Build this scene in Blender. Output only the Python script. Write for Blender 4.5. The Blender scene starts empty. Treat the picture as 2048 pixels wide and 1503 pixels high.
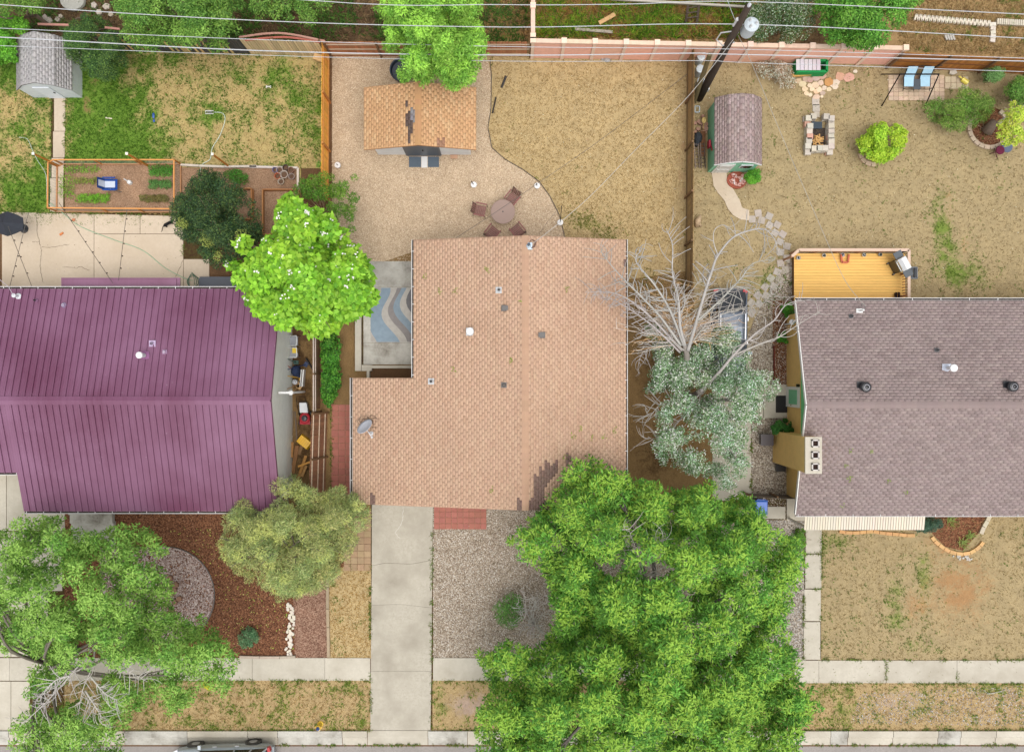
import bpy, math, random
import numpy as np
from mathutils import Vector, Matrix
from mathutils.geometry import delaunay_2d_cdt
random.seed(7); rng = np.random.default_rng(7)
sc = bpy.context.scene
COL = sc.collection
R = math.radians
# ---------------------------------------------------------------- camera: a drone looking straight down from 44 m
CAMH, PPM = 44.0, 40.0            # 40 photo pixels to a metre on the ground
cd = bpy.data.cameras.new('camera'); cam = bpy.data.objects.new('camera', cd); COL.objects.link(cam)
cam.location = (0, 0, CAMH); cam.rotation_euler = (0, 0, 0)
cd.sensor_width = 36; cd.lens = 36 * PPM * CAMH / 2048; cd.clip_start = .5; cd.clip_end = 2000
sc.camera = cam
# ---------------------------------------------------------------- overcast daylight
w = bpy.data.worlds.new('World'); sc.world = w; w.use_nodes = True
nt = w.node_tree; nt.nodes.clear()
sky = nt.nodes.new('ShaderNodeTexSky'); sky.sky_type = 'NISHITA'; sky.sun_disc = False
sky.sun_elevation = R(76); sky.sun_rotation = R(150); sky.air_density = 1.0; sky.dust_density = 3.0; sky.ozone_density = 1.0
hs = nt.nodes.new('ShaderNodeHueSaturation'); hs.inputs['Saturation'].default_value = .16   # a grey cloud deck
bg = nt.nodes.new('ShaderNodeBackground'); bg.inputs['Strength'].default_value = .15
wo = nt.nodes.new('ShaderNodeOutputWorld')
nt.links.new(sky.outputs[0], hs.inputs['Color']); nt.links.new(hs.outputs[0], bg.inputs['Color']); nt.links.new(bg.outputs[0], wo.inputs[0])
sl = bpy.data.lights.new('sun', 'SUN'); sl.energy = 1.1; sl.angle = R(50); sl.color = (1, .955, .89)
so = bpy.data.objects.new('sun', sl); COL.objects.link(so)
so.rotation_euler = (R(90 - 76), 0, R(180 - 150 + 0))
sc.view_settings.view_transform = 'Standard'; sc.view_settings.look = 'None'; sc.view_settings.gamma = 1
sc.view_settings.exposure = 0.62
# ---------------------------------------------------------------- helpers
Z = Vector((0, 0, 1))
def P(px, py, h=0.0):
    """photo pixel of a point at height h (m) -> world position"""
    r = (CAMH - h) / CAMH / PPM
    return Vector(((px - 1024) * r, (751 - py) * r, h))
def lin(c):
    c /= 255
    return c / 12.92 if c <= .04045 else ((c + .055) / 1.055) ** 2.4
KEXP = 1.30
def C(r, g, b, k=1.0):
    """albedo of a surface that looks (r,g,b) when it faces the open sky"""
    return tuple(min(.86, lin(x) * k / KEXP) for x in (r, g, b))
def vary(c, a=.1, hue=.03):
    k = 1 + random.uniform(-a, a)
    return tuple(max(.003, x * k * (1 + random.uniform(-hue, hue))) for x in c)
def tag(o, label=None, cat=None, group=None, kind=None):
    if label: o['label'] = label
    if cat: o['category'] = cat
    if group: o['group'] = group
    if kind: o['kind'] = kind
    return o
def thing(name, label, cat, loc=(0, 0, 0), group=None, rz=0):
    o = bpy.data.objects.new(name, None); COL.objects.link(o)
    o.location = loc; o.rotation_euler = (0, 0, rz); o.empty_display_size = .2
    return tag(o, label, cat, group)
def base_of(o):
    v = Vector((0, 0, 0))
    while o is not None:
        v = v + o.location; o = o.parent
    return v
def link(name, me, m, parent=None, col=None, loc=None, rz=0):
    o = bpy.data.objects.new(name, me); COL.objects.link(o)
    if m is not None and not me.materials: me.materials.append(MAT(m))
    if parent is not None: o.parent = parent
    if loc is not None:
        o.location = Vector(loc) - (base_of(parent) if parent else Vector((0, 0, 0)))
    if rz: o.rotation_euler = (0, 0, rz)
    if col is not None: o.color = (*col, 1)
    return o
def fastmesh(name, V, F, colr=None, smooth=False):
    me = bpy.data.meshes.new(name)
    V = np.asarray(V, np.float32); F = np.asarray(F, np.int32); k = F.shape[1]
    me.vertices.add(len(V)); me.vertices.foreach_set('co', V.ravel())
    me.loops.add(F.size); me.loops.foreach_set('vertex_index', F.ravel())
    me.polygons.add(len(F)); me.polygons.foreach_set('loop_start', np.arange(0, F.size, k, dtype=np.int32))
    me.polygons.foreach_set('loop_total', np.full(len(F), k, np.int32))
    if smooth: me.polygons.foreach_set('use_smooth', np.ones(len(F), bool))
    me.update(calc_edges=True)
    if colr is not None:
        a = me.attributes.new('Col', 'FLOAT_COLOR', 'POINT')
        c = np.ones((len(V), 4), np.float32); c[:, :3] = colr; a.data.foreach_set('color', c.ravel())
    return me
class MB:
    """collects shapes in world space and links them as one mesh"""
    def __init__(s): s.v, s.f, s.c = [], [], []
    def add(s, vs, fs, col=None):
        n = len(s.v); s.v += [tuple(v) for v in vs]; s.f += [tuple(i + n for i in f) for f in fs]
        s.c += [col or (1, 1, 1)] * len(vs); return s
    def box(s, c, size, rz=0, M=None, col=None):
        x, y, z = (k / 2 for k in size); c = Vector(c)
        vs = [Vector((a * x, b * y, d * z)) for a in (-1, 1) for b in (-1, 1) for d in (-1, 1)]
        if M is None: M = Matrix.Rotation(rz, 3, 'Z')
        return s.add([M @ v + c for v in vs], [(0, 1, 3, 2), (4, 6, 7, 5), (0, 4, 5, 1), (2, 3, 7, 6), (0, 2, 6, 4), (1, 5, 7, 3)], col)
    def bar(s, p, q, w, h, col=None, up=Z):
        p, q = Vector(p), Vector(q); d = (q - p); L = d.length; d.normalize()
        x = d.cross(up)
        if x.length < 1e-4: x = d.cross(Vector((0, 1, 0)))
        x.normalize(); u = x.cross(d)
        M = Matrix((d, x, u)).transposed()
        return s.box((p + q) / 2, (L, w, h), M=M, col=col)
    def tube(s, pts, r, n=6, col=None, cap=True):
        pts = [Vector(p) for p in pts]; m = len(pts)
        rs = [r] * m if not hasattr(r, '__len__') else list(r)
        vs, fs = [], []; prev = None
        for i, p in enumerate(pts):
            t = (pts[min(i + 1, m - 1)] - pts[max(i - 1, 0)])
            if t.length < 1e-7: t = Vector((0, 0, 1))
            t.normalize()
            if prev is None:
                a = t.cross(Z if abs(t.z) < .9 else Vector((1, 0, 0))); a.normalize()
            else:
                a = prev - t * prev.dot(t)
                if a.length < 1e-5: a = t.orthogonal()
                a.normalize()
            prev = a; b = t.cross(a)
            for k in range(n):
                th = 2 * math.pi * k / n
                vs.append(p + (a * math.cos(th) + b * math.sin(th)) * rs[i])
        for i in range(m - 1):
            for k in range(n):
                k2 = (k + 1) % n
                fs.append((i * n + k, i * n + k2, (i + 1) * n + k2, (i + 1) * n + k))
        if cap: fs += [tuple(range(n))[::-1], tuple((m - 1) * n + k for k in range(n))]
        return s.add(vs, fs, col)
    def lathe(s, c, prof, n=16, col=None, M=None, sx=1, sy=1):
        c = Vector(c); vs, fs = [], []; m = len(prof)
        for r, z in prof:
            for k in range(n):
                th = 2 * math.pi * k / n
                v = Vector((r * sx * math.cos(th), r * sy * math.sin(th), z))
                vs.append((M @ v if M else v) + c)
        for i in range(m - 1):
            for k in range(n):
                k2 = (k + 1) % n
                fs.append((i * n + k, i * n + k2, (i + 1) * n + k2, (i + 1) * n + k))
        fs += [tuple(range(n))[::-1], tuple((m - 1) * n + k for k in range(n))]
        return s.add(vs, fs, col)
    def prism(s, poly, z0, z1, col=None):
        a = sum(poly[i][0] * poly[(i + 1) % len(poly)][1] - poly[(i + 1) % len(poly)][0] * poly[i][1] for i in range(len(poly)))
        if a < 0: poly = poly[::-1]
        n = len(poly)
        vs = [(p[0], p[1], z0) for p in poly] + [(p[0], p[1], z1) for p in poly]
        fs = [tuple(range(n))[::-1], tuple(range(n, 2 * n))] + [(i, (i + 1) % n, n + (i + 1) % n, n + i) for i in range(n)]
        return s.add(vs, fs, col)
    def ball(s, c, r, n=10, m=6, col=None, M=None):
        rx, ry, rz = r if hasattr(r, '__len__') else (r, r, r)
        prof = [(math.sin(math.pi * i / m), -math.cos(math.pi * i / m)) for i in range(m + 1)]
        prof[0] = (.02, -1); prof[-1] = (.02, 1)
        D = Matrix.Diagonal((rx, ry, rz)); return s.lathe(c, prof, n, col, M=(M @ D if M else D))
    def face(s, pts, col=None): return s.add(pts, [tuple(range(len(pts)))], col)
    def build(s, name, m, parent=None, col=None, smooth=False, attr=False):
        b = base_of(parent) if parent else Vector((0, 0, 0))
        me = bpy.data.meshes.new(name)
        me.from_pydata([(v[0] - b.x, v[1] - b.y, v[2] - b.z) for v in s.v], [], s.f)
        if smooth: me.polygons.foreach_set('use_smooth', [True] * len(me.polygons))
        if attr:
            a = me.attributes.new('Col', 'FLOAT_COLOR', 'POINT')
            a.data.foreach_set('color', [k for c in s.c for k in (*c, 1)])
        me.update()
        return link(name, me, m, parent, col)
def arc(p, q, sag, n=12):
    p, q = Vector(p), Vector(q)
    return [p.lerp(q, t) - Z * sag * 4 * t * (1 - t) for t in (i / n for i in range(n + 1))]
def spline(pts, k=6):
    """Catmull-Rom through points"""
    pts = [Vector(p) for p in pts]; out = []
    for i in range(len(pts) - 1):
        p0, p1, p2, p3 = pts[max(i - 1, 0)], pts[i], pts[i + 1], pts[min(i + 2, len(pts) - 1)]
        for j in range(k):
            t = j / k
            out.append(.5 * ((2 * p1) + (p2 - p0) * t + (2 * p0 - 5 * p1 + 4 * p2 - p3) * t * t + (3 * p1 - p0 - 3 * p2 + p3) * t ** 3))
    return out + [pts[-1]]
# ---------------------------------------------------------------- materials
_M = {}
def MAT(key):
    if not isinstance(key, str): return key
    return _M[key]
class NT:
    def __init__(s, name):
        s.m = bpy.data.materials.new(name); s.m.use_nodes = True; s.t = s.m.node_tree; s.t.nodes.clear()
        s.out = s.n('ShaderNodeOutputMaterial'); _M[name] = s.m
    def n(s, ty, **kw):
        nd = s.t.nodes.new(ty)
        for k, v in kw.items():
            if k.startswith('_'): setattr(nd, k[1:], v)
            else: nd.inputs[k.replace('__', ' ')].default_value = v
        return nd
    def l(s, a, b): s.t.links.new(a, b)
    def noise(s, vec, scale, detail=4, rough=.55):
        nd = s.n('ShaderNodeTexNoise', Scale=scale, Detail=detail, Roughness=rough); s.l(vec, nd.inputs['Vector']); return nd.outputs[0]
    def ramp(s, fac, stops):
        nd = s.n('ShaderNodeValToRGB'); e = nd.color_ramp.elements
        while len(e) < len(stops): e.new(.5)
        for el, (p, c) in zip(e, stops): el.position = p; el.color = (*c, 1)
        s.l(fac, nd.inputs[0]); return nd.outputs[0]
    def math(s, op, a, b=0.0, clamp=False):
        nd = s.n('ShaderNodeMath', _operation=op, _use_clamp=clamp)
        for i, x in enumerate((a, b)):
            if isinstance(x, (int, float)): nd.inputs[i].default_value = x
            else: s.l(x, nd.inputs[i])
        return nd.outputs[0]
    def mix(s, fac, a, b, mode='MIX'):
        nd = s.n('ShaderNodeMix', _data_type='RGBA', _blend_type=mode)
        for sock, x in ((nd.inputs[0], fac), (nd.inputs[6], a), (nd.inputs[7], b)):
            if isinstance(x, (int, float)): sock.default_value = x
            elif isinstance(x, tuple): sock.default_value = (*x, 1)
            else: s.l(x, sock)
        return nd.outputs[2]
    def coord(s, which='Object'): return s.n('ShaderNodeTexCoord').outputs[which]
    def pbsdf(s, col, rough=.8, metal=0, bump=None, bs=.3, bd=.01, spec=.3):
        p = s.n('ShaderNodeBsdfPrincipled', Roughness=rough, Metallic=metal); p.inputs['Specular IOR Level'].default_value = spec
        if isinstance(col, tuple): p.inputs['Base Color'].default_value = (*col, 1)
        else: s.l(col, p.inputs['Base Color'])
        if bump is not None:
            b = s.n('ShaderNodeBump', Strength=bs, Distance=bd); s.l(bump, b.inputs['Height']); s.l(b.outputs[0], p.inputs['Normal'])
        s.l(p.outputs[0], s.out.inputs[0]); return p
def piece_mat(name, src='obj', rough=.8, var=.35, scale=6, fine=60, stretch=(1, 1, 1), metal=0, bs=.3, spec=.3):
    """generic: colour from the object (obj) or its Col attribute (attr), broken up by noise"""
    t = NT(name); v = t.coord(); oi = t.n('ShaderNodeObjectInfo')
    mp = t.n('ShaderNodeMapping'); mp.inputs['Scale'].default_value = stretch; t.l(v, mp.inputs['Vector'])
    ad = t.n('ShaderNodeVectorMath', _operation='ADD'); t.l(mp.outputs[0], ad.inputs[0])
    sx = t.math('MULTIPLY', oi.outputs['Random'], 57.0)
    cx = t.n('ShaderNodeCombineXYZ'); t.l(sx, cx.inputs[0]); t.l(sx, cx.inputs[1]); t.l(cx.outputs[0], ad.inputs[1])
    n1 = t.noise(ad.outputs[0], scale, 4); n2 = t.noise(ad.outputs[0], fine, 3)
    k = t.math('ADD', t.math('MULTIPLY', n1, var), t.math('MULTIPLY', n2, var * .6))
    k = t.math('ADD', k, 1 - var * .8)
    base = oi.outputs['Color'] if src == 'obj' else t.n('ShaderNodeAttribute', _attribute_name='Col').outputs[0]
    cc = t.n('ShaderNodeCombineColor'); [t.l(k, cc.inputs[i]) for i in range(3)]
    col = t.mix(1.0, base, cc.outputs[0], 'MULTIPLY')
    t.pbsdf(col, rough, metal, n2, bs, .006, spec)
piece_mat('stone', rough=.9, var=.4, scale=5, fine=40)
piece_mat('wood', rough=.75, var=.5, scale=3, fine=14, stretch=(3, 3, .6))
piece_mat('plank', rough=.7, var=.35, scale=2.5, fine=12, stretch=(.6, 4, 3))
piece_mat('shingle', rough=.92, var=.1, scale=9, fine=90)
piece_mat('shingle_attr', 'attr', rough=.92, var=.22, scale=.45, fine=70)
piece_mat('attr', 'attr', rough=.85, var=.3, scale=4, fine=40)
piece_mat('plastic', rough=.35, var=.12, scale=4, fine=40, bs=.02, spec=.5)
piece_mat('paint', rough=.5, var=.12, scale=2, fine=30, bs=.05, spec=.4)
piece_mat('metal', rough=.35, var=.15, scale=5, fine=50, metal=.85, bs=.05)
piece_mat('fabric', rough=.95, var=.25, scale=6, fine=120)
piece_mat('bark', rough=.9, var=.6, scale=3, fine=22, bs=.6)
piece_mat('carpaint', rough=.22, var=.06, scale=1, fine=30, bs=0, spec=.6, metal=.35)
def leaf_mat():
    t = NT('leaf'); a = t.n('ShaderNodeAttribute', _attribute_name='Col').outputs[0]
    d = t.n('ShaderNodeBsdfPrincipled', Roughness=.55); d.inputs['Specular IOR Level'].default_value = .25; t.l(a, d.inputs['Base Color'])
    tr = t.n('ShaderNodeBsdfTranslucent'); t.l(t.mix(1.0, a, (1.0, .97, .8), 'MULTIPLY'), tr.inputs['Color'])
    mx = t.n('ShaderNodeMixShader'); mx.inputs[0].default_value = .27
    t.l(d.outputs[0], mx.inputs[1]); t.l(tr.outputs[0], mx.inputs[2]); t.l(mx.outputs[0], t.out.inputs[0])
leaf_mat()
def glass_mat(name, col, rough=.06):
    t = NT(name); t.pbsdf(col, rough, 0, spec=.8)
glass_mat('glass', (.012, .015, .018))
def ground_mat(name, dry0, dry1, g0, g1, soil0, soil1, fine=48):
    """lawn: dry / green / bare soil mixed by the painted mask (R green, G soil) and noise"""
    t = NT(name); v = t.coord(); at = t.n('ShaderNodeAttribute', _attribute_name='Col')
    sp = t.n('ShaderNodeSeparateColor'); t.l(at.outputs[0], sp.inputs[0])
    n1 = t.noise(v, 1.7, 5, .6); n2 = t.noise(v, fine, 5, .75); n3 = t.noise(v, 7, 6, .75)
    dry = t.ramp(n2, [(.33, dry0), (.66, dry1)]); gr = t.ramp(n2, [(.33, g0), (.66, g1)]); so_ = t.ramp(n2, [(.3, soil0), (.7, soil1)])
    big = t.ramp(n1, [(.3, (.86, .86, .86)), (.7, (1.1, 1.09, 1.06))])
    def fac(ch, s):
        x = t.math('ADD', ch, t.math('ADD', t.math('MULTIPLY', n3, 2.0), t.math('MULTIPLY', n2, .9)))
        return t.math('MULTIPLY', t.math('SUBTRACT', x, 1.95), s, True)
    col = t.mix(fac(sp.outputs[0], 1.5), dry, gr); col = t.mix(fac(sp.outputs[1], 1.6), col, so_)
    col = t.mix(1.0, col, big, 'MULTIPLY')
    t.pbsdf(col, .95, 0, n2, .7, .03, .1)
def granular_mat(name, stops, scale, fine=None, big=.12, bs=.6, bd=.02):
    """gravel, mulch, soil: voronoi grains with random colour"""
    t = NT(name); v = t.coord()
    vo = t.n('ShaderNodeTexVoronoi', Scale=scale); t.l(v, vo.inputs['Vector'])
    sp = t.n('ShaderNodeSeparateColor'); t.l(vo.outputs['Color'], sp.inputs[0])
    c = t.ramp(sp.outputs[0], stops)
    n = t.noise(v, 1.3, 5, .6); m = t.ramp(n, [(.3, (1 - big,) * 3), (.7, (1 + big * .7,) * 3)])
    t.pbsdf(t.mix(1.0, c, m, 'MULTIPLY'), .95, 0, vo.outputs['Distance'], bs, bd, .15)
def concrete_mat(name, c0, c1, stain, amount=.5, crack=0):
    t = NT(name); v = t.coord(); oi = t.n('ShaderNodeObjectInfo')
    n1 = t.noise(v, .55, 6, .62); n2 = t.noise(v, 9, 5, .7); n3 = t.noise(v, 60, 3, .6)
    c = t.ramp(n2, [(.3, c0), (.7, c1)])
    st = t.math('MULTIPLY', t.math('SUBTRACT', t.math('ADD', n1, t.math('MULTIPLY', n2, .35)), .62), amount * 5, True)
    c = t.mix(st, c, stain)
    if crack:
        dn = t.n('ShaderNodeTexNoise', Scale=1.2, Detail=4.0); t.l(v, dn.inputs['Vector'])
        mv = t.n('ShaderNodeVectorMath', _operation='MULTIPLY_ADD'); t.l(dn.outputs['Color'], mv.inputs[0]); mv.inputs[1].default_value = (.8, .8, .8); t.l(v, mv.inputs[2])
        vo = t.n('ShaderNodeTexVoronoi', Scale=crack, _feature='DISTANCE_TO_EDGE'); t.l(mv.outputs[0], vo.inputs['Vector'])
        ck = t.math('LESS_THAN', vo.outputs['Distance'], .0045); nk = t.noise(v, .35, 2)
        ck = t.math('MULTIPLY', ck, t.math('GREATER_THAN', nk, .52)); c = t.mix(t.math('MULTIPLY', ck, .75), c, tuple(x * .3 for x in stain))
    rn = t.math('ADD', t.math('MULTIPLY', oi.outputs['Random'], .12), .94)
    g = t.math('MULTIPLY', rn, t.math('ADD', t.math('MULTIPLY', n3, .24), .88))
    cc = t.n('ShaderNodeCombineColor'); [t.l(g, cc.inputs[i]) for i in range(3)]
    t.pbsdf(t.mix(1.0, c, cc.outputs[0], 'MULTIPLY'), .88, 0, n3, .25, .004, .25)
concrete_mat('concrete', C(196, 188, 172), C(214, 206, 190), C(168, 158, 140), .5)
concrete_mat('concrete_patio', C(206, 188, 166), C(220, 203, 180), C(190, 170, 144), .3)
concrete_mat('concrete_drive', C(184, 176, 160), C(208, 200, 184), C(156, 147, 132), .5)
concrete_mat('concrete_old', C(188, 184, 174), C(216, 212, 202), C(120, 112, 100), .8)
concrete_mat('asphalt', C(150, 143, 138), C(176, 168, 162), C(134, 127, 122), .4)
DRY0, DRY1 = C(166, 141, 98), C(219, 195, 149)
ground_mat('lawn_west', C(164, 142, 88), C(216, 194, 138), C(66, 104, 32), C(134, 168, 68), C(126, 94, 66), C(172, 136, 100))
ground_mat('lawn_dry', DRY0, DRY1, C(100, 112, 48), C(160, 160, 86), C(152, 118, 84), C(196, 162, 122))
ground_mat('lawn_east', C(144, 125, 90), C(202, 182, 142), C(80, 110, 40), C(150, 164, 84), C(150, 112, 74), C(200, 160, 116))
ground_mat('verge', C(152, 128, 90), C(212, 186, 140), C(84, 106, 40), C(154, 164, 82), C(168, 140, 122), C(206, 184, 166))
ground_mat('rear_ground', C(140, 112, 78), C(200, 168, 120), C(80, 110, 40), C(150, 160, 80), C(84, 66, 50), C(126, 100, 76))
ground_mat('soil', C(84, 62, 44), C(140, 108, 80), C(70, 92, 36), C(128, 140, 66), C(64, 46, 34), C(98, 72, 52))
ground_mat('side_soil', C(112, 88, 56), C(170, 138, 96), C(66, 80, 30), C(112, 116, 52), C(70, 52, 34), C(104, 78, 52))
granular_mat('pea_gravel', [(0, C(172, 146, 118)), (.5, C(204, 180, 150)), (1, C(228, 206, 178))], 34, big=.1)
granular_mat('rock_gravel', [(0, C(120, 104, 88)), (.45, C(172, 156, 138)), (.8, C(200, 186, 168)), (1, C(228, 220, 208))], 24, big=.08)
granular_mat('pebble_grey', [(0, C(100, 88, 76)), (.5, C(156, 142, 126)), (1, C(206, 196, 182))], 20)
granular_mat('rose_gravel', [(0, C(120, 96, 88)), (.5, C(178, 154, 146)), (1, C(216, 200, 192))], 18)
granular_mat('mulch', [(0, C(78, 48, 34)), (.5, C(122, 80, 58)), (1, C(160, 114, 84))], 22, big=.2)
granular_mat('garden_soil', [(0, C(138, 106, 82)), (.6, C(172, 138, 110)), (1, C(190, 158, 130))], 40, big=.22)
granular_mat('red_mulch', [(0, C(104, 72, 58)), (.5, C(148, 112, 94)), (1, C(182, 150, 128))], 24, big=.2)
def roof_metal():
    t = NT('purple_metal'); v = t.coord(); oi = t.n('ShaderNodeObjectInfo')
    mp = t.n('ShaderNodeMapping'); mp.inputs['Scale'].default_value = (7, .35, 1); t.l(t.n('ShaderNodeNewGeometry').outputs['Position'], mp.inputs['Vector'])
    n = t.noise(t.n('ShaderNodeNewGeometry').outputs['Position'], .22, 4); n2 = t.noise(v, 12, 3); n3 = t.noise(mp.outputs[0], 1.2, 5, .7)
    c = t.ramp(t.math('ADD', t.math('MULTIPLY', n, .8), t.math('MULTIPLY', n3, .2)), [(.34, C(110, 54, 84)), (.66, C(148, 102, 132))])
    c = t.mix(t.math('MULTIPLY', t.math('GREATER_THAN', t.noise(t.n('ShaderNodeNewGeometry').outputs['Position'], 9, 2), .74), .35), c, C(196, 176, 190))
    p = t.pbsdf(c, .4, .1, n2, .05, .004, .6)
    rr = t.n('ShaderNodeMapRange'); t.l(n2, rr.inputs[0]); rr.inputs[3].default_value = .34; rr.inputs[4].default_value = .52; t.l(rr.outputs[0], p.inputs['Roughness'])
roof_metal()
def siding(name, c, period=.2):
    t = NT(name); v = t.coord(); sp = t.n('ShaderNodeSeparateXYZ'); t.l(v, sp.inputs[0])
    f = t.math('FRACT', t.math('DIVIDE', sp.outputs[2], period)); n = t.noise(v, 3, 4)
    k = t.math('ADD', t.math('MULTIPLY', n, .25), .87); cc = t.n('ShaderNodeCombineColor'); [t.l(k, cc.inputs[i]) for i in range(3)]
    t.pbsdf(t.mix(1.0, c, cc.outputs[0], 'MULTIPLY'), .7, 0, f, .8, .02)
siding('siding_grey', (.74, .76, .70)); siding('siding_tan', C(226, 188, 118, 1.3)); siding('siding_white', (.78, .82, .86), .16)
siding('siding_green', C(116, 206, 140, 1.3), .16); siding('siding_mint', C(134, 200, 168, 1.3), .25); siding('siding_brown', C(176, 150, 124))
# ================================================================ the ground
def inside(poly, X, Y):
    X = np.asarray(X, float); Y = np.asarray(Y, float); r = np.zeros(X.shape, bool); n = len(poly)
    for i in range(n):
        x0, y0 = poly[i][:2]; x1, y1 = poly[(i + 1) % n][:2]
        c = ((y0 > Y) != (y1 > Y)) & (X < (x1 - x0) * (Y - y0) / ((y1 - y0) if y1 != y0 else 1e-9) + x0)
        r ^= c
    return r
_g = np.random.default_rng(3).random((64, 64))
def vnoise(x, y):
    xi = np.floor(x).astype(int); yi = np.floor(y).astype(int); fx = x - xi; fy = y - yi
    fx = fx * fx * (3 - 2 * fx); fy = fy * fy * (3 - 2 * fy)
    g = lambda a, b: _g[a % 64, b % 64]
    return (g(xi, yi) * (1 - fx) + g(xi + 1, yi) * fx) * (1 - fy) + (g(xi, yi + 1) * (1 - fx) + g(xi + 1, yi + 1) * fx) * fy
def fbm(x, y, s=1.0):
    return sum(vnoise(x * s * 2 ** k + 11 * k, y * s * 2 ** k + 5 * k) / 2 ** k for k in range(4)) / 1.875
def blobs(px, py, lst):
    m = np.zeros(np.shape(px))
    for b in lst:
        x, y, rx, ry, v = b[:5]
        d = ((px - x) / rx) ** 2 + ((py - y) / ry) ** 2
        m += v * np.exp(-d * 1.2)
    return m * (.25 + 1.5 * fbm(np.asarray(px, float) + 300, np.asarray(py, float) + 300, .09))
def W(poly, h=0): return [tuple(P(x, y, h)[:2]) for x, y in poly]
def sheet(name, poly, z, mat, paint=None, step=.25, jag=0.0):
    """a ground sheet from a pixel outline; paint(px,py)->(green,soil) masks the lawn"""
    pts = []
    n = len(poly)
    for i in range(n):
        a, b = Vector(poly[i]), Vector(poly[(i + 1) % n]); k = max(1, int((b - a).length / (step * 40))) if (paint or jag) else 1
        for j in range(k):
            p = a.lerp(b, j / k); pts.append((p.x + random.uniform(-jag, jag), p.y + random.uniform(-jag, jag)))
    w_ = [Vector(q) for q in W(pts)]
    edges = [(i, (i + 1) % len(w_)) for i in range(len(w_))]
    if paint:
        xs = [p.x for p in w_]; ys = [p.y for p in w_]
        gx, gy = np.meshgrid(np.arange(min(xs), max(xs), step), np.arange(min(ys), max(ys), step))
        gx = gx.ravel() + rng.uniform(-.06, .06, gx.size); gy = gy.ravel() + rng.uniform(-.06, .06, gy.size)
        ok = inside([(p.x, p.y) for p in w_], gx, gy)
        w_ += [Vector((a, b)) for a, b in zip(gx[ok], gy[ok])]
    vs, _, fs, *_r = delaunay_2d_cdt(w_, edges, [], 1, 1e-5)
    V = np.array([(v.x, v.y, z) for v in vs]); me = bpy.data.meshes.new(name)
    fs = [f if (vs[f[1]] - vs[f[0]]).cross(vs[f[2]] - vs[f[0]]) > 0 else f[::-1] for f in fs]
    me.from_pydata(V.tolist(), [], [list(f) for f in fs])
    if paint:
        px = V[:, 0] * 40 + 1024; py = 751 - V[:, 1] * 40
        g, s = paint(px, py); a = me.attributes.new('Col', 'FLOAT_COLOR', 'POINT')
        c = np.ones((len(V), 4), np.float32); c[:, 0] = np.clip(g, -1, 2); c[:, 1] = np.clip(s, -1, 2); c[:, 2] = 0
        a.data.foreach_set('color', c.ravel())
    me.update()
    return tag(link(name, me, mat), kind='structure')
def tufts(name, label, poly, n, paint, cg, cd, hgt=(.03, .09), wid=.012, thr=.5, seed=1, parent=None, avoid=None):
    """short blades of grass, one mesh of stuff"""
    r = np.random.default_rng(seed); xs = [p[0] for p in poly]; ys = [p[1] for p in poly]
    px = r.uniform(min(xs), max(xs), n * 3); py = r.uniform(min(ys), max(ys), n * 3)
    ok = inside(poly, px, py)
    for a in (avoid or []): ok &= ~inside(a, px, py)
    px, py = px[ok][:n], py[ok][:n]
    g, s = paint(px, py); green = (g + fbm(px, py, .06) * 1.3 + r.uniform(-.42, .42, len(px)) - .65) > thr
    soil = (s + r.uniform(-.5, .5, len(px))) > .55
    keep = ~soil & (green | (r.random(len(px)) < .6)); px, py, green = px[keep], py[keep], green[keep]; m = len(px)
    B = np.stack([(px - 1024) / 40, (751 - py) / 40, np.full(m, .012)], 1)
    B = np.repeat(B, 3, 0); G = np.repeat(green, 3); k = len(B)
    B[:, :2] += r.normal(0, .02, (k, 2)); th = r.uniform(0, 6.283, k); h = r.uniform(*hgt, k) * np.where(G, 1.2, .8); ln = r.uniform(.3, 1.5, k) * h
    d = np.stack([np.cos(th), np.sin(th), np.zeros(k)], 1); sd = np.stack([-np.sin(th), np.cos(th), np.zeros(k)], 1) * (wid * r.uniform(.7, 1.5, (k, 1)))
    T = B + d * ln[:, None]; T[:, 2] += h
    V = np.stack([B - sd, B + sd, T], 1).reshape(-1, 3); F = np.arange(3 * k).reshape(-1, 3)
    cg = np.array(cg); cd = np.array(cd)
    c = np.where(G[:, None], cg[r.integers(0, len(cg), k)], cd[r.integers(0, len(cd), k)]) * r.uniform(.75, 1.25, (k, 1))
    o = link(name, fastmesh(name, V, F, np.repeat(c, 3, 0)), 'leaf', parent)
    return tag(o, label, 'grass', kind='stuff')
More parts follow.
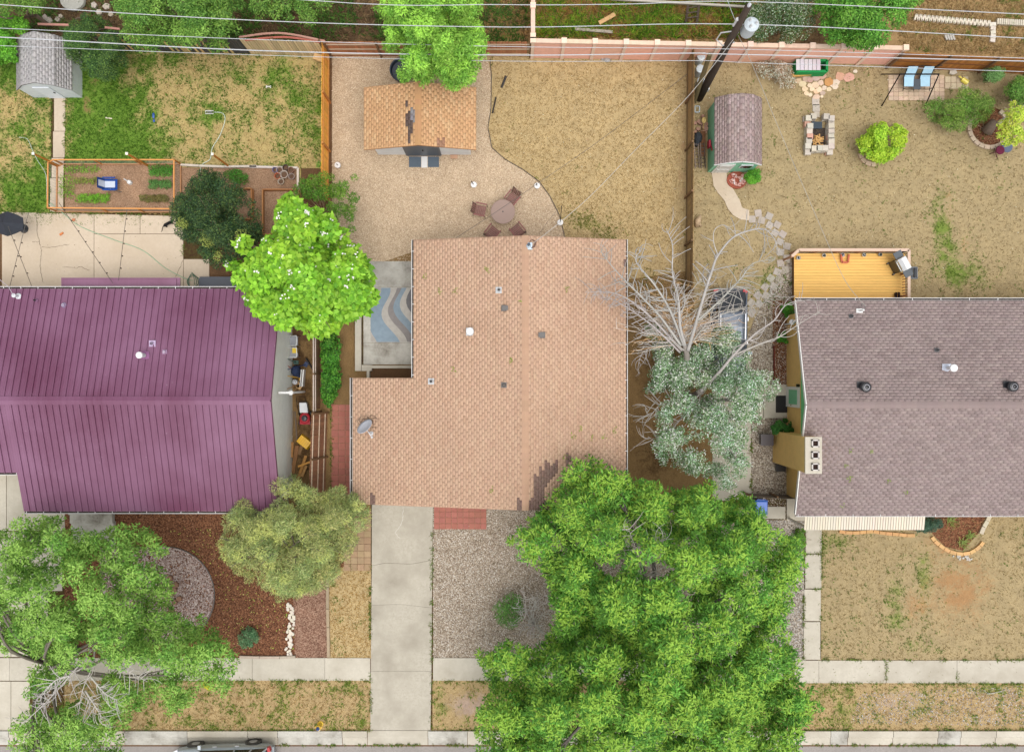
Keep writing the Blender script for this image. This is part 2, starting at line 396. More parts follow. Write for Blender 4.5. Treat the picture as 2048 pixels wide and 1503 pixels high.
def pebbles(name, label, poly, n, size, cols, seed=1, z=.012, cat='gravel', parent=None, avoid=None):
    """loose stones: squashed octahedra, one mesh of stuff"""
    r = np.random.default_rng(seed); xs = [p[0] for p in poly]; ys = [p[1] for p in poly]
    px = r.uniform(min(xs), max(xs), n * 3); py = r.uniform(min(ys), max(ys), n * 3); ok = inside(poly, px, py)
    for a in (avoid or []): ok &= ~inside(a, px, py)
    px, py = px[ok][:n], py[ok][:n]; m = len(px)
    B = np.stack([(px - 1024) / 40, (751 - py) / 40, np.full(m, z)], 1)
    s = r.uniform(*size, m); th = r.uniform(0, 6.283, m); el = r.uniform(.55, 1, m); a = np.stack([np.cos(th), np.sin(th), 0 * th], 1); b = np.stack([-np.sin(th), np.cos(th), 0 * th], 1)
    u = np.array([0, 0, 1.0])
    V = np.stack([B + a * s[:, None], B + b * (s * el)[:, None], B - a * (s * r.uniform(.7, 1, m))[:, None], B - b * (s * el)[:, None], B + u * (s * .75)[:, None] + a * (s * r.uniform(-.3, .3, m))[:, None]], 1).reshape(-1, 3)
    i = np.arange(m)[:, None] * 5
    F = np.concatenate([i + np.array([[p, q, 4]]) for p, q in ((0, 1), (1, 2), (2, 3), (3, 0))], 0)
    cols = np.array(cols); c = cols[r.integers(0, len(cols), m)] * r.uniform(.8, 1.2, (m, 1))
    o = link(name, fastmesh(name, V, F, np.repeat(c, 5, 0)), 'attr', parent)
    return tag(o, label, cat, kind='stuff')
def slab(name, poly, h, mat, parent=None, z0=-.05, col=None, h0=0.0):
    m = MB(); m.prism(W(poly), z0, h); return m.build(name, mat, parent, col)
def rect(x0, y0, x1, y1): return [(x0, y0), (x1, y0), (x1, y1), (x0, y1)]
def zero(px, py): return np.zeros(np.shape(px)), np.zeros(np.shape(px))

g_ = MB(); g_.face([(-220, -220, -.012), (220, -220, -.012), (220, 220, -.012), (-220, 220, -.012)])
go = g_.build('ground', 'soil'); a_ = go.data.attributes.new('Col', 'FLOAT_COLOR', 'POINT'); a_.data.foreach_set('color', [0, 0, 0, 1] * 4); tag(go, kind='structure')

# ---- west back lawn
def p_west(px, py):
    g = .42 + blobs(px, py, [(205, 235, 95, 140, 1.3), (60, 380, 80, 60, 1.0), (20, 130, 60, 60, .9), (175, 140, 60, 60, .6), (425, 220, 28, 22, .9), (520, 150, 90, 25, .35), (590, 180, 60, 30, .45), (300, 120, 60, 20, .4),
        (615, 250, 35, 60, .6), (560, 330, 60, 20, .3), (330, 300, 60, 20, .2), (30, 255, 30, 25, .8), (90, 165, 30, 60, .4), (230, 300, 80, 40, .5)]) + (fbm(px, py, .05) - .5) * 1.5
    s = blobs(px, py, [(175, 210, 12, 35, .9), (190, 165, 30, 15, .7), (640, 250, 8, 80, .4)])
    return g, s
LW = [(-160, 60), (240, 92), (655, 104), (652, 336), (602, 336), (602, 450), (-160, 450)]
sheet('west_back_lawn', LW, .004, 'lawn_west', p_west)
GD_BED = rect(122, 326, 360, 424); GD2 = [(360, 335), (598, 334), (600, 520), (425, 520), (365, 430)]
tufts('lawn_grass', 'patchy green and straw coloured grass of the lawn by the grey shed', LW, 26000, p_west, [C(62, 104, 24), C(96, 140, 40), C(130, 166, 62), C(78, 120, 30)], [C(204, 180, 124), C(218, 196, 142), C(176, 152, 98)], seed=4, avoid=[GD_BED, GD2, rect(104, 195, 130, 430)])
sheet('garden_soil_bed', GD_BED, .010, 'garden_soil', jag=.6, step=.3)
sheet('potting_bed', GD2, .010, 'garden_soil', jag=1, step=.3)
# ---- back gravel yard and dry lawn
GRAV = [(664, 108), (975, 112), (983, 150), (982, 215), (976, 255), (984, 295), (1010, 318), (1045, 338), (1078, 362), (1100, 392), (1118, 428), (1128, 465), (1132, 520), (1132, 640), (664, 640)]
DRYL = [(968, 108), (1388, 112), (1388, 640), (1120, 640), (1118, 470), (1090, 390), (1000, 318), (972, 285), (970, 200)]
def p_dry(px, py):
    g = -.25 + blobs(px, py, [(1165, 440, 60, 30, .75), (1140, 395, 30, 40, .45), (1220, 470, 60, 25, .5), (1000, 300, 25, 60, .35), (1300, 560, 60, 60, .4), (1375, 300, 10, 260, .5), (1010, 130, 40, 20, .3)]) + (fbm(px, py, .03) - .5) * .55
    s = blobs(px, py, [(1170, 275, 30, 20, .55), (1365, 330, 12, 240, .8), (1200, 128, 220, 10, .5), (1280, 200, 60, 50, .15), (1330, 520, 50, 60, .4)])
    return g, s
sheet('dry_back_lawn', DRYL, .004, 'lawn_dry', p_dry)
sheet('gravel_yard', GRAV, .008, 'pea_gravel', jag=.8, step=.3)
tufts('dry_grass', 'short straw coloured grass of the dry lawn behind the brown roof', DRYL, 24000, p_dry, [C(110, 122, 44), C(150, 152, 70)], [C(206, 180, 130), C(220, 196, 150), C(178, 152, 102), C(194, 168, 116)], seed=5, avoid=[GRAV])
pebbles('pea_gravel', 'fine tan pea gravel spread round the tan shed and the round table', GRAV, 24000, (.012, .03), [C(190, 166, 138), C(214, 192, 162), C(234, 216, 190), C(158, 132, 108)], seed=2)
eb = MB(); eb.tube([P(x, y, .03) for x, y in [(980, 118), (983, 150), (982, 215), (976, 255), (984, 295), (1010, 318), (1045, 338), (1078, 362), (1100, 392), (1118, 428), (1128, 465), (1131, 500)]], .022, 5)
tag(eb.build('lawn_edging', 'plastic', None, C(92, 84, 74)), 'dark edging strip curving between the pea gravel and the dry lawn', 'edging')
# ---- ground behind the rear fences
BACKG = [(-260, -220), (2300, -220), (2300, 130), (1780, 128), (1060, 108), (650, 104), (240, 92), (-260, 60)]
def p_back(px, py):
    g = -.2 + blobs(px, py, [(1190, 45, 90, 35, .9), (1320, 40, 60, 40, .7), (1110, 50, 50, 30, .4), (1900, 60, 120, 30, .35), (560, 40, 60, 40, .1)]) + (fbm(px, py, .03) - .5)
    s = .1 + blobs(px, py, [(650, 40, 160, 90, 1.2), (420, 60, 240, 70, 1.2), (150, 30, 240, 90, 1.2), (1420, 60, 70, 40, .4), (1950, 25, 140, 20, .8), (1600, 60, 200, 50, .9)])
    return g, s
sheet('rear_neighbour_ground', BACKG, -.004, 'rear_ground', p_back, step=.4)
tufts('rear_weeds', 'tall rough weeds and wild grass behind the pink wall', [(1064, -10), (1500, -10), (1500, 76), (1064, 76)], 7000, lambda a, b: (np.full(np.shape(a), .3), np.zeros(np.shape(a))), [C(120, 170, 40), C(90, 140, 36), C(160, 190, 60), C(70, 110, 34)], [C(190, 150, 80), C(176, 150, 96), C(150, 110, 60)], hgt=(.12, .4), wid=.02, seed=6)
tufts('rear_dry_grass', 'rough dry grass in the raised beds behind the wall at top right', [(1790, -10), (2070, -10), (2070, 112), (1800, 100)], 5000, lambda a, b: (np.full(np.shape(a), .0), np.zeros(np.shape(a))), [C(130, 150, 60), C(96, 130, 50)], [C(204, 178, 128), C(180, 150, 100)], hgt=(.06, .25), wid=.015, seed=7)
tufts('rear_straw_grass', 'pale dry grass behind the fence beside the bright tree', rect(960, -10, 1058, 78), 2200, lambda a, b: (np.full(np.shape(a), -.3), np.zeros(np.shape(a))), [C(130, 150, 60)], [C(204, 170, 110), C(176, 140, 86)], hgt=(.05, .16), wid=.015, seed=8)
tufts('rear_shade_weeds', 'scattered green weeds on the shaded soil behind the rear fences', rect(60, -10, 1056, 98), 8000, lambda a, b: (fbm(np.asarray(a), np.asarray(b), .03) * 1.6 - .45, np.zeros(np.shape(a))), [C(84, 124, 50), C(110, 150, 64), C(70, 104, 44)], [C(150, 126, 90), C(120, 100, 74)], hgt=(.08, .28), wid=.025, seed=61)
# ---- side yards and the east lot
SIDE = [(1240, 560), (1388, 540), (1388, 620), (1445, 700), (1445, 1000), (1240, 1000)]
def p_side(px, py): return -.2 + (fbm(px, py, .04) - .5) * 1.0, blobs(px, py, [(1290, 800, 60, 260, .5), (1330, 930, 60, 60, .5)])
sheet('side_yard_soil', SIDE, .008, 'side_soil', p_side)
def p_east(px, py):
    g = -.12 + blobs(px, py, [(1880, 420, 26, 70, .9), (1888, 480, 26, 50, .8), (1905, 535, 40, 50, .9), (1950, 545, 60, 40, .8), (1560, 560, 50, 40, .9), (1530, 590, 40, 30, .8), (1690, 165, 40, 20, .6), (1640, 210, 50, 20, .4), (1850, 210, 90, 40, .5), (1480, 360, 60, 30, .4),
        (1740, 330, 50, 15, .4), (1450, 580, 60, 40, .35), (1980, 350, 60, 80, .25)]) + (fbm(px, py, .035) - .5) * .8
    s = blobs(px, py, [(1895, 410, 14, 60, .7), (1930, 500, 12, 50, .7), (1600, 300, 80, 60, .15), (1500, 130, 40, 30, .4), (1420, 250, 25, 90, .7), (2040, 560, 60, 60, .3), (1640, 120, 60, 14, .6)])
    return g, s
LE = [(1388, 108), (1780, 126), (2300, 140), (2300, 640), (1560, 640), (1490, 720), (1388, 720)]
sheet('east_back_lawn', LE, .004, 'lawn_east', p_east)
tufts('east_lawn_grass', 'short greyish dry grass of the back lawn round the fire pit', LE, 26000, p_east, [C(92, 126, 40), C(130, 156, 66)], [C(186, 166, 124), C(204, 184, 142), C(156, 134, 94), C(172, 152, 110)], seed=9)
def p_front(px, py):
    g = .0 + blobs(px, py, [(1660, 1080, 60, 30, .6), (1788, 1195, 25, 60, .8), (1800, 1240, 40, 20, .6), (1845, 1140, 30, 60, .7), (1850, 1200, 20, 50, .5), (1830, 1290, 60, 25, .5), (1650, 1200, 14, 160, .4), (1700, 1180, 60, 90, .15), (1560, 1290, 80, 30, .3)]) + (fbm(px, py, .04) - .5) * .7
    s = blobs(px, py, [(1920, 1180, 90, 110, 1.0), (1825, 1215, 30, 40, .6), (1860, 1080, 60, 30, .4)])
    return g, s
LF = [(1636, 1030), (2300, 1030), (2300, 1322), (1636, 1322)]
sheet('front_lawn', LF, .004, 'lawn_east', p_front)
tufts('front_lawn_grass', 'dry front lawn grass with a bare orange patch', LF, 13000, p_front, [C(84, 120, 36), C(130, 156, 66)], [C(188, 168, 120), C(204, 184, 136), C(160, 138, 92)], seed=10)
# ---- verges
def p_verge(px, py):
    g = .3 + (fbm(px, py, .05) - .5) * 1.5 + blobs(px, py, [(690, 1375, 60, 12, .5), (720, 1440, 25, 25, .6), (500, 1450, 200, 10, .3), (880, 1400, 14, 60, .5), (1690, 1400, 30, 50, .5), (1990, 1375, 60, 14, .6)])
    s = blobs(px, py, [(940, 1410, 60, 40, 1.0), (1790, 1395, 60, 30, .8), (430, 1400, 80, 20, .2)]); return g, s
VW, VM, VE = [(60, 1356), (742, 1356), (742, 1464), (60, 1464)], [(862, 1356), (1380, 1356), (1380, 1464), (862, 1464)], [(1360, 1362), (2300, 1362), (2300, 1464), (1360, 1464)]
for nm, lb, vp, k in (('verge_west', 'rough grass of the kerbside strip beside the hydrant', VW, 7500), ('verge_middle', 'thin grass of the kerbside strip just right of the driveway', VM, 3000), ('verge_east', 'weedy kerbside strip with grey stones at lower right', VE, 6500)):
    sheet(nm, vp, .006, 'verge', p_verge); tufts('verge_grass', lb, vp, k, p_verge, [C(88, 124, 36), C(126, 160, 60), C(150, 170, 60)], [C(200, 168, 112), C(176, 144, 96), C(214, 190, 140)], hgt=(.04, .13), seed=k)
pebbles('verge_stones', 'loose grey and pinkish stones scattered over the weedy kerbside strip', [(1720, 1385), (2048, 1370), (2048, 1450), (1700, 1445)], 2600, (.015, .04), [C(176, 172, 172), C(206, 202, 200), C(190, 164, 150), C(140, 136, 134)], seed=12)
# ---- front gravel, strips and beds
FG = [(866, 1012), (1640, 1012), (1640, 1316), (866, 1316)]
sheet('front_gravel_yard', FG, .004, 'rock_gravel')
pebbles('front_gravel', 'mixed brown and white landscape rock between the driveway and the big tree', [(866, 1055), (1130, 1022), (1180, 1316), (866, 1316)], 20000, (.017, .038), [C(136, 118, 100), C(172, 154, 134), C(196, 180, 160), C(226, 218, 206), C(158, 138, 116)], seed=13)
GS = [(1540, 1040), (1612, 1040), (1612, 1320), (1550, 1320)]
sheet('grey_gravel_strip', GS, .008, 'pebble_grey')
pebbles('grey_gravel', 'small grey gravel in the strip beside the narrow front walk', GS, 3500, (.015, .035), [C(186, 182, 178), C(150, 146, 142), C(214, 210, 204)], seed=14)
PEB = [(1548, 560), (1578, 515), (1592, 540), (1592, 1040), (1500, 1040), (1500, 760), (1492, 680), (1515, 625)]
sheet('east_pebble_strip', PEB, .012, 'pebble_grey', jag=1.5, step=.3)
pebbles('river_pebbles', 'pale river pebbles along the tan wall beside the parked hatchback', PEB, 8000, (.02, .045), [C(186, 172, 154), C(156, 140, 122), C(212, 202, 188), C(130, 112, 94)], seed=15)
STRIPL = [(655, 1125), (744, 1125), (744, 1316), (655, 1316)]
def p_strip(px, py): return -.05 + (fbm(px, py, .05) - .5) * .9 + blobs(px, py, [(670, 1200, 12, 100, .3)]), np.zeros(np.shape(px))
sheet('grass_strip', STRIPL, .006, 'lawn_dry', p_strip)
tufts('strip_grass', 'straw coloured grass strip left of the driveway', STRIPL, 2500, p_strip, [C(110, 130, 46), C(150, 160, 74)], [C(214, 182, 118), C(190, 152, 92)], seed=16)
MUL = [(120, 1018), (730, 1000), (730, 1060), (690, 1130), (590, 1200), (592, 1314), (120, 1314)]
sheet('mulch_bed', MUL, .008, 'mulch')
pebbles('bark_mulch', 'brown bark mulch under the olive pine', MUL, 9000, (.02, .06), [C(96, 62, 44), C(128, 86, 62), C(158, 114, 86), C(110, 72, 52)], seed=17, cat='mulch')
sheet('red_mulch_bed', [(586, 1180), (690, 1120), (658, 1140), (658, 1314), (590, 1314)], .012, 'red_mulch')
ROSE = [(330 + 99 * math.cos(t), 1190 + 98 * math.sin(t)) for t in np.linspace(-math.pi / 2, math.pi / 2, 20)] + [(200, 1288), (200, 1092)]
sheet('rose_gravel_bed', ROSE, .012, 'rose_gravel')
pebbles('rose_gravel', 'pinkish gravel in the half round bed by the left tree', ROSE, 5000, (.018, .042), [C(186, 164, 156), C(150, 126, 118), C(216, 202, 196)], seed=18, z=.016)
ed = MB(); ed.tube([P(x, y, .05) for x, y in ROSE[:20]], .03, 5); tag(ed.build('bed_edging', 'plastic', None, C(84, 74, 66)), 'thin dark edging round the half circle of pinkish gravel', 'edging')
SIDEW = [(655, 560), (835, 500), (835, 830), (745, 1060), (560, 1060), (575, 640)]
def p_sw(px, py): return -.35 + (fbm(px, py, .04) - .5) * .6, blobs(px, py, [(610, 850, 40, 200, .9), (590, 700, 30, 80, .6)])
sheet('west_side_yard', SIDEW, .012, 'side_soil', p_sw)
sheet('side_bed_soil', [(365, 505), (640, 430), (660, 560), (640, 680), (560, 680), (415, 600)], .016, 'soil', zero)
sheet('east_bed_soil', rect(1545, 600, 1592, 770), .016, 'mulch')
sheet('front_east_bed', [(1672, 1000), (1985, 1000), (1982, 1030), (1960, 1062), (1925, 1100), (1890, 1092), (1862, 1064), (1790, 1056), (1690, 1060)], .012, 'mulch')
sheet('tree_ring_mulch', [(1978 + 42 * math.cos(t), 255 + 42 * math.sin(t)) for t in np.linspace(0, 6.1, 18)], .012, 'mulch')
# ---- street, kerb, sidewalks, drives
st = MB(); st.face([(-220, -18.45, -.004), (-220, -60, -.004), (220, -60, -.004), (220, -18.45, -.004)]); tag(st.build('street', 'asphalt'), kind='structure')
kb = MB(); kb.face([(-60, -17.7, .002), (-60, -18.5, .002), (60, -18.5, .002), (60, -17.7, .002)]); kerb = tag(kb.build('kerb_bed', 'soil'), kind='structure')
kx = [-160, 20, 125, 250, 376, 497, 556, 685, 735, 856, 935, 1090, 1250, 1410, 1560, 1660, 1695, 1785, 1875, 1920, 1990, 2120, 2260]
for i in range(len(kx) - 1):
    a, b = kx[i] + .5, kx[i + 1] - .5
    m = MB(); drop = 742 < (a + b) / 2 < 862
    pr = [(1459, .0), (1459, .13 if not drop else .05), (1471, .125 if not drop else .045), (1474, .03), (1488, .012), (1488, -.05), (1459, -.05)]
    A = [P(a, y, 0) + Z * z for y, z in pr]; B = [P(b, y, 0) + Z * z for y, z in pr]; n = len(pr)
    m.add(A + B, [(j, (j + 1) % n, n + (j + 1) % n, n + j) for j in range(n)] + [tuple(range(n))[::-1], tuple(range(n, 2 * n))])
    m.build('kerb_block', 'concrete' if i % 3 else 'concrete_old', kerb)
def slabs(bedname, name, polys, mat, h=.05, bed='soil'):
    xs = [p[0] for q in polys for p in q]; ys = [p[1] for q in polys for p in q]
    m = MB(); m.prism(W(rect(min(xs) + 1, min(ys) + 1, max(xs) - 1, max(ys) - 1)), -.04, .017)
    b = tag(m.build(bedname, bed), kind='structure')
    if bed == 'soil': b.data.attributes.new('Col', 'FLOAT_COLOR', 'POINT')
    for q in polys: slab(name, q, h + random.uniform(-.004, .004), mat, b)
    return b
def row(x, y0, y1, g=.3): return [rect(x[i] + g, y0, x[i + 1] - g, y1) for i in range(len(x) - 1)]
slabs('sidewalk_west', 'sidewalk_slab', row([-160, -70, 20, 120, 218, 312, 410, 505, 650, 741], 1314, 1359), 'concrete')
slabs('sidewalk_middle', 'sidewalk_slab', row([866, 970, 1075, 1180, 1290, 1400, 1510, 1606], 1314, 1359), 'concrete')
slabs('sidewalk_east', 'sidewalk_slab', row([1598, 1637, 1772, 1913, 2050, 2180, 2300], 1319, 1364), 'concrete')
slabs('front_walk', 'walk_slab', [rect(1611, 1040, 1643, 1105), rect(1610, 1107, 1642, 1175), rect(1608, 1177, 1641, 1240), rect(1607, 1242, 1640, 1317)], 'concrete')
dw = slabs('driveway', 'driveway_slab', [[(744, 1000), (866, 1000), (865, 1118.3), (822, 1126), (770, 1124), (744, 1129.3)], [(744, 1129.8), (770, 1124.5), (822, 1126.5), (865, 1118.8), (864, 1213.4), (800, 1206.4), (743, 1208.4)], [(743, 1208.7), (800, 1206.7), (864, 1213.7), (863, 1340), (742, 1340)], [(742, 1340.3), (863, 1340.3), (861, 1458), (741, 1458)]], 'concrete_drive', .055)
slabs('left_drive', 'driveway_slab', [rect(-160, 900, 13, 1060), rect(14, 930, 130, 1060), rect(-160, 1062, 22, 1180), rect(23, 1062, 125, 1180), rect(-160, 1182, 22, 1312), rect(23, 1182, 96, 1312), rect(-160, 1361, 22, 1459), rect(23, 1361, 60, 1459)], 'concrete', .03)
slabs('patio', 'patio_slab', [[(5, 424), (188.5, 428), (188.5, 640), (5, 640)], [(189.5, 428), (280.5, 430), (280.5, 467), (189.5, 467)], [(281.5, 430), (354, 432), (366, 446), (366, 467), (281.5, 467)], rect(189.5, 468, 367, 640), rect(368, 518, 419, 640)], 'concrete_patio', .05)
slabs('garden_path', 'path_slab', [rect(109, 196, 131, 262), rect(107, 263, 130, 315), rect(104, 316, 128, 355), rect(101, 356, 127, 424)], 'concrete_patio', .04)
slabs('east_drive', 'driveway_slab', [rect(1425, 690, 1501, 800), rect(1425, 801, 1501, 905), rect(1425, 906, 1502, 1000)], 'concrete', .03)
slabs('east_stoop', 'stoop_slab', [rect(1502, 770, 1525, 834), rect(1526, 768, 1580, 835)], 'concrete', .12)
slabs('side_slabs', 'path_slab', [rect(1515, 1012, 1570, 1036), rect(1573, 993, 1612, 1040)], 'concrete', .06)
slabs('sunken_patio', 'patio_slab', [rect(727, 522, 836, 573.6), rect(727, 574, 836, 684.6), rect(727, 685, 836, 728)], 'concrete_old', .03)
slabs('patio_kerb', 'kerb_wall', [rect(712, 600, 724, 741), rect(725, 729, 745, 741)], 'concrete', .28)
# ================================================================ buildings
def tab_verts(w_, d, t0=.004, t1=.0055):
    x = w_ / 2
    return np.array([(-x, 0, t0), (x, 0, t0), (x, d, t1), (-x, d, t1), (-x, 0, -.004), (x, 0, -.004), (x, d, -.002), (-x, d, -.002)], np.float32)
TABF = np.array([(0, 1, 2, 3), (4, 5, 1, 0), (5, 6, 2, 1), (6, 7, 3, 2), (7, 4, 0, 3)])[:, ::-1]
def shingle_recs(o, u, v, Lu, Lv, colfn, keep=None, expo=.127, tab=.305):
    """one record per tab: o ridge corner, u along the ridge, v down the slope"""
    out = []; n = u.cross(v); flip = n.z < 0
    n = -n if flip else n
    k = 0; y = 0.0
    while y < Lv - .02:
        off = (k % 2) * tab / 2 + (k // 2 % 2) * .04; x = -off
        lu = Lu(y) if callable(Lu) else Lu
        while x < lu - .02:
            x0, x1 = max(x, 0), min(x + tab, lu)
            if x1 - x0 > .06 and (keep is None or keep((x0 + x1) / 2, y + expo / 2)):
                p = o + u * ((x0 + x1) / 2) + v * (y - .012) + n * .004
                out.append((p, x1 - x0, colfn(p), flip))
            x += tab
        y += expo; k += 1
    return out, u, v, n
def emit_shingles(roof, fields, expo=.127, tab=.305, nind=300, gap=.007):
    b = base_of(roof); allr = []
    for recs, u, v, n in fields:
        M = Matrix((u, v, n)).transposed().to_4x4()
        if M.determinant() < 0: M = Matrix((-u, v, n)).transposed().to_4x4()
        allr += [(r, M) for r in recs]
    full = [q for q in allr if q[0][1] > tab * .9]; part = [q for q in allr if q[0][1] <= tab * .9]
    full.sort(key=lambda q: -q[0][0].z - (.9 if sum(q[0][2]) < .35 else 0))
    me = fastmesh('shingle', tab_verts(tab - gap, expo + .02), TABF); me.materials.append(MAT('shingle'))
    for (p, wd, c, fl), M in full[:nind]:
        o = bpy.data.objects.new('shingle', me); COL.objects.link(o); o.parent = roof
        o.matrix_basis = Matrix.Translation(p - b) @ M; o.color = (*c, 1)
    rest = full[nind:] + part
    if not rest: return
    V, Cc = [], []
    for (p, wd, c, fl), M in rest:
        R3 = np.array(M.to_3x3()); V.append(tab_verts(wd - gap, expo + .02) @ R3.T + np.array(p - b)); Cc += [c] * 8
    F = np.concatenate([TABF + 8 * i for i in range(len(rest))])
    o = link('shingle_courses', fastmesh('shingle_courses', np.concatenate(V), F, np.array(Cc)), 'shingle_attr', roof); o['kind'] = 'stuff'
def slope_deck(m, a, b, c, d, t=.12):
    """slab: a,b ridge, c,d eave (a-d and b-c down the slope)"""
    n = (b - a).cross(d - a).normalized()
    if n.z < 0: n = -n
    top = [a, b, c, d]; m.add(top + [p - n * t for p in top], [(0, 1, 2, 3) if (b - a).cross(d - a).z > 0 else (3, 2, 1, 0), (4, 5, 6, 7), (0, 1, 5, 4), (1, 2, 6, 5), (2, 3, 7, 6), (3, 0, 4, 7)])
def gutter(root, p, q, out, step=.82, w_=.11, d=.1, straps=True, col=C(236, 234, 232)):
    """white trough along an eave from p to q; out points away from the house"""
    p, q = Vector(p), Vector(q); m = MB()
    m.bar(p + out * w_ - Z * d / 2, q + out * w_ - Z * d / 2, .022, d); m.bar(p + out * .006 - Z * d / 2, q + out * .006 - Z * d / 2, .01, d)
    m.bar(p + out * w_ / 2 - Z * (d - .005), q + out * w_ / 2 - Z * (d - .005), w_, .01)
    g = m.build('gutter', 'paint', root, col)
    m = MB(); m.bar(p + out * w_ / 2 - Z * (d - .022), q + out * w_ / 2 - Z * (d - .022), w_ - .03, .02); m.build('gutter_strip', 'stone', g, C(66, 58, 52))  # dark strip along the trough floor
    if straps:
        n = int((q - p).length / step); st_ = MB(); dv = (q - p).normalized()
        for i in range(n + 1):
            c = p + dv * (.12 + i * step)
            if (c - p).length > (q - p).length: break
            m = MB(); m.bar(c - out * .0 + Z * .004, c + out * (w_ + .012) + Z * .004, .022, .012); m.build('gutter_strap', 'paint', g, col)
def window(root, c, wd, ht, n, col=C(230, 230, 228)):
    """n: outward wall normal (axis aligned)"""
    n = Vector(n); s = Vector((-n.y, n.x, 0)); c = Vector(c); m = MB()
    for a in (-1, 1):
        m.bar(c + s * a * wd / 2 - Z * ht / 2, c + s * a * wd / 2 + Z * ht / 2, .06, .06); m.bar(c - s * wd / 2 + Z * a * ht / 2, c + s * wd / 2 + Z * a * ht / 2, .06, .06)
    f = m.build('window', 'paint', root, col)
    m = MB(); m.bar(c - s * wd / 2, c + s * wd / 2, .02, ht - .04); m.build('pane', 'glass', f)
def vent(root, pos, r=.05, h=.25, flash=.3, fcol=C(196, 198, 200), col=C(60, 58, 58), cap=None):
    pos = Vector(pos); m = MB(); m.box(pos + Z * .03, (flash, flash * .95, .02)); m.lathe(pos + Z * .03, [(r * 2.2, 0), (r * 1.3, .07), (r * 1.1, .1)], 12)
    v = m.build('roof_vent', 'paint', root, fcol)
    m = MB(); m.lathe(pos + Z * .03, [(r, 0), (r, h), (r * .8, h), (r * .8, h - .08)], 12); m.build('pipe', 'paint', v, col)
    if cap: m = MB(); m.lathe(pos + Z * (h + .06), [(r * .6, -.04), (cap, 0), (cap, .1), (cap * .7, .14), (.02, .17)], 14); m.build('cap', 'paint', v, C(250, 250, 250))

# ---------------------------------------------------------------- main house, brown three-tab roof, ridge north-south
RX, RZ, SL = .60, 4.4, .25
def zr(x): return RZ - SL * abs(x - RX)
N, S, NT_ = 6.32, -6.05, -.09
XE, XW, XG = 5.24, -4.55, -7.55
H1 = thing('brown_roofed_house', 'house in the middle with a light brown shingle roof and white gutters', 'house', (0, 0, 0))
m = MB(); m.prism([(XE - .45, N - .5), (XW + .35, N - .5), (XW + .35, NT_ - .35), (XG + .35, NT_ - .35), (XG + .35, S + .45), (XE - .45, S + .45)], 0, 2.3)
for y in (N - .5, S + .5):
    m.prism([(XW + .35, y - .05), (XE - .45, y - .05), (XE - .45, y + .05), (XW + .35, y + .05)], 2.3, 2.95)
    m.add([(XW + .35, y - .05, 2.95), (XE - .45, y - .05, 2.95), (RX, y - .05, 4.1), (XW + .35, y + .05, 2.95), (XE - .45, y + .05, 2.95), (RX, y + .05, 4.1)], [(0, 1, 2), (5, 4, 3), (0, 2, 5, 3), (1, 4, 5, 2)])
m.build('wall', 'siding_brown', H1)
m = MB(); e = Vector
slope_deck(m, e((RX, S, RZ)), e((RX, N, RZ)), e((XE, N, zr(XE))), e((XE, S, zr(XE))))
slope_deck(m, e((RX, N, RZ)), e((RX, S, RZ)), e((XW, S, zr(XW))), e((XW, N, zr(XW))))
slope_deck(m, e((XW, NT_, zr(XW))), e((XW, S, zr(XW))), e((XG, S, zr(XG))), e((XG, NT_, zr(XG))))
roof = m.build('roof', 'shingle', H1, C(172, 138, 114))
def c_main(p):
    px = 1024 + p.x * 40 * 44 / (44 - p.z); py = 751 - p.y * 40 * 44 / (44 - p.z)
    patch = [(1040, 1000, 1100, 1022), (1062, 975, 1085, 1002), (1066, 950, 1092, 978), (1074, 936, 1105, 958), (1088, 924, 1110, 940), (1128, 908, 1140, 926), (742, 988, 752, 1008), (1244, 514, 1254, 530), (1080, 1008, 1090, 1022)]
    if any(a <= px <= c and b <= py <= d for a, b, c, d in patch): return vary(C(138, 112, 102), .05)
    f = random.random(); base = C(206, 170, 144) if f < .6 else (C(210, 175, 148) if f < .8 else C(202, 165, 139))
    return vary(base, .02, .01)
ang = math.atan(SL); cu = math.cos(ang); su = math.sin(ang); LW_ = (XE - RX) / cu; LL = (RX - XW) / cu; LG = (RX - XG) / cu
vE, vW = e((cu, 0, -su)), e((-cu, 0, -su))
F1 = shingle_recs(e((RX, S, RZ)), e((0, 1, 0)), vE, N - S, LW_, c_main)
F2 = shingle_recs(e((RX, S, RZ)), e((0, 1, 0)), vW, lambda y: N - S if y < LL - .06 else NT_ - S, LG, c_main)
emit_shingles(roof, [F1, F2])
y = S
while y < N - .1:                                   # ridge caps
    m = MB(); l = min(.24, N - y)
    for s in (-1, 1):
        a = e((RX, y, RZ + .035)); v = e((s * cu, 0, -su)) * .16
        q = [a, a + e((0, l, .004)), a + e((0, l, .004)) + v, a + v]; m.face(q if s > 0 else q[::-1])
        t = [k - Z * .014 for k in q]; m.add(q + t, [(1, 2, 6, 5), (2, 3, 7, 6), (3, 0, 4, 7)])
    m.build('ridge_cap', 'shingle', roof, vary(C(190, 154, 128), .05, .01)); y += .235
gutter(H1, (XE, S, zr(XE)), (XE, N, zr(XE)), e((1, 0, 0))); gutter(H1, (XW, NT_ + .02, zr(XW)), (XW, N, zr(XW)), e((-1, 0, 0))); gutter(H1, (XG, S, zr(XG)), (XG, NT_, zr(XG)), e((-1, 0, 0)), 1.0)
for px, py, kw in ((998, 580, dict(r=.05)), (860, 762, dict(r=.055, h=.22)), (940, 662, dict(r=.09, h=.3, flash=.38, cap=.17)), (1008, 769, dict(r=.05, h=.1, flash=.26, fcol=C(104, 100, 96)))):
    h = 4.0; p = P(px, py, h); vent(H1, (p.x, p.y, zr(p.x)), **kw)
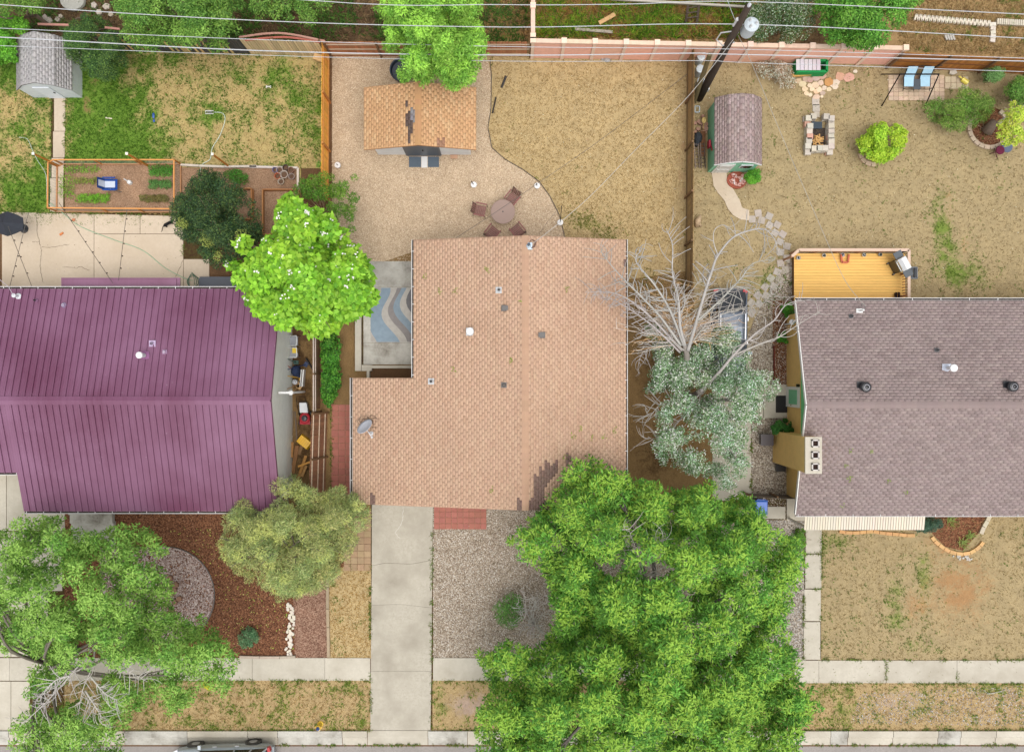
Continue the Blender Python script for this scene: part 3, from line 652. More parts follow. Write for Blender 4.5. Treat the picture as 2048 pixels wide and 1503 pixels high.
for px, py in ((1010, 615), (1083, 669)):
    p = P(px, py, 4.3); q = e((p.x, p.y, zr(p.x))); m = MB(); m.box(q + Z * .07, (.24, .18, .12), M=None); m.box(q + Z * .015, (.34, .28, .02)); bo = m.build('box_vent', 'plastic', H1, C(74, 70, 68)); m = MB(); m.box(q + e((0, 0, .14)), (.28, .21, .025)); m.build('hood', 'plastic', bo, C(82, 78, 76))
m = MB(); m.box((-5.6, S + .43, 1.1), (3.0, .06, 2.1)); gd = m.build('garage_door', 'paint', H1, C(226, 222, 214))
for k in range(4): m = MB(); m.box((-5.6, S + .395, .35 + k * .52), (2.9, .02, .46)); m.build('door_panel', 'paint', gd, C(232, 228, 220))
m = MB(); m.box((-2.2, S + .43, 1.03), (.95, .06, 2.03)); m.build('door', 'paint', H1, C(120, 66, 48))
for x in (0, 3.4): window(H1, (x, S + .42, 1.5), 1.5, 1.1, (0, -1, 0))
for x in (-2.8, .2, 3.2): window(H1, (x, N - .47, 1.6), 1.3, 1.0, (0, 1, 0))
for y in (-4, 0, 4): window(H1, (XE - .42, y, 1.6), 1.2, 1.0, (1, 0, 0))
for k, (x, y) in enumerate(((907, 738), (1130, 914), (985, 978), (1147, 871), (1210, 876), (1185, 876), (1232, 862), (846, 548), (877, 578), (1024, 718), (1133, 577), (910, 580), (975, 538), (1044, 600), (1162, 858))):   # fallen sprigs on the roof
    p = P(x, y, 4.0); zz = zr(p.x) + .03; V = []; 
    m = MB()
    for j in range(9):
        a = random.uniform(0, 6.28); b_ = e((p.x + random.uniform(-.09, .09), p.y + random.uniform(-.12, .12), zz)); d_ = e((math.cos(a), math.sin(a), .1)) * random.uniform(.06, .12); s_ = e((-math.sin(a), math.cos(a), 0)) * .022
        m.face([b_, b_ + d_ * .5 + s_, b_ + d_, b_ + d_ * .5 - s_], vary(C(142, 160, 62), .2))
    tag(m.build('fallen_leaves', 'leaf', None, attr=True), 'few fallen green leaves lying on the light brown roof', 'leaves', 'leaf sprigs on the brown roof')

# ---------------------------------------------------------------- purple standing-seam house at left, ridge east-west
H2 = thing('purple_roofed_house', 'house at left with a purple standing seam metal roof', 'house', (-16, -1, 0))
pN, pS, pR, pE, pW, ez, rz_ = 4.05, -6.29, -1.1, -10.83, -22.74, 3.0, 4.6
m = MB(); m.prism([(pE - .14, pN - .4), (pE - .14, pS + .5), (pW + .3, pS + .5), (pW + .3, -4.0), (-31, -4.0), (-31, pN - .4)], 0, 2.85)
m.add([(pE - .14, pN - .4, 2.85), (pE - .14, pS + .5, 2.85), (pE - .14, pR, 4.35), (pE - .3, pN - .4, 2.85), (pE - .3, pS + .5, 2.85), (pE - .3, pR, 4.35)], [(2, 1, 0), (3, 4, 5), (0, 3, 5, 2), (1, 2, 5, 4)])
m.build('wall', 'siding_grey', H2)
m = MB(); slope_deck(m, e((pW, pR, rz_)), e((pE, pR, rz_)), e((pE, pS, ez)), e((pW, pS, ez)), .14); slope_deck(m, e((-31, pR, rz_)), e((pE, pR, rz_)), e((pE, pN, ez)), e((-31, pN, ez)), .14)
f_ = (4.45 - pR - pR) ; slope_deck(m, e((-31, pR, rz_ - .15)), e((pW, pR, rz_ - .15)), e((pW, -4.45, rz_ - .15 - (rz_ - ez) * 3.35 / 5.19)), e((-31, -4.45, rz_ - .15 - (rz_ - ez) * 3.35 / 5.19)), .14)
mroof = m.build('roof', 'purple_metal', H2)
def panels(x0, x1, ry, rz0, ey, ez0, w_=.305):
    n = max(1, round((x1 - x0) / w_)); w_ = (x1 - x0) / n; me = None; d = e((0, ey - ry, ez0 - rz0)); L = d.length; d.normalize(); nn = e((1, 0, 0)).cross(d); nn = nn if nn.z > 0 else -nn
    m = MB(); a = e((0, 0, 0)); x = e((1, 0, 0))
    def bx(xa, xb, h0, h1): m.add([a + x * xx + d * yy + nn * hh for xx in (xa, xb) for yy in (0, L) for hh in (h0, h1)], [(0, 1, 3, 2), (4, 6, 7, 5), (0, 4, 5, 1), (2, 3, 7, 6), (0, 2, 6, 4), (1, 5, 7, 3)])
    bx(.006, w_ - .022, .006, .018); bx(w_ - .026, w_ + .002, .006, .075)
    bx(w_ * .32, w_ * .34, .018, .022); bx(w_ * .62, w_ * .64, .018, .022)
    me = bpy.data.meshes.new('roof_panel'); me.from_pydata([tuple(v) for v in m.v], [], m.f); me.materials.append(MAT('purple_metal'))
    for i in range(n): link('roof_panel', me, None, mroof, None, (x0 + i * w_, ry, rz0))
panels(pW, pE, pR, rz_, pS, ez); panels(-31, pE, pR, rz_, pN, ez); panels(-31, pW, pR, rz_ - .15, -4.45, rz_ - .15 - (rz_ - ez) * 3.35 / 5.19)
m = MB()
for s in (-1, 1):
    d = e((0, s * 5.17, -(rz_ - ez))).normalized() * .2; a, b = e((-31, pR, rz_ + .075)), e((pE + .01, pR, rz_ + .075)); m.face([a, b, b + d, a + d] if s < 0 else [a, a + d, b + d, b]); m.face([a + d, b + d, b + d - Z * .06, a + d - Z * .06])
m.build('ridge_cap', 'purple_metal', H2)
m = MB()
for s, yy in ((-1, pS), (1, pN)): m.bar((pE + .02, pR, rz_ - .02), (pE + .02, yy, ez - .02), .04, .18)
m.build('rake_trim', 'purple_metal', H2)
gutter(H2, (pW, pS, ez), (pE, pS, ez), e((0, -1, 0)), .8); gutter(H2, (-31, pN, ez), (pE, pN, ez), e((0, 1, 0)), .8)
gutter(H2, (-31, -4.45, 3.36), (pW - .02, -4.45, 3.36), e((0, -1, 0)), .8)
def zp(y): return rz_ - (rz_ - ez) * abs(y - pR) / 5.17
for px, py, kw in ((290, 710, dict(r=.1, h=.5, flash=.36, fcol=C(150, 96, 140), col=C(220, 220, 222), cap=.15)), (302, 686, dict(r=.05, h=.16, flash=.3, fcol=C(190, 170, 200), col=C(40, 38, 40))), (329, 703, dict(r=.05, h=.12, flash=.2, fcol=C(180, 150, 180), col=C(220, 220, 226))), (112, 607, dict(r=.06, h=.12, flash=.16, fcol=C(150, 130, 160), col=C(206, 206, 214))), (54, 597, dict(r=.04, h=.2, flash=.12, fcol=C(150, 110, 140), col=C(50, 48, 50)))):
    p = P(px, py, 4.0); vent(H2, (p.x, p.y, zp(p.y) + .02), **kw)
m = MB(); a = P(545, 785, 4.5); m.bar(e((pE - .05, pR + .32, 3.0)), e((pE + .5, pR + .32, 2.9)), .09, .07); m.tube([e((pE + .5, pR + .32, 2.9)), e((pE + .5, pR + .32, .2))], .05, 8); m.lathe(e((pE + .5, pR + .32, 2.86)), [(.09, 0), (.12, .05), (.08, .1)], 12); m.build('downspout', 'paint', H2, C(232, 232, 230))
m = MB(); m.box((P(240, 566, 2.6).x, pN + .3, 2.5), (5.6, .55, .06)); aw = m.build('awning', 'purple_metal', H2); m = MB(); m.box((P(240, 566, 2.6).x, pN + .34, 2.56), (5.3, .34, .05)); m.build('awning_panel', 'purple_metal', aw)
m = MB()
for k in range(3): m.box((P(190, 1040).x, -6.6 - k * .45, .42 - k * .14), (2.1, .5 , .28))
m.build('front_step', 'concrete_old', H2); m = MB(); m.box((P(190, 1068).x, P(190, 1076).y, .05), (2.1, .7, .09)); m.build('landing', 'concrete_old', H2)

# ---------------------------------------------------------------- mauve-roofed house at right, ridge east-west
H3 = thing('mauve_roofed_house', 'house at right with a mauve grey shingle roof and tan chimney', 'house', (20, -1.4, 0))
rN, rS, rR, rW, rE, e3, t3 = 3.52, -6.43, -1.3, 13.21, 31.0, 3.0, 4.53
m = MB(); m.prism([(13.72, rN - .5), (30.5, rN - .5), (30.5, rS + .5), (13.72, rS + .5)], 0, 2.15); m.build('wall', 'siding_tan', H3)
m = MB(); m.prism([(13.74, rN - .5), (30.5, rN - .5), (30.5, rS + .5), (13.74, rS + .5)], 2.15, 2.8)
for x in (13.74, 30.4): m.add([(x, rN - .5, 2.8), (x, rS + .5, 2.8), (x, rR, 4.35), (x + .1, rN - .5, 2.8), (x + .1, rS + .5, 2.8), (x + .1, rR, 4.35)], [(0, 1, 2), (5, 4, 3), (0, 2, 5, 3), (1, 4, 5, 2)])
m.build('gable_wall', 'siding_green', H3)
m = MB(); slope_deck(m, e((rW, rR, t3)), e((rE, rR, t3)), e((rE, rS, e3)), e((rW, rS, e3))); slope_deck(m, e((rE, rR, t3)), e((rW, rR, t3)), e((rW, rN, e3)), e((rE, rN, e3)))
roof3 = m.build('roof', 'shingle', H3, C(132, 114, 113))
def c_mauve(p):
    f = random.random(); return vary(C(157, 140, 137) if f < .6 else (C(164, 147, 143) if f < .8 else C(149, 132, 129)), .03, .012)
F = []
for yy in (rN, rS):
    d = e((0, yy - rR, e3 - t3)); L = d.length; F.append(shingle_recs(e((rW, rR, t3)), e((1, 0, 0)), d.normalized(), rE - rW, L, c_mauve, expo=.14))
emit_shingles(roof3, F, expo=.14)
x = rW
while x < 27:
    m = MB()
    for yy in (rN, rS):
        d = e((0, yy - rR, e3 - t3)).normalized() * .16; a = e((x, rR, t3 + .035)); q = [a, a + e((.24, 0, .004)), a + e((.24, 0, .004)) + d, a + d]; m.face(q if yy == rS else q[::-1]); m.add(q + [k - Z * .014 for k in q], [(1, 2, 6, 5), (2, 3, 7, 6)])
    m.build('ridge_cap', 'shingle', roof3, vary(C(150, 133, 130), .04, .01)); x += .235
m = MB()
for yy in (rN, rS): m.bar((rW - .02, rR, t3 - .05), (rW - .02, yy, e3 - .05), .04, .2)
m.build('rake_trim', 'paint', H3, C(238, 236, 232))
gutter(H3, (rW, rN, e3), (rE, rN, e3), e((0, 1, 0)), 1.33); gutter(H3, (rW, rS, e3), (rE, rS, e3), e((0, -1, 0)), 1.28)
def z3(y): return t3 - (t3 - e3) * abs(y - rR) / (4.82 if y > rR else 5.13)
for px, py in ((1725, 773), (2017, 772)):
    p = P(px, py, 4.2); q = e((p.x, p.y, z3(p.y))); m = MB(); m.lathe(q, [(.24, 0), (.24, .02), (.17, .04), (.17, .22), (.23, .24), (.24, .34), (.19, .4), (.1, .42), (.02, .43)], 20); m.box(q + e((-.14, .1, .03)), (.3, .3, .02))
    v = m.build('turbine_vent', 'plastic', H3, C(46, 46, 50), smooth=False); m = MB(); m.lathe(q + Z * .425, [(.12, 0), (.12, .012), (.1, .012), (.1, 0)], 20); m.build('ring', 'metal', v, C(150, 150, 156))
p = P(1912, 735, 4.6); q = e((p.x, p.y, z3(p.y))); vent(H3, q - e((.14, 0, 0)), r=.08, h=.55, flash=.4, fcol=C(206, 212, 226), col=C(226, 226, 230), cap=.17)
for px, py in ((1711, 630), (1874, 699)):
    p = P(px, py, 3.8); vent(H3, (p.x, p.y, z3(p.y)), r=.045, h=.2, flash=.2, fcol=C(96, 96, 98), col=C(70, 72, 74))
m = MB(); q = [e((x, y, z)) for z, g in ((0, 0), (5.0, 0)) for x, y in ((13.03, -2.73), (13.72, -2.73), (13.72, -4.3), (13.03, -4.3))]
m.prism([(13.03, -2.73), (13.70, -2.73), (13.70, -4.3), (13.03, -4.3)], 0, 4.9); ch = m.build('chimney', 'siding_tan', H3)
m = MB(); m.prism([(13.0, -2.7), (13.74, -2.7), (13.74, -4.33), (13.0, -4.33)], 4.9, 5.0); m.build('chimney_cap', 'concrete', ch)
for y in (-2.98, -3.5, -4.02):
    m = MB(); c = e((13.42, y, 5.0)); [m.box(c + e((a * .14, b * .14, .06)), (.05 if a else .33, .05 if b else .33, .12)) for a, b in ((1, 0), (-1, 0), (0, 1), (0, -1))]; fl = m.build('flue_liner', 'stone', ch, C(214, 206, 200)); m = MB(); m.box(c + Z * .01, (.24, .24, .015)); m.build('flue_opening', 'stone', fl, C(52, 34, 28))
m = MB(); p0, p1 = P(1607, 1030, 2.6), P(1847, 1030, 2.6); n = 46
for i in range(n):
    xa = p0.x + (p1.x - p0.x) * i / n; wd = (p1.x - p0.x) / n
    b = MB(); b.add([(xa, rS + .1, 2.86), (xa + wd * .8, rS + .1, 2.86), (xa + wd * .8, -7.22, 2.7), (xa, -7.22, 2.7), (xa, rS + .1, 2.83), (xa + wd * .8, rS + .1, 2.83), (xa + wd * .8, -7.22, 2.67), (xa, -7.22, 2.67)], [(3, 2, 1, 0), (4, 5, 6, 7), (0, 1, 5, 4), (2, 3, 7, 6), (1, 2, 6, 5), (3, 0, 4, 7)])
    if i == 0: pc = MB(); pc.add([(p0.x, rS + .1, 2.82), (p1.x, rS + .1, 2.82), (p1.x, -7.2, 2.66), (p0.x, -7.2, 2.66)], [(3, 2, 1, 0)]); pco = pc.build('porch_cover', 'paint', H3, C(176, 164, 146))
    b.build('porch_slat', 'paint', pco, vary(C(226, 214, 194), .04))
for x in (p0.x + .1, p1.x - .1): m = MB(); m.bar((x, -7.1, 0), (x, -7.1, 2.66), .09, .09); m.build('porch_post', 'paint', H3, C(226, 220, 208))
m = MB(); a = e((13.55, 2.0, 0)); m.tube([e((13.3, rN - .95, 2.85)), e((13.28, 2.55, 2.3)), e((13.5, 2.55, 2.0)), e((13.6, 2.55, .2))], .05, 8); m.lathe(e((13.28, 2.55, 2.2)), [(.1, 0), (.14, .08), (.1, .16)], 12); m.build('downspout', 'paint', H3, C(236, 236, 236))
m = MB(); m.box((13.68, -1.02, 1.05), (.06, 1.0, 2.1)); dr = m.build('side_door', 'paint', H3, C(238, 236, 228)); m = MB(); m.box((13.66, -1.02, 1.25), (.06, .7, 1.2)); m.build('door_panel', 'paint', dr, C(118, 196, 150)); m = MB(); m.ball((13.62, -1.42, 1.0), .035); m.build('handle', 'metal', dr, C(180, 170, 140))
p = P(1596, 770, 2.0); m = MB(); m.box((13.66, p.y, 2.0), (.1, .1, .18)); m.box((13.6, p.y, 2.1), (.14, .14, .05)); m.build('wall_lamp', 'metal', H3, C(90, 74, 62))
for k, (x, y) in enumerate(((1784, 960), (1690, 931), (1703, 960), (1702, 953), (1820, 985), (1695, 1012), (1738, 902), (1700, 898))):
    p = P(x, y, 3.7); zz = z3(p.y) + .03; m = MB()
    for j in range(8):
        a = random.uniform(0, 6.28); b_ = e((p.x + random.uniform(-.09, .09), p.y + random.uniform(-.1, .1), zz)); d_ = e((math.cos(a), math.sin(a), .1)) * random.uniform(.06, .11); s_ = e((-math.sin(a), math.cos(a), 0)) * .02
        m.face([b_, b_ + d_ * .5 + s_, b_ + d_, b_ + d_ * .5 - s_], vary(C(150, 170, 80), .2))
    tag(m.build('fallen_leaves', 'leaf', None, attr=True), 'few fallen green leaves lying on the mauve roof', 'leaves', 'leaf sprigs on the mauve roof')

# ---------------------------------------------------------------- tan-roofed shed in the gravel yard
T = thing('tan_roofed_shed', 'pale shed with an orange tan shingle roof standing in the pea gravel', 'shed', (-4.33, 12.2, 0))
sx0, sx1, sy0, sy1, sr, se, st_ = -7.03, -1.71, 10.73, 13.70, -4.37, 2.2, 3.05
m = MB(); m.prism([(-6.68, 11.05), (-2.06, 11.05), (-2.06, 13.4), (-6.68, 13.4)], 0, 2.2)
for y in (11.05, 13.3): m.add([(-6.68, y, 2.2), (-2.06, y, 2.2), (sr, y, 2.93), (-6.68, y + .1, 2.2), (-2.06, y + .1, 2.2), (sr, y + .1, 2.93)], [(0, 1, 2), (5, 4, 3), (0, 2, 5, 3), (1, 4, 5, 2)])
m.build('wall', 'siding_white', T)
m = MB(); slope_deck(m, e((sr, sy0, st_)), e((sr, sy1, st_)), e((sx1, sy1, se)), e((sx1, sy0, se)), .09); slope_deck(m, e((sr, sy1, st_)), e((sr, sy0, st_)), e((sx0, sy0, se)), e((sx0, sy1, se)), .09)
rt = m.build('roof', 'shingle', T, C(184, 134, 92))
def c_tan(p):
    px = 1024 + p.x * 40 * 44 / (44 - p.z); py = 751 - p.y * 40 * 44 / (44 - p.z)
    if any(a <= px <= c and b <= py <= d for a, b, c, d in [(812, 222, 822, 246), (818, 245, 828, 268), (814, 196, 820, 212), (820, 268, 826, 284)]): return vary(C(104, 88, 82), .08)
    if any(a <= px <= c and b <= py <= d for a, b, c, d in [(821, 220, 832, 248)]): return vary(C(150, 146, 150), .05)
    if any(a <= px <= c and b <= py <= d for a, b, c, d in [(868, 280, 884, 296)]): return vary(C(168, 128, 104), .05)
    return vary(C(214, 168, 124) if random.random() < .8 else C(222, 180, 136), .03, .01)
F = []
for xx in (sx0, sx1):
    d = e((xx - sr, 0, se - st_)); F.append(shingle_recs(e((sr, sy0, st_)), e((0, 1, 0)), d.normalized(), sy1 - sy0, d.length, c_tan))
emit_shingles(rt, F)
y = sy0
while y < sy1 - .1:
    m = MB()
    for xx in (sx0, sx1):
        d = e((xx - sr, 0, se - st_)).normalized() * .16; a = e((sr, y, st_ + .035)); q = [a, a + e((0, .24, .004)), a + e((0, .24, .004)) + d, a + d]; m.face(q if xx > sr else q[::-1]); m.add(q + [k - Z * .014 for k in q], [(1, 2, 6, 5), (2, 3, 7, 6)])
    m.build('ridge_cap', 'shingle', rt, vary(C(196, 150, 108), .05)); y += .235
m = MB(); m.box((-4.4, 11.02, 1.1), (1.75, .07, 2.2)); dd = m.build('double_door', 'paint', T, C(98, 106, 116)); m = MB(); m.box((-4.4, 10.97, 2.35), (1.75, .04, .3)); m.build('door_header', 'paint', dd, C(98, 106, 116)); m = MB(); m.box((-4.35, 10.96, 1.1), (.05, .06, .2)); m.build('handle', 'metal', dd, C(30, 30, 32))
# ---------------------------------------------------------------- small grey gambrel shed at top left
G = thing('grey_roofed_shed', 'small white shed with a grey gambrel shingle roof beside the west lawn', 'shed', (-22.7, 15, 0))
gp = [(-24.0, 1.35), (-23.4, 2.05), (-22.6, 2.45), (-21.85, 2.05), (-21.36, 1.35)]; gs, gn = 13.84, 16.27
m = MB(); prof = [(-23.9, 0), (-23.9, 1.35), (-23.36, 2.0), (-22.6, 2.38), (-21.9, 2.0), (-21.48, 1.35), (-21.48, 0)]; n = len(prof)
m.add([(x, 13.9, z) for x, z in prof] + [(x, 16.2, z) for x, z in prof], [tuple(range(n)), tuple(range(n, 2 * n))[::-1]] + [(i, n + i, n + (i + 1) % n, (i + 1) % n) for i in range(n)])
m.build('wall', 'siding_white', G)
m = MB(); F = []
for i in range(4):
    (xa, za), (xb, zb) = gp[i], gp[i + 1]
    if i < 2: xa, za, xb, zb = xb, zb, xa, za
    slope_deck(m, e((xa, gs, za)), e((xa, gn, za)), e((xb, gn, zb)), e((xb, gs, zb)), .05); d = e((xb - xa, 0, zb - za))
    F.append(shingle_recs(e((xa, gs, za)), e((0, 1, 0)), d.normalized(), gn - gs, d.length, lambda p: vary(C(184, 180, 180) if random.random() < .8 else C(194, 190, 188), .04, .01)))
rg = m.build('roof', 'shingle', G, C(120, 118, 118)); emit_shingles(rg, F)
m = MB(); m.box((-22.7, 13.87, .85), (.8, .03, 1.6)); dq = m.build('door', 'paint', G, (.76, .8, .85)); m = MB(); m.box((-22.38, 13.84, .95), (.04, .04, .14)); m.build('handle', 'metal', dq, C(60, 60, 62))
# ---------------------------------------------------------------- green shed with mauve roof
K = thing('green_shed', 'mint green shed with a mauve grey roof beside the brown fence', 'shed', (10.8, 11.7, 0))
kp = [(9.72, 1.75), (10.3, 2.25), (10.88, 2.42), (11.45, 2.25), (11.97, 1.75)]; ks, kn = 10.13, 13.36
prof = [(9.78, 0), (9.78, 1.7), (10.32, 2.18), (10.88, 2.34), (11.44, 2.18), (11.9, 1.7), (11.9, 0)]; m = MB()
m.add([(x, 10.18, z) for x, z in prof] + [(x, 13.25, z) for x, z in prof], [tuple(range(n)), tuple(range(n, 2 * n))[::-1]] + [(i, n + i, n + (i + 1) % n, (i + 1) % n) for i in range(n)]); m.build('wall', 'siding_mint', K)
m = MB(); F = []
for i in range(4):
    (xa, za), (xb, zb) = kp[i], kp[i + 1]
    if i < 2: xa, za, xb, zb = xb, zb, xa, za
    slope_deck(m, e((xa, ks, za)), e((xa, kn, za)), e((xb, kn, zb)), e((xb, ks, zb)), .05); d = e((xb - xa, 0, zb - za))
    F.append(shingle_recs(e((xa, ks, za)), e((0, 1, 0)), d.normalized(), kn - ks, d.length, lambda p: vary(C(166, 146, 142) if random.random() < .7 else C(180, 160, 156), .05)))
rk = m.build('roof', 'shingle', K, C(112, 94, 92)); emit_shingles(rk, F)
m = MB(); [m.bar((kp[i][0], ks - .02, kp[i][1] - .03), (kp[i + 1][0], ks - .02, kp[i + 1][1] - .03), .03, .1) for i in range(4)]; m.build('fascia', 'paint', K, C(238, 238, 236))
m = MB(); m.box((10.35, 10.16, .86), (.82, .04, 1.7)); kd = m.build('door', 'paint', K, C(240, 240, 236))
for z in (.5, 1.25): m = MB(); m.box((10.35, 10.13, z), (.6, .03, .6)); m.build('door_panel', 'paint', kd, C(228, 228, 224))
m = MB(); m.box((11.35, 10.15, 1.35), (.6, .05, .5)); kw = m.build('window', 'paint', K, C(236, 238, 240)); m = MB(); m.box((11.35, 10.12, 1.35), (.5, .03, .4)); m.build('pane', 'glass', kw)
# ================================================================ fences and walls
def board_mesh(w_, t, h, name='board', mat='wood'):
    m = MB(); c = min(.02, w_ * .2)
    m.add([(-w_ / 2, -t / 2, 0), (w_ / 2, -t / 2, 0), (w_ / 2, -t / 2, h - c), (w_ / 2 - c, -t / 2, h), (-w_ / 2 + c, -t / 2, h), (-w_ / 2, -t / 2, h - c)] + [(-w_ / 2, t / 2, 0), (w_ / 2, t / 2, 0), (w_ / 2, t / 2, h - c), (w_ / 2 - c, t / 2, h), (-w_ / 2 + c, t / 2, h), (-w_ / 2, t / 2, h - c)],
          [(0, 1, 2, 3, 4, 5), (11, 10, 9, 8, 7, 6)] + [(i, i + 6, (i + 1) % 6 + 6, (i + 1) % 6) for i in range(6)])
    me = bpy.data.meshes.new(name); me.from_pydata([tuple(v) for v in m.v], [], m.f); me.materials.append(MAT(mat)); return me
def fence(name, label, p, q, h, colfn, bw=.14, gap=.01, side=1, post=2.4, lean=(0, 0), rails=(.3, 1.45), railcol=C(150, 116, 80), postcol=C(130, 100, 72), postw=.09, jitter=.02):
    """p,q: ground points; side: which side carries rails and posts; lean: top offset in metres"""
    p, q = Vector(p), Vector(q); d = q - p; L = d.length; d.normalize(); nrm = Vector((-d.y, d.x, 0)) * side; a = math.atan2(d.y, d.x)
    root = thing(name, label, 'fence', p)
    n = int(L / (bw + gap)); me = board_mesh(bw, .018, h); ln = Vector((lean[0], lean[1], 0))
    tilt = math.atan2(ln.dot(Vector((-d.y, d.x, 0))), h)
    for i in range(n):
        o = link('board', me, None, root, colfn(i, n), p + d * ((i + .5) * (bw + gap)) + Z * random.uniform(-jitter, jitter))
        o.rotation_euler = (-tilt, random.uniform(-.006, .006), a); o.rotation_mode = 'XYZ'
        o.scale = (1, 1, 1 + random.uniform(-.02, .02))
    for z in rails:
        if z > h: continue
        off = nrm * .03 + ln * (z / h); m = MB(); m.bar(p + off + Z * z, q + off + Z * z, .04, .085); m.build('rail', 'plank', root, vary(railcol, .1))
    k = max(1, round(L / post))
    for i in range(k + 1):
        b = p + d * (L * i / k) + nrm * .06; m = MB(); m.bar(b, b + Z * (h + .04) + ln, postw, postw); m.build('post', 'wood', root, vary(postcol, .12))
    return root
orange = lambda i, n: vary(C(240, 172, 76, 1.35), .12, .05)
fence('orange_board_fence', 'orange cedar board fence between the west lawn and the pea gravel yard', P(659, 108), P(657, 400), 1.75, orange, side=1, railcol=C(214, 150, 80), postcol=C(196, 132, 70))
def old(i, n):
    f = i / n
    if f > .66: return vary(C(206, 182, 144, 1.3), .2)
    return vary(C(84, 82, 84), .25) if random.random() < .62 else vary(C(212, 180, 126, 1.3), .2)
fence('patched_rear_fence', 'weathered rear fence of dark and pale boards behind the west lawn', P(205, 98), P(655, 112), 1.95, old, bw=.115, gap=.02, side=1)
fence('brown_rear_fence', 'reddish brown rear fence behind the bright tree and tan shed', P(664, 112), P(1060, 112), 1.9, lambda i, n: vary(C(168, 112, 78, 1.3), .14), side=-1, railcol=C(206, 184, 156), rails=(.35, 1.0, 1.6))
fence('brown_side_fence', 'tall brown board fence dividing the dry lawn from the fire pit yard', P(1374, 112), P(1371, 585), 1.8, lambda i, n: vary(C(150, 124, 86, 1.25), .1), side=-1, railcol=C(120, 96, 64))
fence('stained_rear_fence', 'dark honey stained rear fence behind the swing at top right', P(1772, 134), P(2140, 152), 2.0, lambda i, n: vary(C(172, 114, 56, 1.3), .2), side=-1, railcol=C(132, 84, 44), rails=(.35, 1.0, 1.7))
fence('grey_side_fence', 'low brown fence with white top rail between the ivy and the purple house', P(640, 672), P(640, 822), 1.35, lambda i, n: vary(C(138, 106, 82, 1.2), .12), side=1, rails=(.9, 1.25), railcol=C(226, 212, 196), lean=(-.08, 0))
fence('leaning_fence', 'leaning brown picket fence with three rails beside the red paver walk', P(655, 824), P(650, 1000), 1.75, lambda i, n: vary(C(146, 104, 78, 1.2), .12), side=1, rails=(.3, .9, 1.55), railcol=C(214, 190, 164), lean=(-.42, 0))
fence('timber_gate', 'weathered grey plank gate beside the blue bin and tan wall', P(1487, 986), P(1592, 990), 1.3, lambda i, n: vary(C(126, 116, 106), .18), bw=.18, side=1, railcol=C(110, 100, 92), post=1.3)
# pink precast wall
wp, wq = P(1064, 114), P(1772, 128); d = (wq - wp); L = d.length; d.normalize(); ang_ = math.atan2(d.y, d.x)
PW = thing('pink_precast_wall', 'pink precast concrete garden wall with posts behind the dry lawn', 'wall', wp)
k = 12; seg = L / k; HW = 2.15
def wallrun(p, d, k, seg, root):
    nrm = Vector((-d.y, d.x, 0))
    for i in range(k):
        a, b = p + d * (i * seg + .09), p + d * ((i + 1) * seg - .09); c = vary(C(232, 178, 158, 1.35), .04)
        m = MB(); m.bar(a + Z * HW / 2, b + Z * HW / 2, .08, HW - .08)
        pa = m.build('panel', 'stone', root, c)
        m = MB(); m.bar(a - d * .09 + Z * (HW - .0), b + d * .09 + Z * (HW - .0), .2, .09); m.build('cap_rail', 'stone', root, vary(C(240, 206, 182), .04))
    for i in range(k + 1):
        c = p + d * (i * seg); m = MB(); m.bar(c, c + Z * (HW - .05), .16, .2); m.bar(c + Z * (HW + .02), c + Z * (HW + .14), .26, .26); m.build('post', 'stone', root, vary(C(226, 198, 178, 1.3), .05))
wallrun(wp, d, k, seg, PW)
PW2 = thing('pink_wall_return', 'pink precast wall running away up the picture beside pale dry grass', 'wall', wp)
wallrun(wp + e((0, .2, 0)), e((0, 1, 0)), 3, 1.45, PW2)
# corrugated red strips tucked behind the patched fence
for k, (a, b, c) in enumerate((((478, 74), (560, 66), (650, 82)), ((490, 80), (570, 74), (640, 84)))):
    m = MB(); pts = [P(x, y, 1.9) for x, y in (a, b, c)]; sp = spline(pts, 8); [m.bar(sp[i], sp[i + 1], .09, .04) for i in range(len(sp) - 1)]
    tag(m.build('bowed_plank', 'plank', None, C(190, 108, 92) if k else C(200, 150, 134)), ['pale pink bowed plank lying along the top of the patched rear fence', 'red bowed plank just below the pale one on the patched rear fence'][k], 'plank')
m = MB(); m.bar(P(628, 112, .35), P(656, 122, .35), .32, .18); tag(m.build('cut_log', 'wood', None, C(226, 186, 132)), 'short cut log against the orange fence near the rear corner', 'log')

# ================================================================ utility pole and wires
pb, pt = P(1398, 196), P(1497, 12, 10.2)
UP = thing('utility_pole', 'tall dark wooden utility pole with a grey transformer', 'utility pole', pb)
m = MB(); m.tube([pb, pb.lerp(pt, .5), pt], [.2, .17, .13], 12); m.build('pole', 'bark', UP, C(76, 64, 56), smooth=True)
pd = (pt - pb)
def on(t): return pb + pd * t
m = MB(); c = on(.82) + e((.48, -.05, 0)); m.lathe(c, [(.02, -.5), (.26, -.48), (.28, -.4), (.28, .3), (.3, .32), (.3, .36), (.2, .44), (.02, .48)], 20); tf = m.build('transformer', 'paint', UP, C(206, 216, 222), smooth=False)
for a in (.0, 2.2, 4.2): m = MB(); m.lathe(c + e((.15 * math.cos(a), .15 * math.sin(a), .44)), [(.05, 0), (.06, .06), (.03, .1), (.05, .14), (.02, .22)], 8); m.build('bushing', 'paint', tf, C(226, 228, 230))
m = MB(); [m.bar(on(.82) + Z * z, c + Z * z, .06, .06) for z in (-.25, .2)]; m.build('bracket', 'metal', UP, C(150, 152, 156))
m = MB(); q = on(.86) + e((-.16, .02, 0)); m.tube([q - Z * .4, q + Z * .25], .05, 8); m.ball(q + Z * .25, .08); m.build('cutout_fuse', 'paint', UP, C(236, 236, 238))
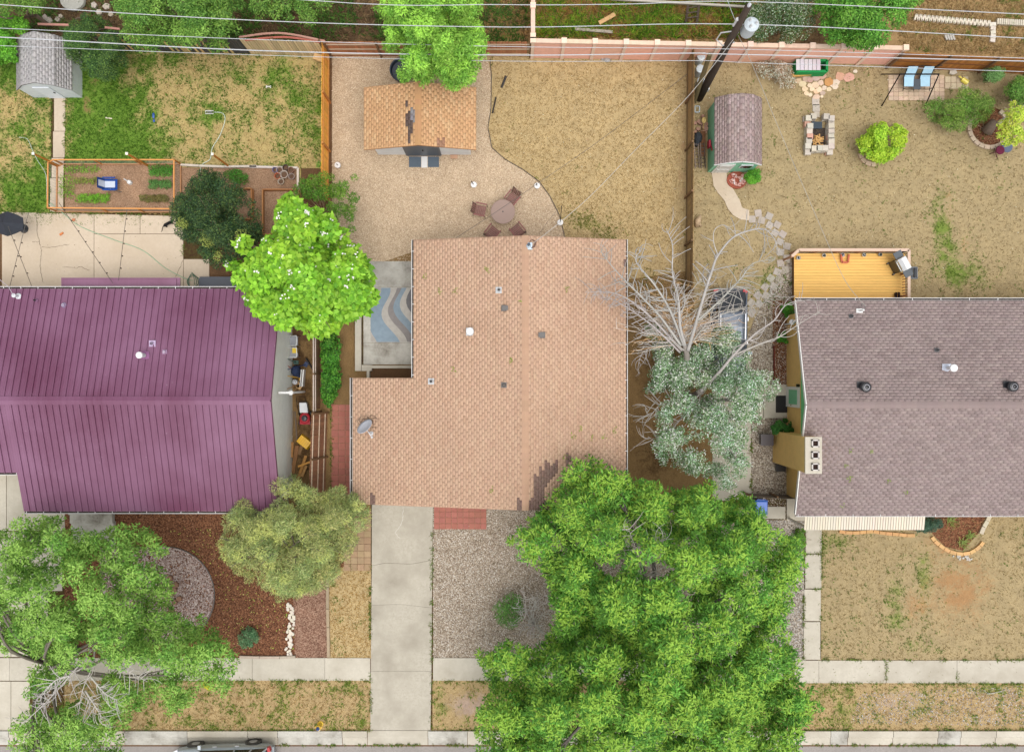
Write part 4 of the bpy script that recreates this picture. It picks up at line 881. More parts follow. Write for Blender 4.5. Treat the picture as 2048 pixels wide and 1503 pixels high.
m = MB(); q = on(1.0); m.lathe(q, [(.06, 0), (.07, .08), (.04, .12), (.07, .17), (.02, .25)], 10); m.build('insulator', 'paint', UP, C(226, 226, 232))
m = MB(); q = on(.72); m.tube([q + e((-.18, 0, .6)), q + e((-.5, .1, .2)), q + e((-.55, .05, -.4)), q + e((-.2, -.05, -.8)), q + e((.3, .05, -.7))], .03, 6); m.build('cable_loop', 'plastic', UP, C(216, 216, 216))
m = MB(); q = on(.12) + e((.22, 0, 0)); m.box(q, (.05, .12, .35)); m.build('marker_tag', 'paint', UP, C(236, 236, 236))
m = MB(); [m.bar(on(t) + e((-.22, 0, 0)), on(t) + e((.22, 0, 0)), .02, .02) for t in (.2, .28, .36, .44, .52)]; m.build('climbing_step', 'metal', UP, C(170, 170, 172))
sb_, st2 = P(1387, 204), P(1420, 108, 5.2)
SP = thing('stub_pole', 'short olive brown stub pole leaning beside the taller utility pole', 'utility pole', sb_); m = MB(); m.tube([sb_, st2], [.13, .1], 10); m.build('pole', 'bark', SP, C(118, 104, 72))
def wire(label, pts, r=.018, col=C(206, 208, 212), name='power_line', cat='cable', group='overhead wires'):
    m = MB(); m.tube(spline([P(*p) for p in pts], 6), r * .72, 5, cap=True); return tag(m.build(name, 'paint' if col[0] > .3 else 'plastic', None, col), label, cat, group)
pc_ = (.93, .8, .62, .58, .52)
wire('uppermost overhead wire meeting the top of the utility pole', [(-500, -110, 10.0), (600, -1, 9.6), (1000, 9, 9.7), (1250, 8, 9.9), (1497, 3, 10.3), (2048, 28, 9.8), (2600, 55, 9.8)], .02)
wire('second overhead wire from the top, crossing behind the pink wall', [(-500, -32, 8.6), (0, 9, 8.4), (520, 41, 8.2), (1020, 54, 8.2), (1478, 48, 8.6), (2048, 76, 8.3), (2600, 104, 8.3)], .022)
wire('third overhead wire down, passing over the patched rear fence', [(-500, 34, 7.0), (0, 56, 6.8), (520, 79, 6.6), (1020, 93, 6.6), (1470, 98, 6.9), (2048, 116, 6.6), (2600, 136, 6.6)], .018)
wire('thick fourth overhead cable crossing the ridge of the grey shed', [(-500, 50, 6.6), (0, 74, 6.4), (520, 101, 6.2), (1020, 110, 6.2), (1385, 106, 6.5), (1455, 108, 6.6), (2048, 122, 6.2), (2600, 140, 6.2)], .03)
wire('lowest overhead wire running just above the dry lawn edge', [(-500, 72, 6.0), (0, 91, 5.8), (520, 110, 5.6), (1020, 122, 5.6), (1400, 121, 5.9), (1500, 125, 5.9), (2048, 143, 5.6), (2600, 162, 5.6)], .016)
wire('dark service drop looping from the pole to the brown roof', [(1478, 64, 7.6), (1380, 188, 6.4), (1270, 300, 5.3), (1180, 392, 4.8), (1115, 448, 4.6), (1066, 486, 4.75)], .016, C(196, 192, 186), 'service_drop')
wire('service drop slanting from the pole down to the mauve roof', [(1476, 70, 7.5), (1505, 130, 6.6), (1560, 262, 5.2), (1640, 450, 4.4), (1690, 560, 4.2), (1732, 612, 4.2)], .016, C(170, 166, 158), 'service_drop')
wire('short wire leading up the picture from the utility pole', [(1472, 45, 8.2), (1455, 0, 8.0), (1430, -80, 7.8), (1400, -200, 7.6)], .014)
wire('thin dark cord strung from the fence over the round table to the brown roof', [(1374, 148, 2.4), (1200, 280, 2.5), (1073, 368, 2.3), (1000, 418, 2.5), (905, 480, 3.3)], .014, C(74, 68, 62), 'light_string')
wire('thin cord hanging from the brown roof peak to the tall lamp pole', [(1068, 484, 4.2), (1090, 450, 3.4), (1118, 416, 2.9)], .01, C(120, 112, 104), 'light_string')
# lights strung over the west patio
def lights(label, a, b, n):
    r_ = thing('string_lights', label, 'string lights', P(*a)); pts = [P(a[0] + (b[0] - a[0]) * t, a[1] + (b[1] - a[1]) * t, a[2] + (b[2] - a[2]) * t - .8 * t * (1 - t)) for t in np.linspace(0, 1, 24)]
    m = MB(); m.tube(pts, .012, 5); m.build('cord', 'plastic', r_, C(60, 54, 48))
    for i in range(1, n):
        q = pts[int(23 * i / n)]; m = MB(); m.lathe(q - Z * .14, [(.015, 0), (.035, .03), (.03, .07), (.018, .12)], 8); m.build('bulb', 'plastic', r_, C(92, 74, 62))
lights('string of lights slanting from the garden post across the middle patio joint', (118, 405, 2.4), (226, 566, 2.9), 8)
lights('string of lights dropping nearly straight down the right part of the patio', (254, 418, 2.4), (237, 560, 2.9), 6)
lights('string of lights along the left end of the patio near the umbrella', (57, 424, 2.4), (18, 578, 2.9), 7)
lights('string of lights crossing the left patio from the umbrella towards the roof', (16, 452, 2.4), (66, 578, 2.9), 4)
# satellite dish and service masts
p = P(742, 866, 2.75); q = e((p.x, p.y, zr(p.x)))
SD = thing('satellite_dish', 'pale grey satellite dish on the left edge of the brown roof', 'satellite dish', q)
m = MB(); m.tube([q, q + Z * .25, q + e((-.06, .1, .5))], .025, 8); m.lathe(q + Z * .01, [(.1, 0), (.1, .02), (.03, .03)], 10); m.build('mast', 'paint', SD, C(206, 206, 208))
Md = Matrix.Rotation(R(38), 3, 'Z') @ Matrix.Rotation(R(-56), 3, 'X'); dc = q + e((-.17, .3, .6)); m = MB(); m.lathe(dc, [(.01, 0), (.2, .015), (.34, .05), (.42, .09), (.42, .105), (.33, .07), (.01, .02)], 24, M=Md); m.build('dish', 'paint', SD, C(202, 204, 214), smooth=True)
m = MB(); m.tube([dc, dc + e((.16, -.26, .05)), q + e((.09, -.14, .5))], .02, 6); m.ball(q + e((.1, -.14, .52)), .06); m.build('feed_arm', 'paint', SD, C(226, 226, 228))
m = MB()
for j in range(6):
    c = q + e((-.25 + .12 * j - .2, .55 + .1 * math.sin(j * 2), .04)); r_ = .18 + .05 * (j % 3); m.tube([c + e((r_ * math.cos(a), r_ * .8 * math.sin(a), .02 + .06 * abs(c.x + r_ * math.cos(a) - q.x))) for a in np.linspace(0, 6.28 * .8, 16)], .01, 5)
tag(m.build('coax_cable', 'plastic', None, C(96, 78, 64)), 'tangle of brown coax cable looped behind the satellite dish', 'cable')
p = P(1057, 492, 4.3); q = e((p.x, p.y, zr(p.x))); SM = thing('service_mast', 'white service mast with weatherhead at the brown roof peak', 'service mast', q)
m = MB(); m.box(q + Z * .03, (.34, .32, .03)); m.lathe(q + Z * .03, [(.12, 0), (.07, .12)], 12); m.build('flashing', 'paint', SM, C(206, 222, 234)); m = MB(); m.tube([q, q + Z * .5], .035, 8); m.ball(q + Z * .52, .075); m.build('pipe', 'paint', SM, C(80, 92, 104))
m = MB()
for s in (1, -1, .4): m.tube([q + e((.02, .05, .48)), q + e((.12, .25, .4)), q + e((.3 + .05 * s, .18, .25)), q + e((.28, -.05 * s, .12)), q + e((.12, -.1, .05))], .014, 5)
m.build('drip_loop', 'plastic', SM, C(110, 74, 62))
p = P(1733, 618, 4.0); q = e((p.x, p.y, z3(p.y))); SM = thing('service_mast', 'white service mast near the rear gutter of the mauve roof', 'service mast', q); m = MB(); m.box(q + Z * .03, (.3, .2, .03)); m.tube([q, q + Z * .45], .035, 8); m.ball(q + Z * .47, .06); m.build('pipe', 'paint', SM, C(232, 232, 230)); m = MB(); m.tube([q + Z * .45, q + e((-.05, .3, .4)), q + e((.12, .25, .3)), q + e((.16, .02, .2))], .016, 5); m.build('drip_loop', 'plastic', SM, C(120, 118, 116))
p = P(26, 590, 3.6); q = e((p.x, p.y, zp(p.y))); SM = thing('service_mast', 'white service mast at the far left corner of the purple roof', 'service mast', q); m = MB(); m.lathe(q, [(.14, .02), (.14, .05), (.06, .1), (.05, .4), (.1, .45), (.02, .52)], 12); m.build('pipe', 'paint', SM, C(226, 228, 232)); m = MB(); m.tube([q + Z * .45, q + e((-.2, .4, .5)), q + e((-.4, .7, .9))], .014, 5); m.build('drip_loop', 'plastic', SM, C(190, 180, 190))

# ================================================================ paving made of pieces
def pavers(root_name, x0, y0, x1, y1, nx, ny, col, h=.045, gap=.02, name='paver', bedmat='soil', var=.08, mat='stone', skip=None):
    a, b = P(x0, y0), P(x1, y1); m = MB(); m.face([(a.x, b.y, .02), (b.x, b.y, .02), (b.x, a.y, .02), (a.x, a.y, .02)])
    bed = tag(m.build(root_name, 'garden_soil'), kind='structure'); dx, dy = (b.x - a.x) / nx, (a.y - b.y) / ny
    m = MB(); m.box((0, 0, h / 2), (dx - gap, dy - gap, h)); me = bpy.data.meshes.new(name); me.from_pydata([tuple(v) for v in m.v], [], m.f); me.materials.append(MAT(mat))
    for i in range(nx):
        for j in range(ny):
            if skip and skip(i, j): continue
            o = link(name, me, None, bed, vary(col, var), (a.x + (i + .5) * dx, b.y + (j + .5) * dy, random.uniform(.0, .01))); o.rotation_euler.z = random.uniform(-.012, .012)
    return bed
pavers('red_paver_walk', 663, 808, 705, 1000, 3, 15, C(176, 112, 98))
pavers('red_paver_pad', 868, 1010, 973, 1057, 9, 4, C(182, 118, 104))
pavers('tan_paver_pad', 688, 1020, 742, 1140, 4, 9, C(178, 150, 118))
pavers('swing_paver_pad', 1776, 150, 1888, 201, 11, 6, C(212, 186, 162), var=.12, gap=.014)
pavers('paver_path_stub', 1889, 153, 1936, 178, 4, 2, C(204, 188, 160))
def stones(bedname, lst, col, name='stepping_stone', h=.05, size=.44, mat='stone', kindlabel=None):
    c0 = P(*lst[0][:2]); m = MB(); xs = [P(*l[:2]) for l in lst]
    root = thing(bedname, kindlabel[0], kindlabel[1], (c0.x, c0.y, 0))
    for l in lst:
        p = P(l[0], l[1]); s = l[3] if len(l) > 3 else size; m = MB(); m.box(p + Z * (h / 2 - .005), (s, s * random.uniform(.9, 1.05), h), R(l[2] if len(l) > 2 else 0)); m.build(name, mat, root, vary(col, .07))
stones('stepping_stone_path', [(1504, 438, 0), (1516, 426, 8), (1523, 440, -12), (1538, 432, -25), (1539, 450, -30), (1554, 449, -30), (1550, 465, -35), (1565, 468, -30), (1559, 483, -25), (1574, 492, -12), (1561, 504, -5), (1573, 516, 0), (1561, 526, 5), (1571, 539, 12), (1554, 543, -20), (1541, 556, -38), (1559, 558, -38), (1530, 573, -38), (1547, 572, -38), (1515, 590, -38), (1532, 591, -38), (1502, 605, -38), (1518, 607, -38), (1503, 625, -35)], C(186, 176, 164), size=.34, kindlabel=('curving double row of square grey stepping stones leading to the hatchback', 'stepping stones'))
stones('stepping_stones_short', [(1631, 203, 0, .36), (1632, 216, 0, .36), (1633, 229, 0, .28)], C(196, 186, 172), kindlabel=('three grey stepping stones between the flagstones and the fire pit', 'stepping stones'))
m = MB(); pl = [(1423, 344), (1452, 344), (1455, 358), (1466, 378), (1478, 398), (1484, 415), (1498, 420), (1498, 440), (1482, 439), (1466, 430), (1456, 418), (1448, 400), (1436, 386), (1427, 372)]
tag(slab('curved_walk', pl, .05, 'concrete_patio'), kind='structure')
# flagstone fan
FS = thing('flagstone_fan', 'fan of pinkish and cream flagstones in front of the green compost bin', 'flagstones', P(1630, 170))
random.seed(21)
def poly_stone(root, cx, cy, r, col, name='flagstone', h=.05, n=7, sq=1.0, rot=None):
    ang0 = random.uniform(0, 6); pts = [P(cx + r * random.uniform(.75, 1.08) * math.cos(ang0 + i * 6.283 / n), cy + sq * r * random.uniform(.75, 1.08) * math.sin(ang0 + i * 6.283 / n)) for i in range(n)]
    m = MB(); m.prism([(q.x, q.y) for q in pts], 0, h + random.uniform(-.01, .015)); return m.build(name, 'stone', root, vary(col, .06))
for cx, cy, r, c in ((1596, 162, 8, (224, 190, 160)), (1605, 168, 9, (236, 210, 176)), (1612, 158, 9, (206, 172, 156)), (1620, 160, 7, (212, 172, 160)), (1632, 156, 8, (210, 178, 164)), (1645, 152, 9, (216, 178, 158)), (1656, 164, 11, (206, 154, 100)), (1670, 165, 10, (236, 216, 194)), (1680, 153, 12, (222, 172, 148)), (1697, 155, 12, (222, 178, 160)), (1619, 171, 6, (240, 214, 186)), (1630, 170, 8, (240, 214, 182)), (1641, 166, 7, (238, 206, 184)), (1609, 178, 7, (240, 212, 176)), (1624, 178, 6, (244, 222, 190)), (1638, 179, 7, (240, 216, 186)), (1648, 176, 6, (242, 220, 196)), (1657, 179, 6, (240, 214, 180)), (1669, 173, 7, (240, 222, 200)), (1612, 187, 6, (240, 214, 180)), (1620, 190, 5, (238, 214, 186)), (1632, 183, 7, (240, 206, 170)), (1645, 186, 6, (196, 172, 160)), (1643, 193, 4, (240, 220, 190)), (1632, 194, 9, (232, 200, 178)), (1710, 143, 5, (238, 226, 206)), (1663, 171, 4, (240, 220, 196))):
    poly_stone(FS, cx, cy, r, C(*c), sq=.62 if (cx, cy) == (1632, 194) else .85)
# block edgings
def edging(name, label, pts, size, col, h=.12, cat='edging', piece='edging_block'):
    root = thing(name, label, cat, P(*pts[0]))
    for i in range(len(pts) - 1):
        a, b = P(*pts[i]), P(*pts[i + 1]); m = MB(); dd = (b - a).normalized() * .012; m.bar(a + dd + Z * h / 2, b - dd + Z * h / 2, size, h); m.build(piece, 'stone', root, vary(col, .07))
    return root
ring = [(1978 + 41 * math.cos(t), 254 + 41 * math.sin(t)) for t in np.linspace(R(-20), R(200), 15)]
edging('tree_ring_edging', 'ring of pale curved blocks round the mulched tree at right', ring, .2, C(210, 190, 166))
edging('tree_ring_blocks', 'short run of pale blocks at the top of the tree ring', [(1998, 222), (2004, 228), (2010, 234)], .2, C(206, 188, 164))
edging('shrub_edging', 'short arc of pale blocks at the foot of the lime round shrub', [(1719, 307), (1722, 317), (1730, 325), (1741, 329), (1750, 329)], .2, C(206, 180, 154))
edging('brick_edging', 'row of tan edging bricks along the porch bed', [(1677, 1061), (1690, 1063), (1704, 1064), (1718, 1063), (1731, 1062), (1745, 1061), (1757, 1063), (1770, 1065), (1783, 1066), (1796, 1067), (1812, 1069), (1828, 1069)], .16, C(214, 168, 116))
edging('bed_edging_blocks', 'curve of tan bricks round the mulched bed on the front lawn', [(1862, 1072), (1868, 1080), (1877, 1088), (1887, 1095), (1898, 1101), (1911, 1105), (1924, 1106), (1938, 1104), (1949, 1098), (1959, 1090), (1965, 1082)], .17, C(216, 174, 122))
edging('bed_edging_stones', 'grey curved edging stones on the right side of the front bed', [(1960, 1066), (1966, 1052), (1973, 1040), (1979, 1026)], .2, C(206, 194, 172))
edging('upper_log_edging', 'row of upright white edging pieces behind the honey coloured fence', [(1826 + 4 * i, 36 + .35 * i + (1 if i % 2 else 0)) for i in range(39)], .3, C(226, 216, 196), .2)
edging('upper_log_edging', 'second row of upright white edging pieces at the upper right edge', [(1990 + 4.2 * i, 45 + .25 * i) for i in range(18)], .28, C(214, 204, 184), .2)
edging('upper_stone_edging', 'short column of white stones joining the two upper bed edges', [(1984, 46), (1984, 54), (1983, 62), (1984, 70), (1983, 78), (1982, 86)], .25, C(224, 214, 200), .15)
edging('garden_timber', 'pale timber edge along the top of the potting bed', [(362, 330), (400, 332), (450, 334), (515, 333)], .1, C(214, 202, 188), .16, piece='timber')
edging('garden_timber', 'white timber edge round the corner by the stacked pots', [(500, 334), (548, 335), (597, 336), (597, 375), (598, 420)], .1, C(224, 214, 202), .16, piece='timber')
edging('landscape_timber', 'grey weathered landscape timber between mulch and grass strip', [(656, 1140), (656, 1172), (656, 1215), (657, 1252), (658, 1312)], .14, C(176, 156, 132), .14, piece='timber')
edging('bed_border_timber', 'pale timbers edging the mulch bed along the sidewalk', [(480, 1311), (520, 1312), (560, 1312), (592, 1311)], .12, C(190, 176, 158), .14, piece='timber')
edging('planter_boards', 'rusty board edge of the dark bed beside the tan wall', [(1547, 690), (1547, 740), (1548, 768)], .05, C(110, 56, 44), .18, piece='board')
WS = thing('white_stone_line', 'line of round white stones dividing brown and red mulch', 'stones', P(580, 1250))
for i in range(46): y = 1205 + i * 2.35; poly_stone(WS, 580 + 3 * math.sin(i * .12) + random.uniform(-6, 6), y, random.uniform(2.5, 4.2), C(226, 216, 200), 'stone', .09, 6)
RS = thing('red_rock_pile', 'rust brown rocks at the foot of the left tree in the pink gravel', 'rocks', P(345, 1190))
for x, y, r in ((342, 1154, 7), (354, 1168, 7), (350, 1178, 6), (360, 1195, 6), (352, 1202, 6), (344, 1220, 7), (335, 1228, 6), (347, 1185, 5)): poly_stone(RS, x, y, r, C(150, 116, 96), 'rock', .18, 6)
FR = thing('front_stone_scatter', 'scatter of small grey rocks at the tip of the curved front bed', 'rocks', P(1925, 1112))
for i in range(22): poly_stone(FR, random.uniform(1905, 1945), random.uniform(1107, 1118), random.uniform(1.5, 3), C(196, 190, 180), 'rock', .06, 5)
RR = thing('rear_rubble', 'grey rubble and broken slabs behind the grey shed', 'rubble', P(150, 30))
for x, y, r in ((100, 42, 9), (118, 40, 6), (92, 36, 6), (124, 34, 5), (215, 15, 8), (200, 26, 7), (224, 30, 7), (190, 12, 7)): poly_stone(RR, x, y, r, C(196, 182, 168), 'stone', .15, 5)
m = MB(); c = P(150, 5); m.lathe(c, [(.55, 0), (.62, .15), (.6, .3), (.5, .26), (.3, .2), (.02, .18)], 16, sy=.8); tag(m.build('stone_basin', 'stone', None, C(186, 184, 174)), 'round grey stone basin cut by the top edge of the picture', 'basin')
# murals on the sunken patio: wavy painted bands laid on the slab
MU = thing('painted_floor_mural', 'wavy blue grey and white mural painted on the sunken patio floor', 'mural', P(780, 630))
mx0, mx1, my0, my1 = 741, 835, 575, 683
def band(y): return 22 * math.sin((y - 575) / 108 * 4.6 + .4)
cols = [(186, 188, 192), (210, 210, 212), (184, 178, 170), (146, 164, 178), (192, 186, 178), (150, 144, 142), (148, 164, 176), (200, 194, 186), (126, 124, 126), (192, 188, 184)]
eds = [-60, -22, -2, 8, 26, 40, 52, 66, 80, 96, 150]
for k in range(len(eds) - 1):
    pts = []; ys = np.linspace(my0, my1, 15)
    L_ = [(min(mx1, max(mx0, mx0 + eds[k] + 14 * math.sin(y * .055 + k * .35) + (y - 575) * (.18 if k > 3 else -.06))), y) for y in ys]; Rr = [(min(mx1, max(mx0, mx0 + eds[k + 1] + 14 * math.sin(y * .055 + (k + 1) * .35) + (y - 575) * (.18 if k + 1 > 3 else -.06))), y) for y in ys]
    m = MB()
    for i in range(14):
        q = [P(*L_[i], .038), P(*L_[i + 1], .038), P(*Rr[i + 1], .038), P(*Rr[i], .038)]
        if (q[0] - q[3]).length > .003 or (q[1] - q[2]).length > .003: m.face(q)
    if m.f: m.build('painted_band', 'stone', MU, C(*cols[k % len(cols)]))
WL = thing('concrete_well_wall', 'low grey concrete kerb round the basement well beside the brown roof', 'wall', P(740, 735)); 
for a, b in (((738, 733), (836, 733)), ((738, 733), (738, 760))): m = MB(); m.bar(P(*a) + Z * .13, P(*b) + Z * .13, .14, .3); m.build('kerb', 'concrete', WL)
sheet('well_soil', rect(741, 736, 838, 775), .02, 'soil', zero)
# ================================================================ vegetation
LEAFK = 1.38
def leaf_arrays(cen, rad, n, leaf, cols, r, up=.6, spread=.75, squash=.75, shade=None, tip=None, low=-.35, fold=.12, inner=.45):
    """cen (m,3), rad (m,), n leaves in all -> verts, faces, colours of folded leaf blades"""
    m = len(cen); wts = rad ** 2; idx = r.choice(m, n, p=wts / wts.sum())
    d = r.normal(size=(n, 3)); d /= np.linalg.norm(d, axis=1)[:, None]; bad = d[:, 2] < low; d[bad, 2] *= -1
    young = r.random(m) < (tip[1] if tip is not None else 0)  # clumps whose tops get a paler new-growth tint, imitating sunlit tips
    q = rad[idx] * (inner + (1 - inner) * r.random(n) ** .6); pos = cen[idx] + d * q[:, None] * np.array([1, 1, squash])
    nn = d * .55 + np.array([0, 0, up]) + r.normal(0, spread * .45, (n, 3)); nn /= np.linalg.norm(nn, axis=1)[:, None]
    t = np.cross(nn, r.normal(size=(n, 3))) + d * np.array([1.1, 1.1, .0]); t -= nn * (t * nn).sum(1)[:, None]; t /= np.linalg.norm(t, axis=1)[:, None]; s = np.cross(nn, t)
    L = leaf[0] * r.uniform(.65, 1.3, n)[:, None]; Wd = leaf[1] * r.uniform(.7, 1.25, n)[:, None] * .5
    b = pos; mid = pos + t * L * .45; tipp = pos + t * L - nn * L * .12
    V = np.stack([b, mid + s * Wd + nn * Wd * fold * 2, tipp, mid - s * Wd + nn * Wd * fold * 2], 1).reshape(-1, 3)
    i = np.arange(n)[:, None] * 4; F = np.concatenate([i + np.array([[0, 2, 1]]), i + np.array([[0, 3, 2]])])
    cols = np.array(cols); cl = r.uniform(.86, 1.12, m)[:, None] * np.ones((1, 3)); cl[:, 0] *= r.uniform(.9, 1.12, m)
    c = cols[r.integers(0, len(cols), n)] * LEAFK * cl[idx] * r.uniform(.8, 1.2, (n, 1))
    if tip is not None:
        k = (d[:, 2] > .5) & young[idx] & (r.random(n) < .85); c[k] = np.array(tip[0]) * LEAFK * r.uniform(.85, 1.15, (k.sum(), 1))  # upward leaves coloured paler: part new growth, part painted light from above
    return V, F, np.repeat(np.clip(c, 0.002, .8), 4, 0)
def scatter(poly, n, dmin, r):
    xs = [p[0] for p in poly]; ys = [p[1] for p in poly]; k = int(min(26000, 40 + 16 * (max(xs) - min(xs)) * (max(ys) - min(ys)) / dmin ** 2))
    c = np.stack([r.uniform(min(xs), max(xs), k), r.uniform(min(ys), max(ys), k)], 1); c = c[inside(poly, c[:, 0], c[:, 1])]
    out = np.empty((len(c), 2)); m = 0
    for q in c:
        if m and np.min((out[:m, 0] - q[0]) ** 2 + (out[:m, 1] - q[1]) ** 2) < dmin * dmin: continue
        out[m] = q; m += 1
        if m >= n: break
    return out[:m]
def edge_dist(poly, pts):
    A = np.array(poly, float); B = np.roll(A, -1, 0); D = np.full(len(pts), 1e9)
    for a, b in zip(A, B):
        ab = b - a; t = np.clip(((pts - a) @ ab) / (ab @ ab + 1e-9), 0, 1); D = np.minimum(D, np.hypot(*((a + t[:, None] * ab) - pts).T))
    return D
def tree(name, label, cat, poly, top, edge, crad, leaf, n, cols, seed=1, trunk=.15, bark=C(120, 104, 88), nc=None, dmin=None, group=None, limbs=10, base=None, squash=.75, up=.6, spread=.75, tip=None, low=-.35, h_noise=.5, inset=None, inner=.45, extra=None, fill=True, lump=2.6, gap=.35, lumph=None, holes=()):
    """poly: crown outline in pixels; top/edge: crown heights; crad: clump radius (m)"""
    r = np.random.default_rng(seed); cpx = crad * 40 * 44 / (44 - (top + edge) / 2)
    ins = cpx * .55 if inset is None else inset
    pts = scatter(poly, nc or 3500, dmin or cpx * .72, r); D = edge_dist(poly, pts); keep = D > ins * .35
    for hx, hy, hrx, hry in holes: keep &= ~((((pts[:, 0] - hx) / hrx) ** 2 + ((pts[:, 1] - hy) / hry) ** 2 < 1) & (r.random(len(pts)) < .88))
    pts, D = pts[keep], D[keep]; Dm = max(D.max(), 1)
    f = 1 - (1 - np.clip(D / Dm, 0, 1)) ** 2; h = edge + (top - edge) * f + r.normal(0, h_noise * .4, len(pts))
    if top > 1.3:                      # boughs: groups of clumps that stand proud, with gaps between them
        sc_ = scatter(poly, 300, cpx * lump, r); dd = np.min(np.hypot(pts[:, None, 0] - sc_[None, :, 0], pts[:, None, 1] - sc_[None, :, 1]), 1) / (cpx * lump)
        lh = lumph if lumph is not None else (.3 if top > 3 else 0) + .38 * (top - edge)
        h += lh * (.45 - np.clip(dd / .62, 0, 1.3) ** 2); kp = (dd < .5) | (r.random(len(pts)) > gap); pts, D, h = pts[kp], D[kp], h[kp]
    h = np.maximum(h, crad * .45)
    cen = np.array([P(a, b, hh - crad * .5) for (a, b), hh in zip(pts, h)]); rad = crad * r.uniform(.7, 1.25, len(pts)); rad = np.minimum(rad, np.maximum(D / cpx * crad * 1.15, crad * .5))
    if fill and top - edge > 1.5:      # lower inner clumps so that gaps read dark and leafy
        c2 = cen.copy(); c2[:, 2] = np.maximum(c2[:, 2] - crad * 1.3, crad * .5); sel = r.random(len(c2)) < .5; cen_all = np.vstack([cen, c2[sel]]); rad_all = np.concatenate([rad, rad[sel] * .9])
    else: cen_all, rad_all = cen, rad
    mid = P(*(np.mean(np.array(poly), 0)), (top + edge) / 2)
    b = Vector((mid.x, mid.y, 0)) if base is None else P(*base)
    root = thing(name, label, cat, b, group)
    V, F, cc = leaf_arrays(cen_all, rad_all, n, leaf, cols, r, up, spread, squash, tip=tip, low=low, inner=inner)
    link('crown', fastmesh('crown', V - np.array(b), F, cc), 'leaf', root)
    m = MB(); hub = Vector((b.x, b.y, max(.25, edge * .55)))
    m.tube([b - Z * .05, b + Z * .15, hub], [trunk * 1.35, trunk, trunk * .85], 9)
    order = r.permutation(len(cen)); hd = np.hypot(cen[:, 0] - b.x, cen[:, 1] - b.y); order = [k for k in order if hd[k] <= .72 * hd.max()][:limbs]
    for k in order:
        q = Vector(cen[k]); mm = hub.lerp(q, .5) + Vector((r.normal(0, .2), r.normal(0, .2), .12 * (q - hub).length))
        if q.z < hub.z: mm.z = (hub.z + q.z) / 2
        sp = spline([hub - Z * .1, mm, q], 5); m.tube(sp, [trunk * .6 * min(1, (10 / limbs) ** .5) * (1 - .8 * i / (len(sp) - 1)) for i in range(len(sp))], 6)
        for j in range(3):
            q2 = q + Vector((r.normal(0, crad * .6), r.normal(0, crad * .6), r.uniform(0, crad * .5))); m.tube([mm.lerp(q, .5 + .15 * j), q2], [trunk * .18, trunk * .05], 4, cap=False)
    m.build('trunk', 'bark', root, bark, smooth=True)
    if extra: extra(root, cen, rad, r)
    return root
# --- lime catalpa with white flowers
CAT = [(568, 388), (600, 392), (622, 410), (650, 428), (676, 440), (690, 468), (705, 492), (735, 515), (748, 545), (756, 578), (748, 605), (720, 632), (690, 648), (660, 668), (630, 672), (595, 660), (560, 652), (525, 642), (495, 618), (490, 585), (470, 566), (440, 536), (462, 515), (478, 505), (466, 478), (485, 462), (510, 466), (545, 452), (552, 425)]
def flowers(root, cen, rad, r):
    V, F, cc = [], [], []; k = 0; m = MB()
    for i in range(105):
        j = r.integers(0, len(cen)); a = r.uniform(0, 6.28); q = Vector(cen[j]) + Vector((math.cos(a) * rad[j] * .6, math.sin(a) * rad[j] * .6, rad[j] * .72))
        nb = r.integers(2, 5)
        for b in range(nb):
            c = q + Vector((r.normal(0, .06), r.normal(0, .06), r.uniform(.0, .05))); s = r.uniform(.035, .06)
            m.add([c + Vector((s * math.cos(t) * (1 if x % 2 else .55), s * math.sin(t) * (1 if x % 2 else .55), .02)) for x, t in enumerate(np.linspace(0, 6.283, 11)[:-1])], [tuple(range(10))])
    o = m.build('blossom', 'fabric', root, C(250, 246, 238)); o['kind'] = 'stuff'
tree('catalpa_tree', 'bright lime green tree with large leaves and white blossoms beside the purple roof', 'tree', CAT, 7.0, 4.4, .5, (.26, .2), 17000, [C(140, 190, 52), C(124, 176, 44), C(156, 204, 70), C(106, 158, 42)], 11, .2, extra=flowers, up=.75, spread=.7, squash=.7, fill=True, dmin=16, lump=3.0, lumph=1.5, gap=.5)
# --- dark fruit tree
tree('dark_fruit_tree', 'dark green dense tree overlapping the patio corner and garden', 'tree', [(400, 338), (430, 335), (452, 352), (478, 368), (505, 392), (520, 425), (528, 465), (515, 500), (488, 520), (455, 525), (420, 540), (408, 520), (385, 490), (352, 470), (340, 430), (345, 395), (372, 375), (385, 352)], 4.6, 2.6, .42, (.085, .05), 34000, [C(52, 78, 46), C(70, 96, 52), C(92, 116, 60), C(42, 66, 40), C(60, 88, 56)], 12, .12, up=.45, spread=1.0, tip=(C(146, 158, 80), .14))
# --- airy young tree
tree('airy_peach_tree', 'airy young tree with thin bare twigs between the pots and the gravel', 'tree', [(615, 335), (650, 322), (670, 345), (660, 370), (690, 360), (722, 345), (728, 372), (715, 400), (725, 425), (705, 450), (720, 462), (690, 472), (660, 452), (640, 440), (612, 430), (590, 410), (580, 380), (600, 360)], 3.0, 1.8, .3, (.13, .035), 5200, [C(98, 142, 48), C(120, 162, 60), C(78, 120, 40)], 13, .06, bark=C(176, 150, 120), dmin=15, limbs=26, up=.5, base=(655, 432), fill=False, spread=1.1)
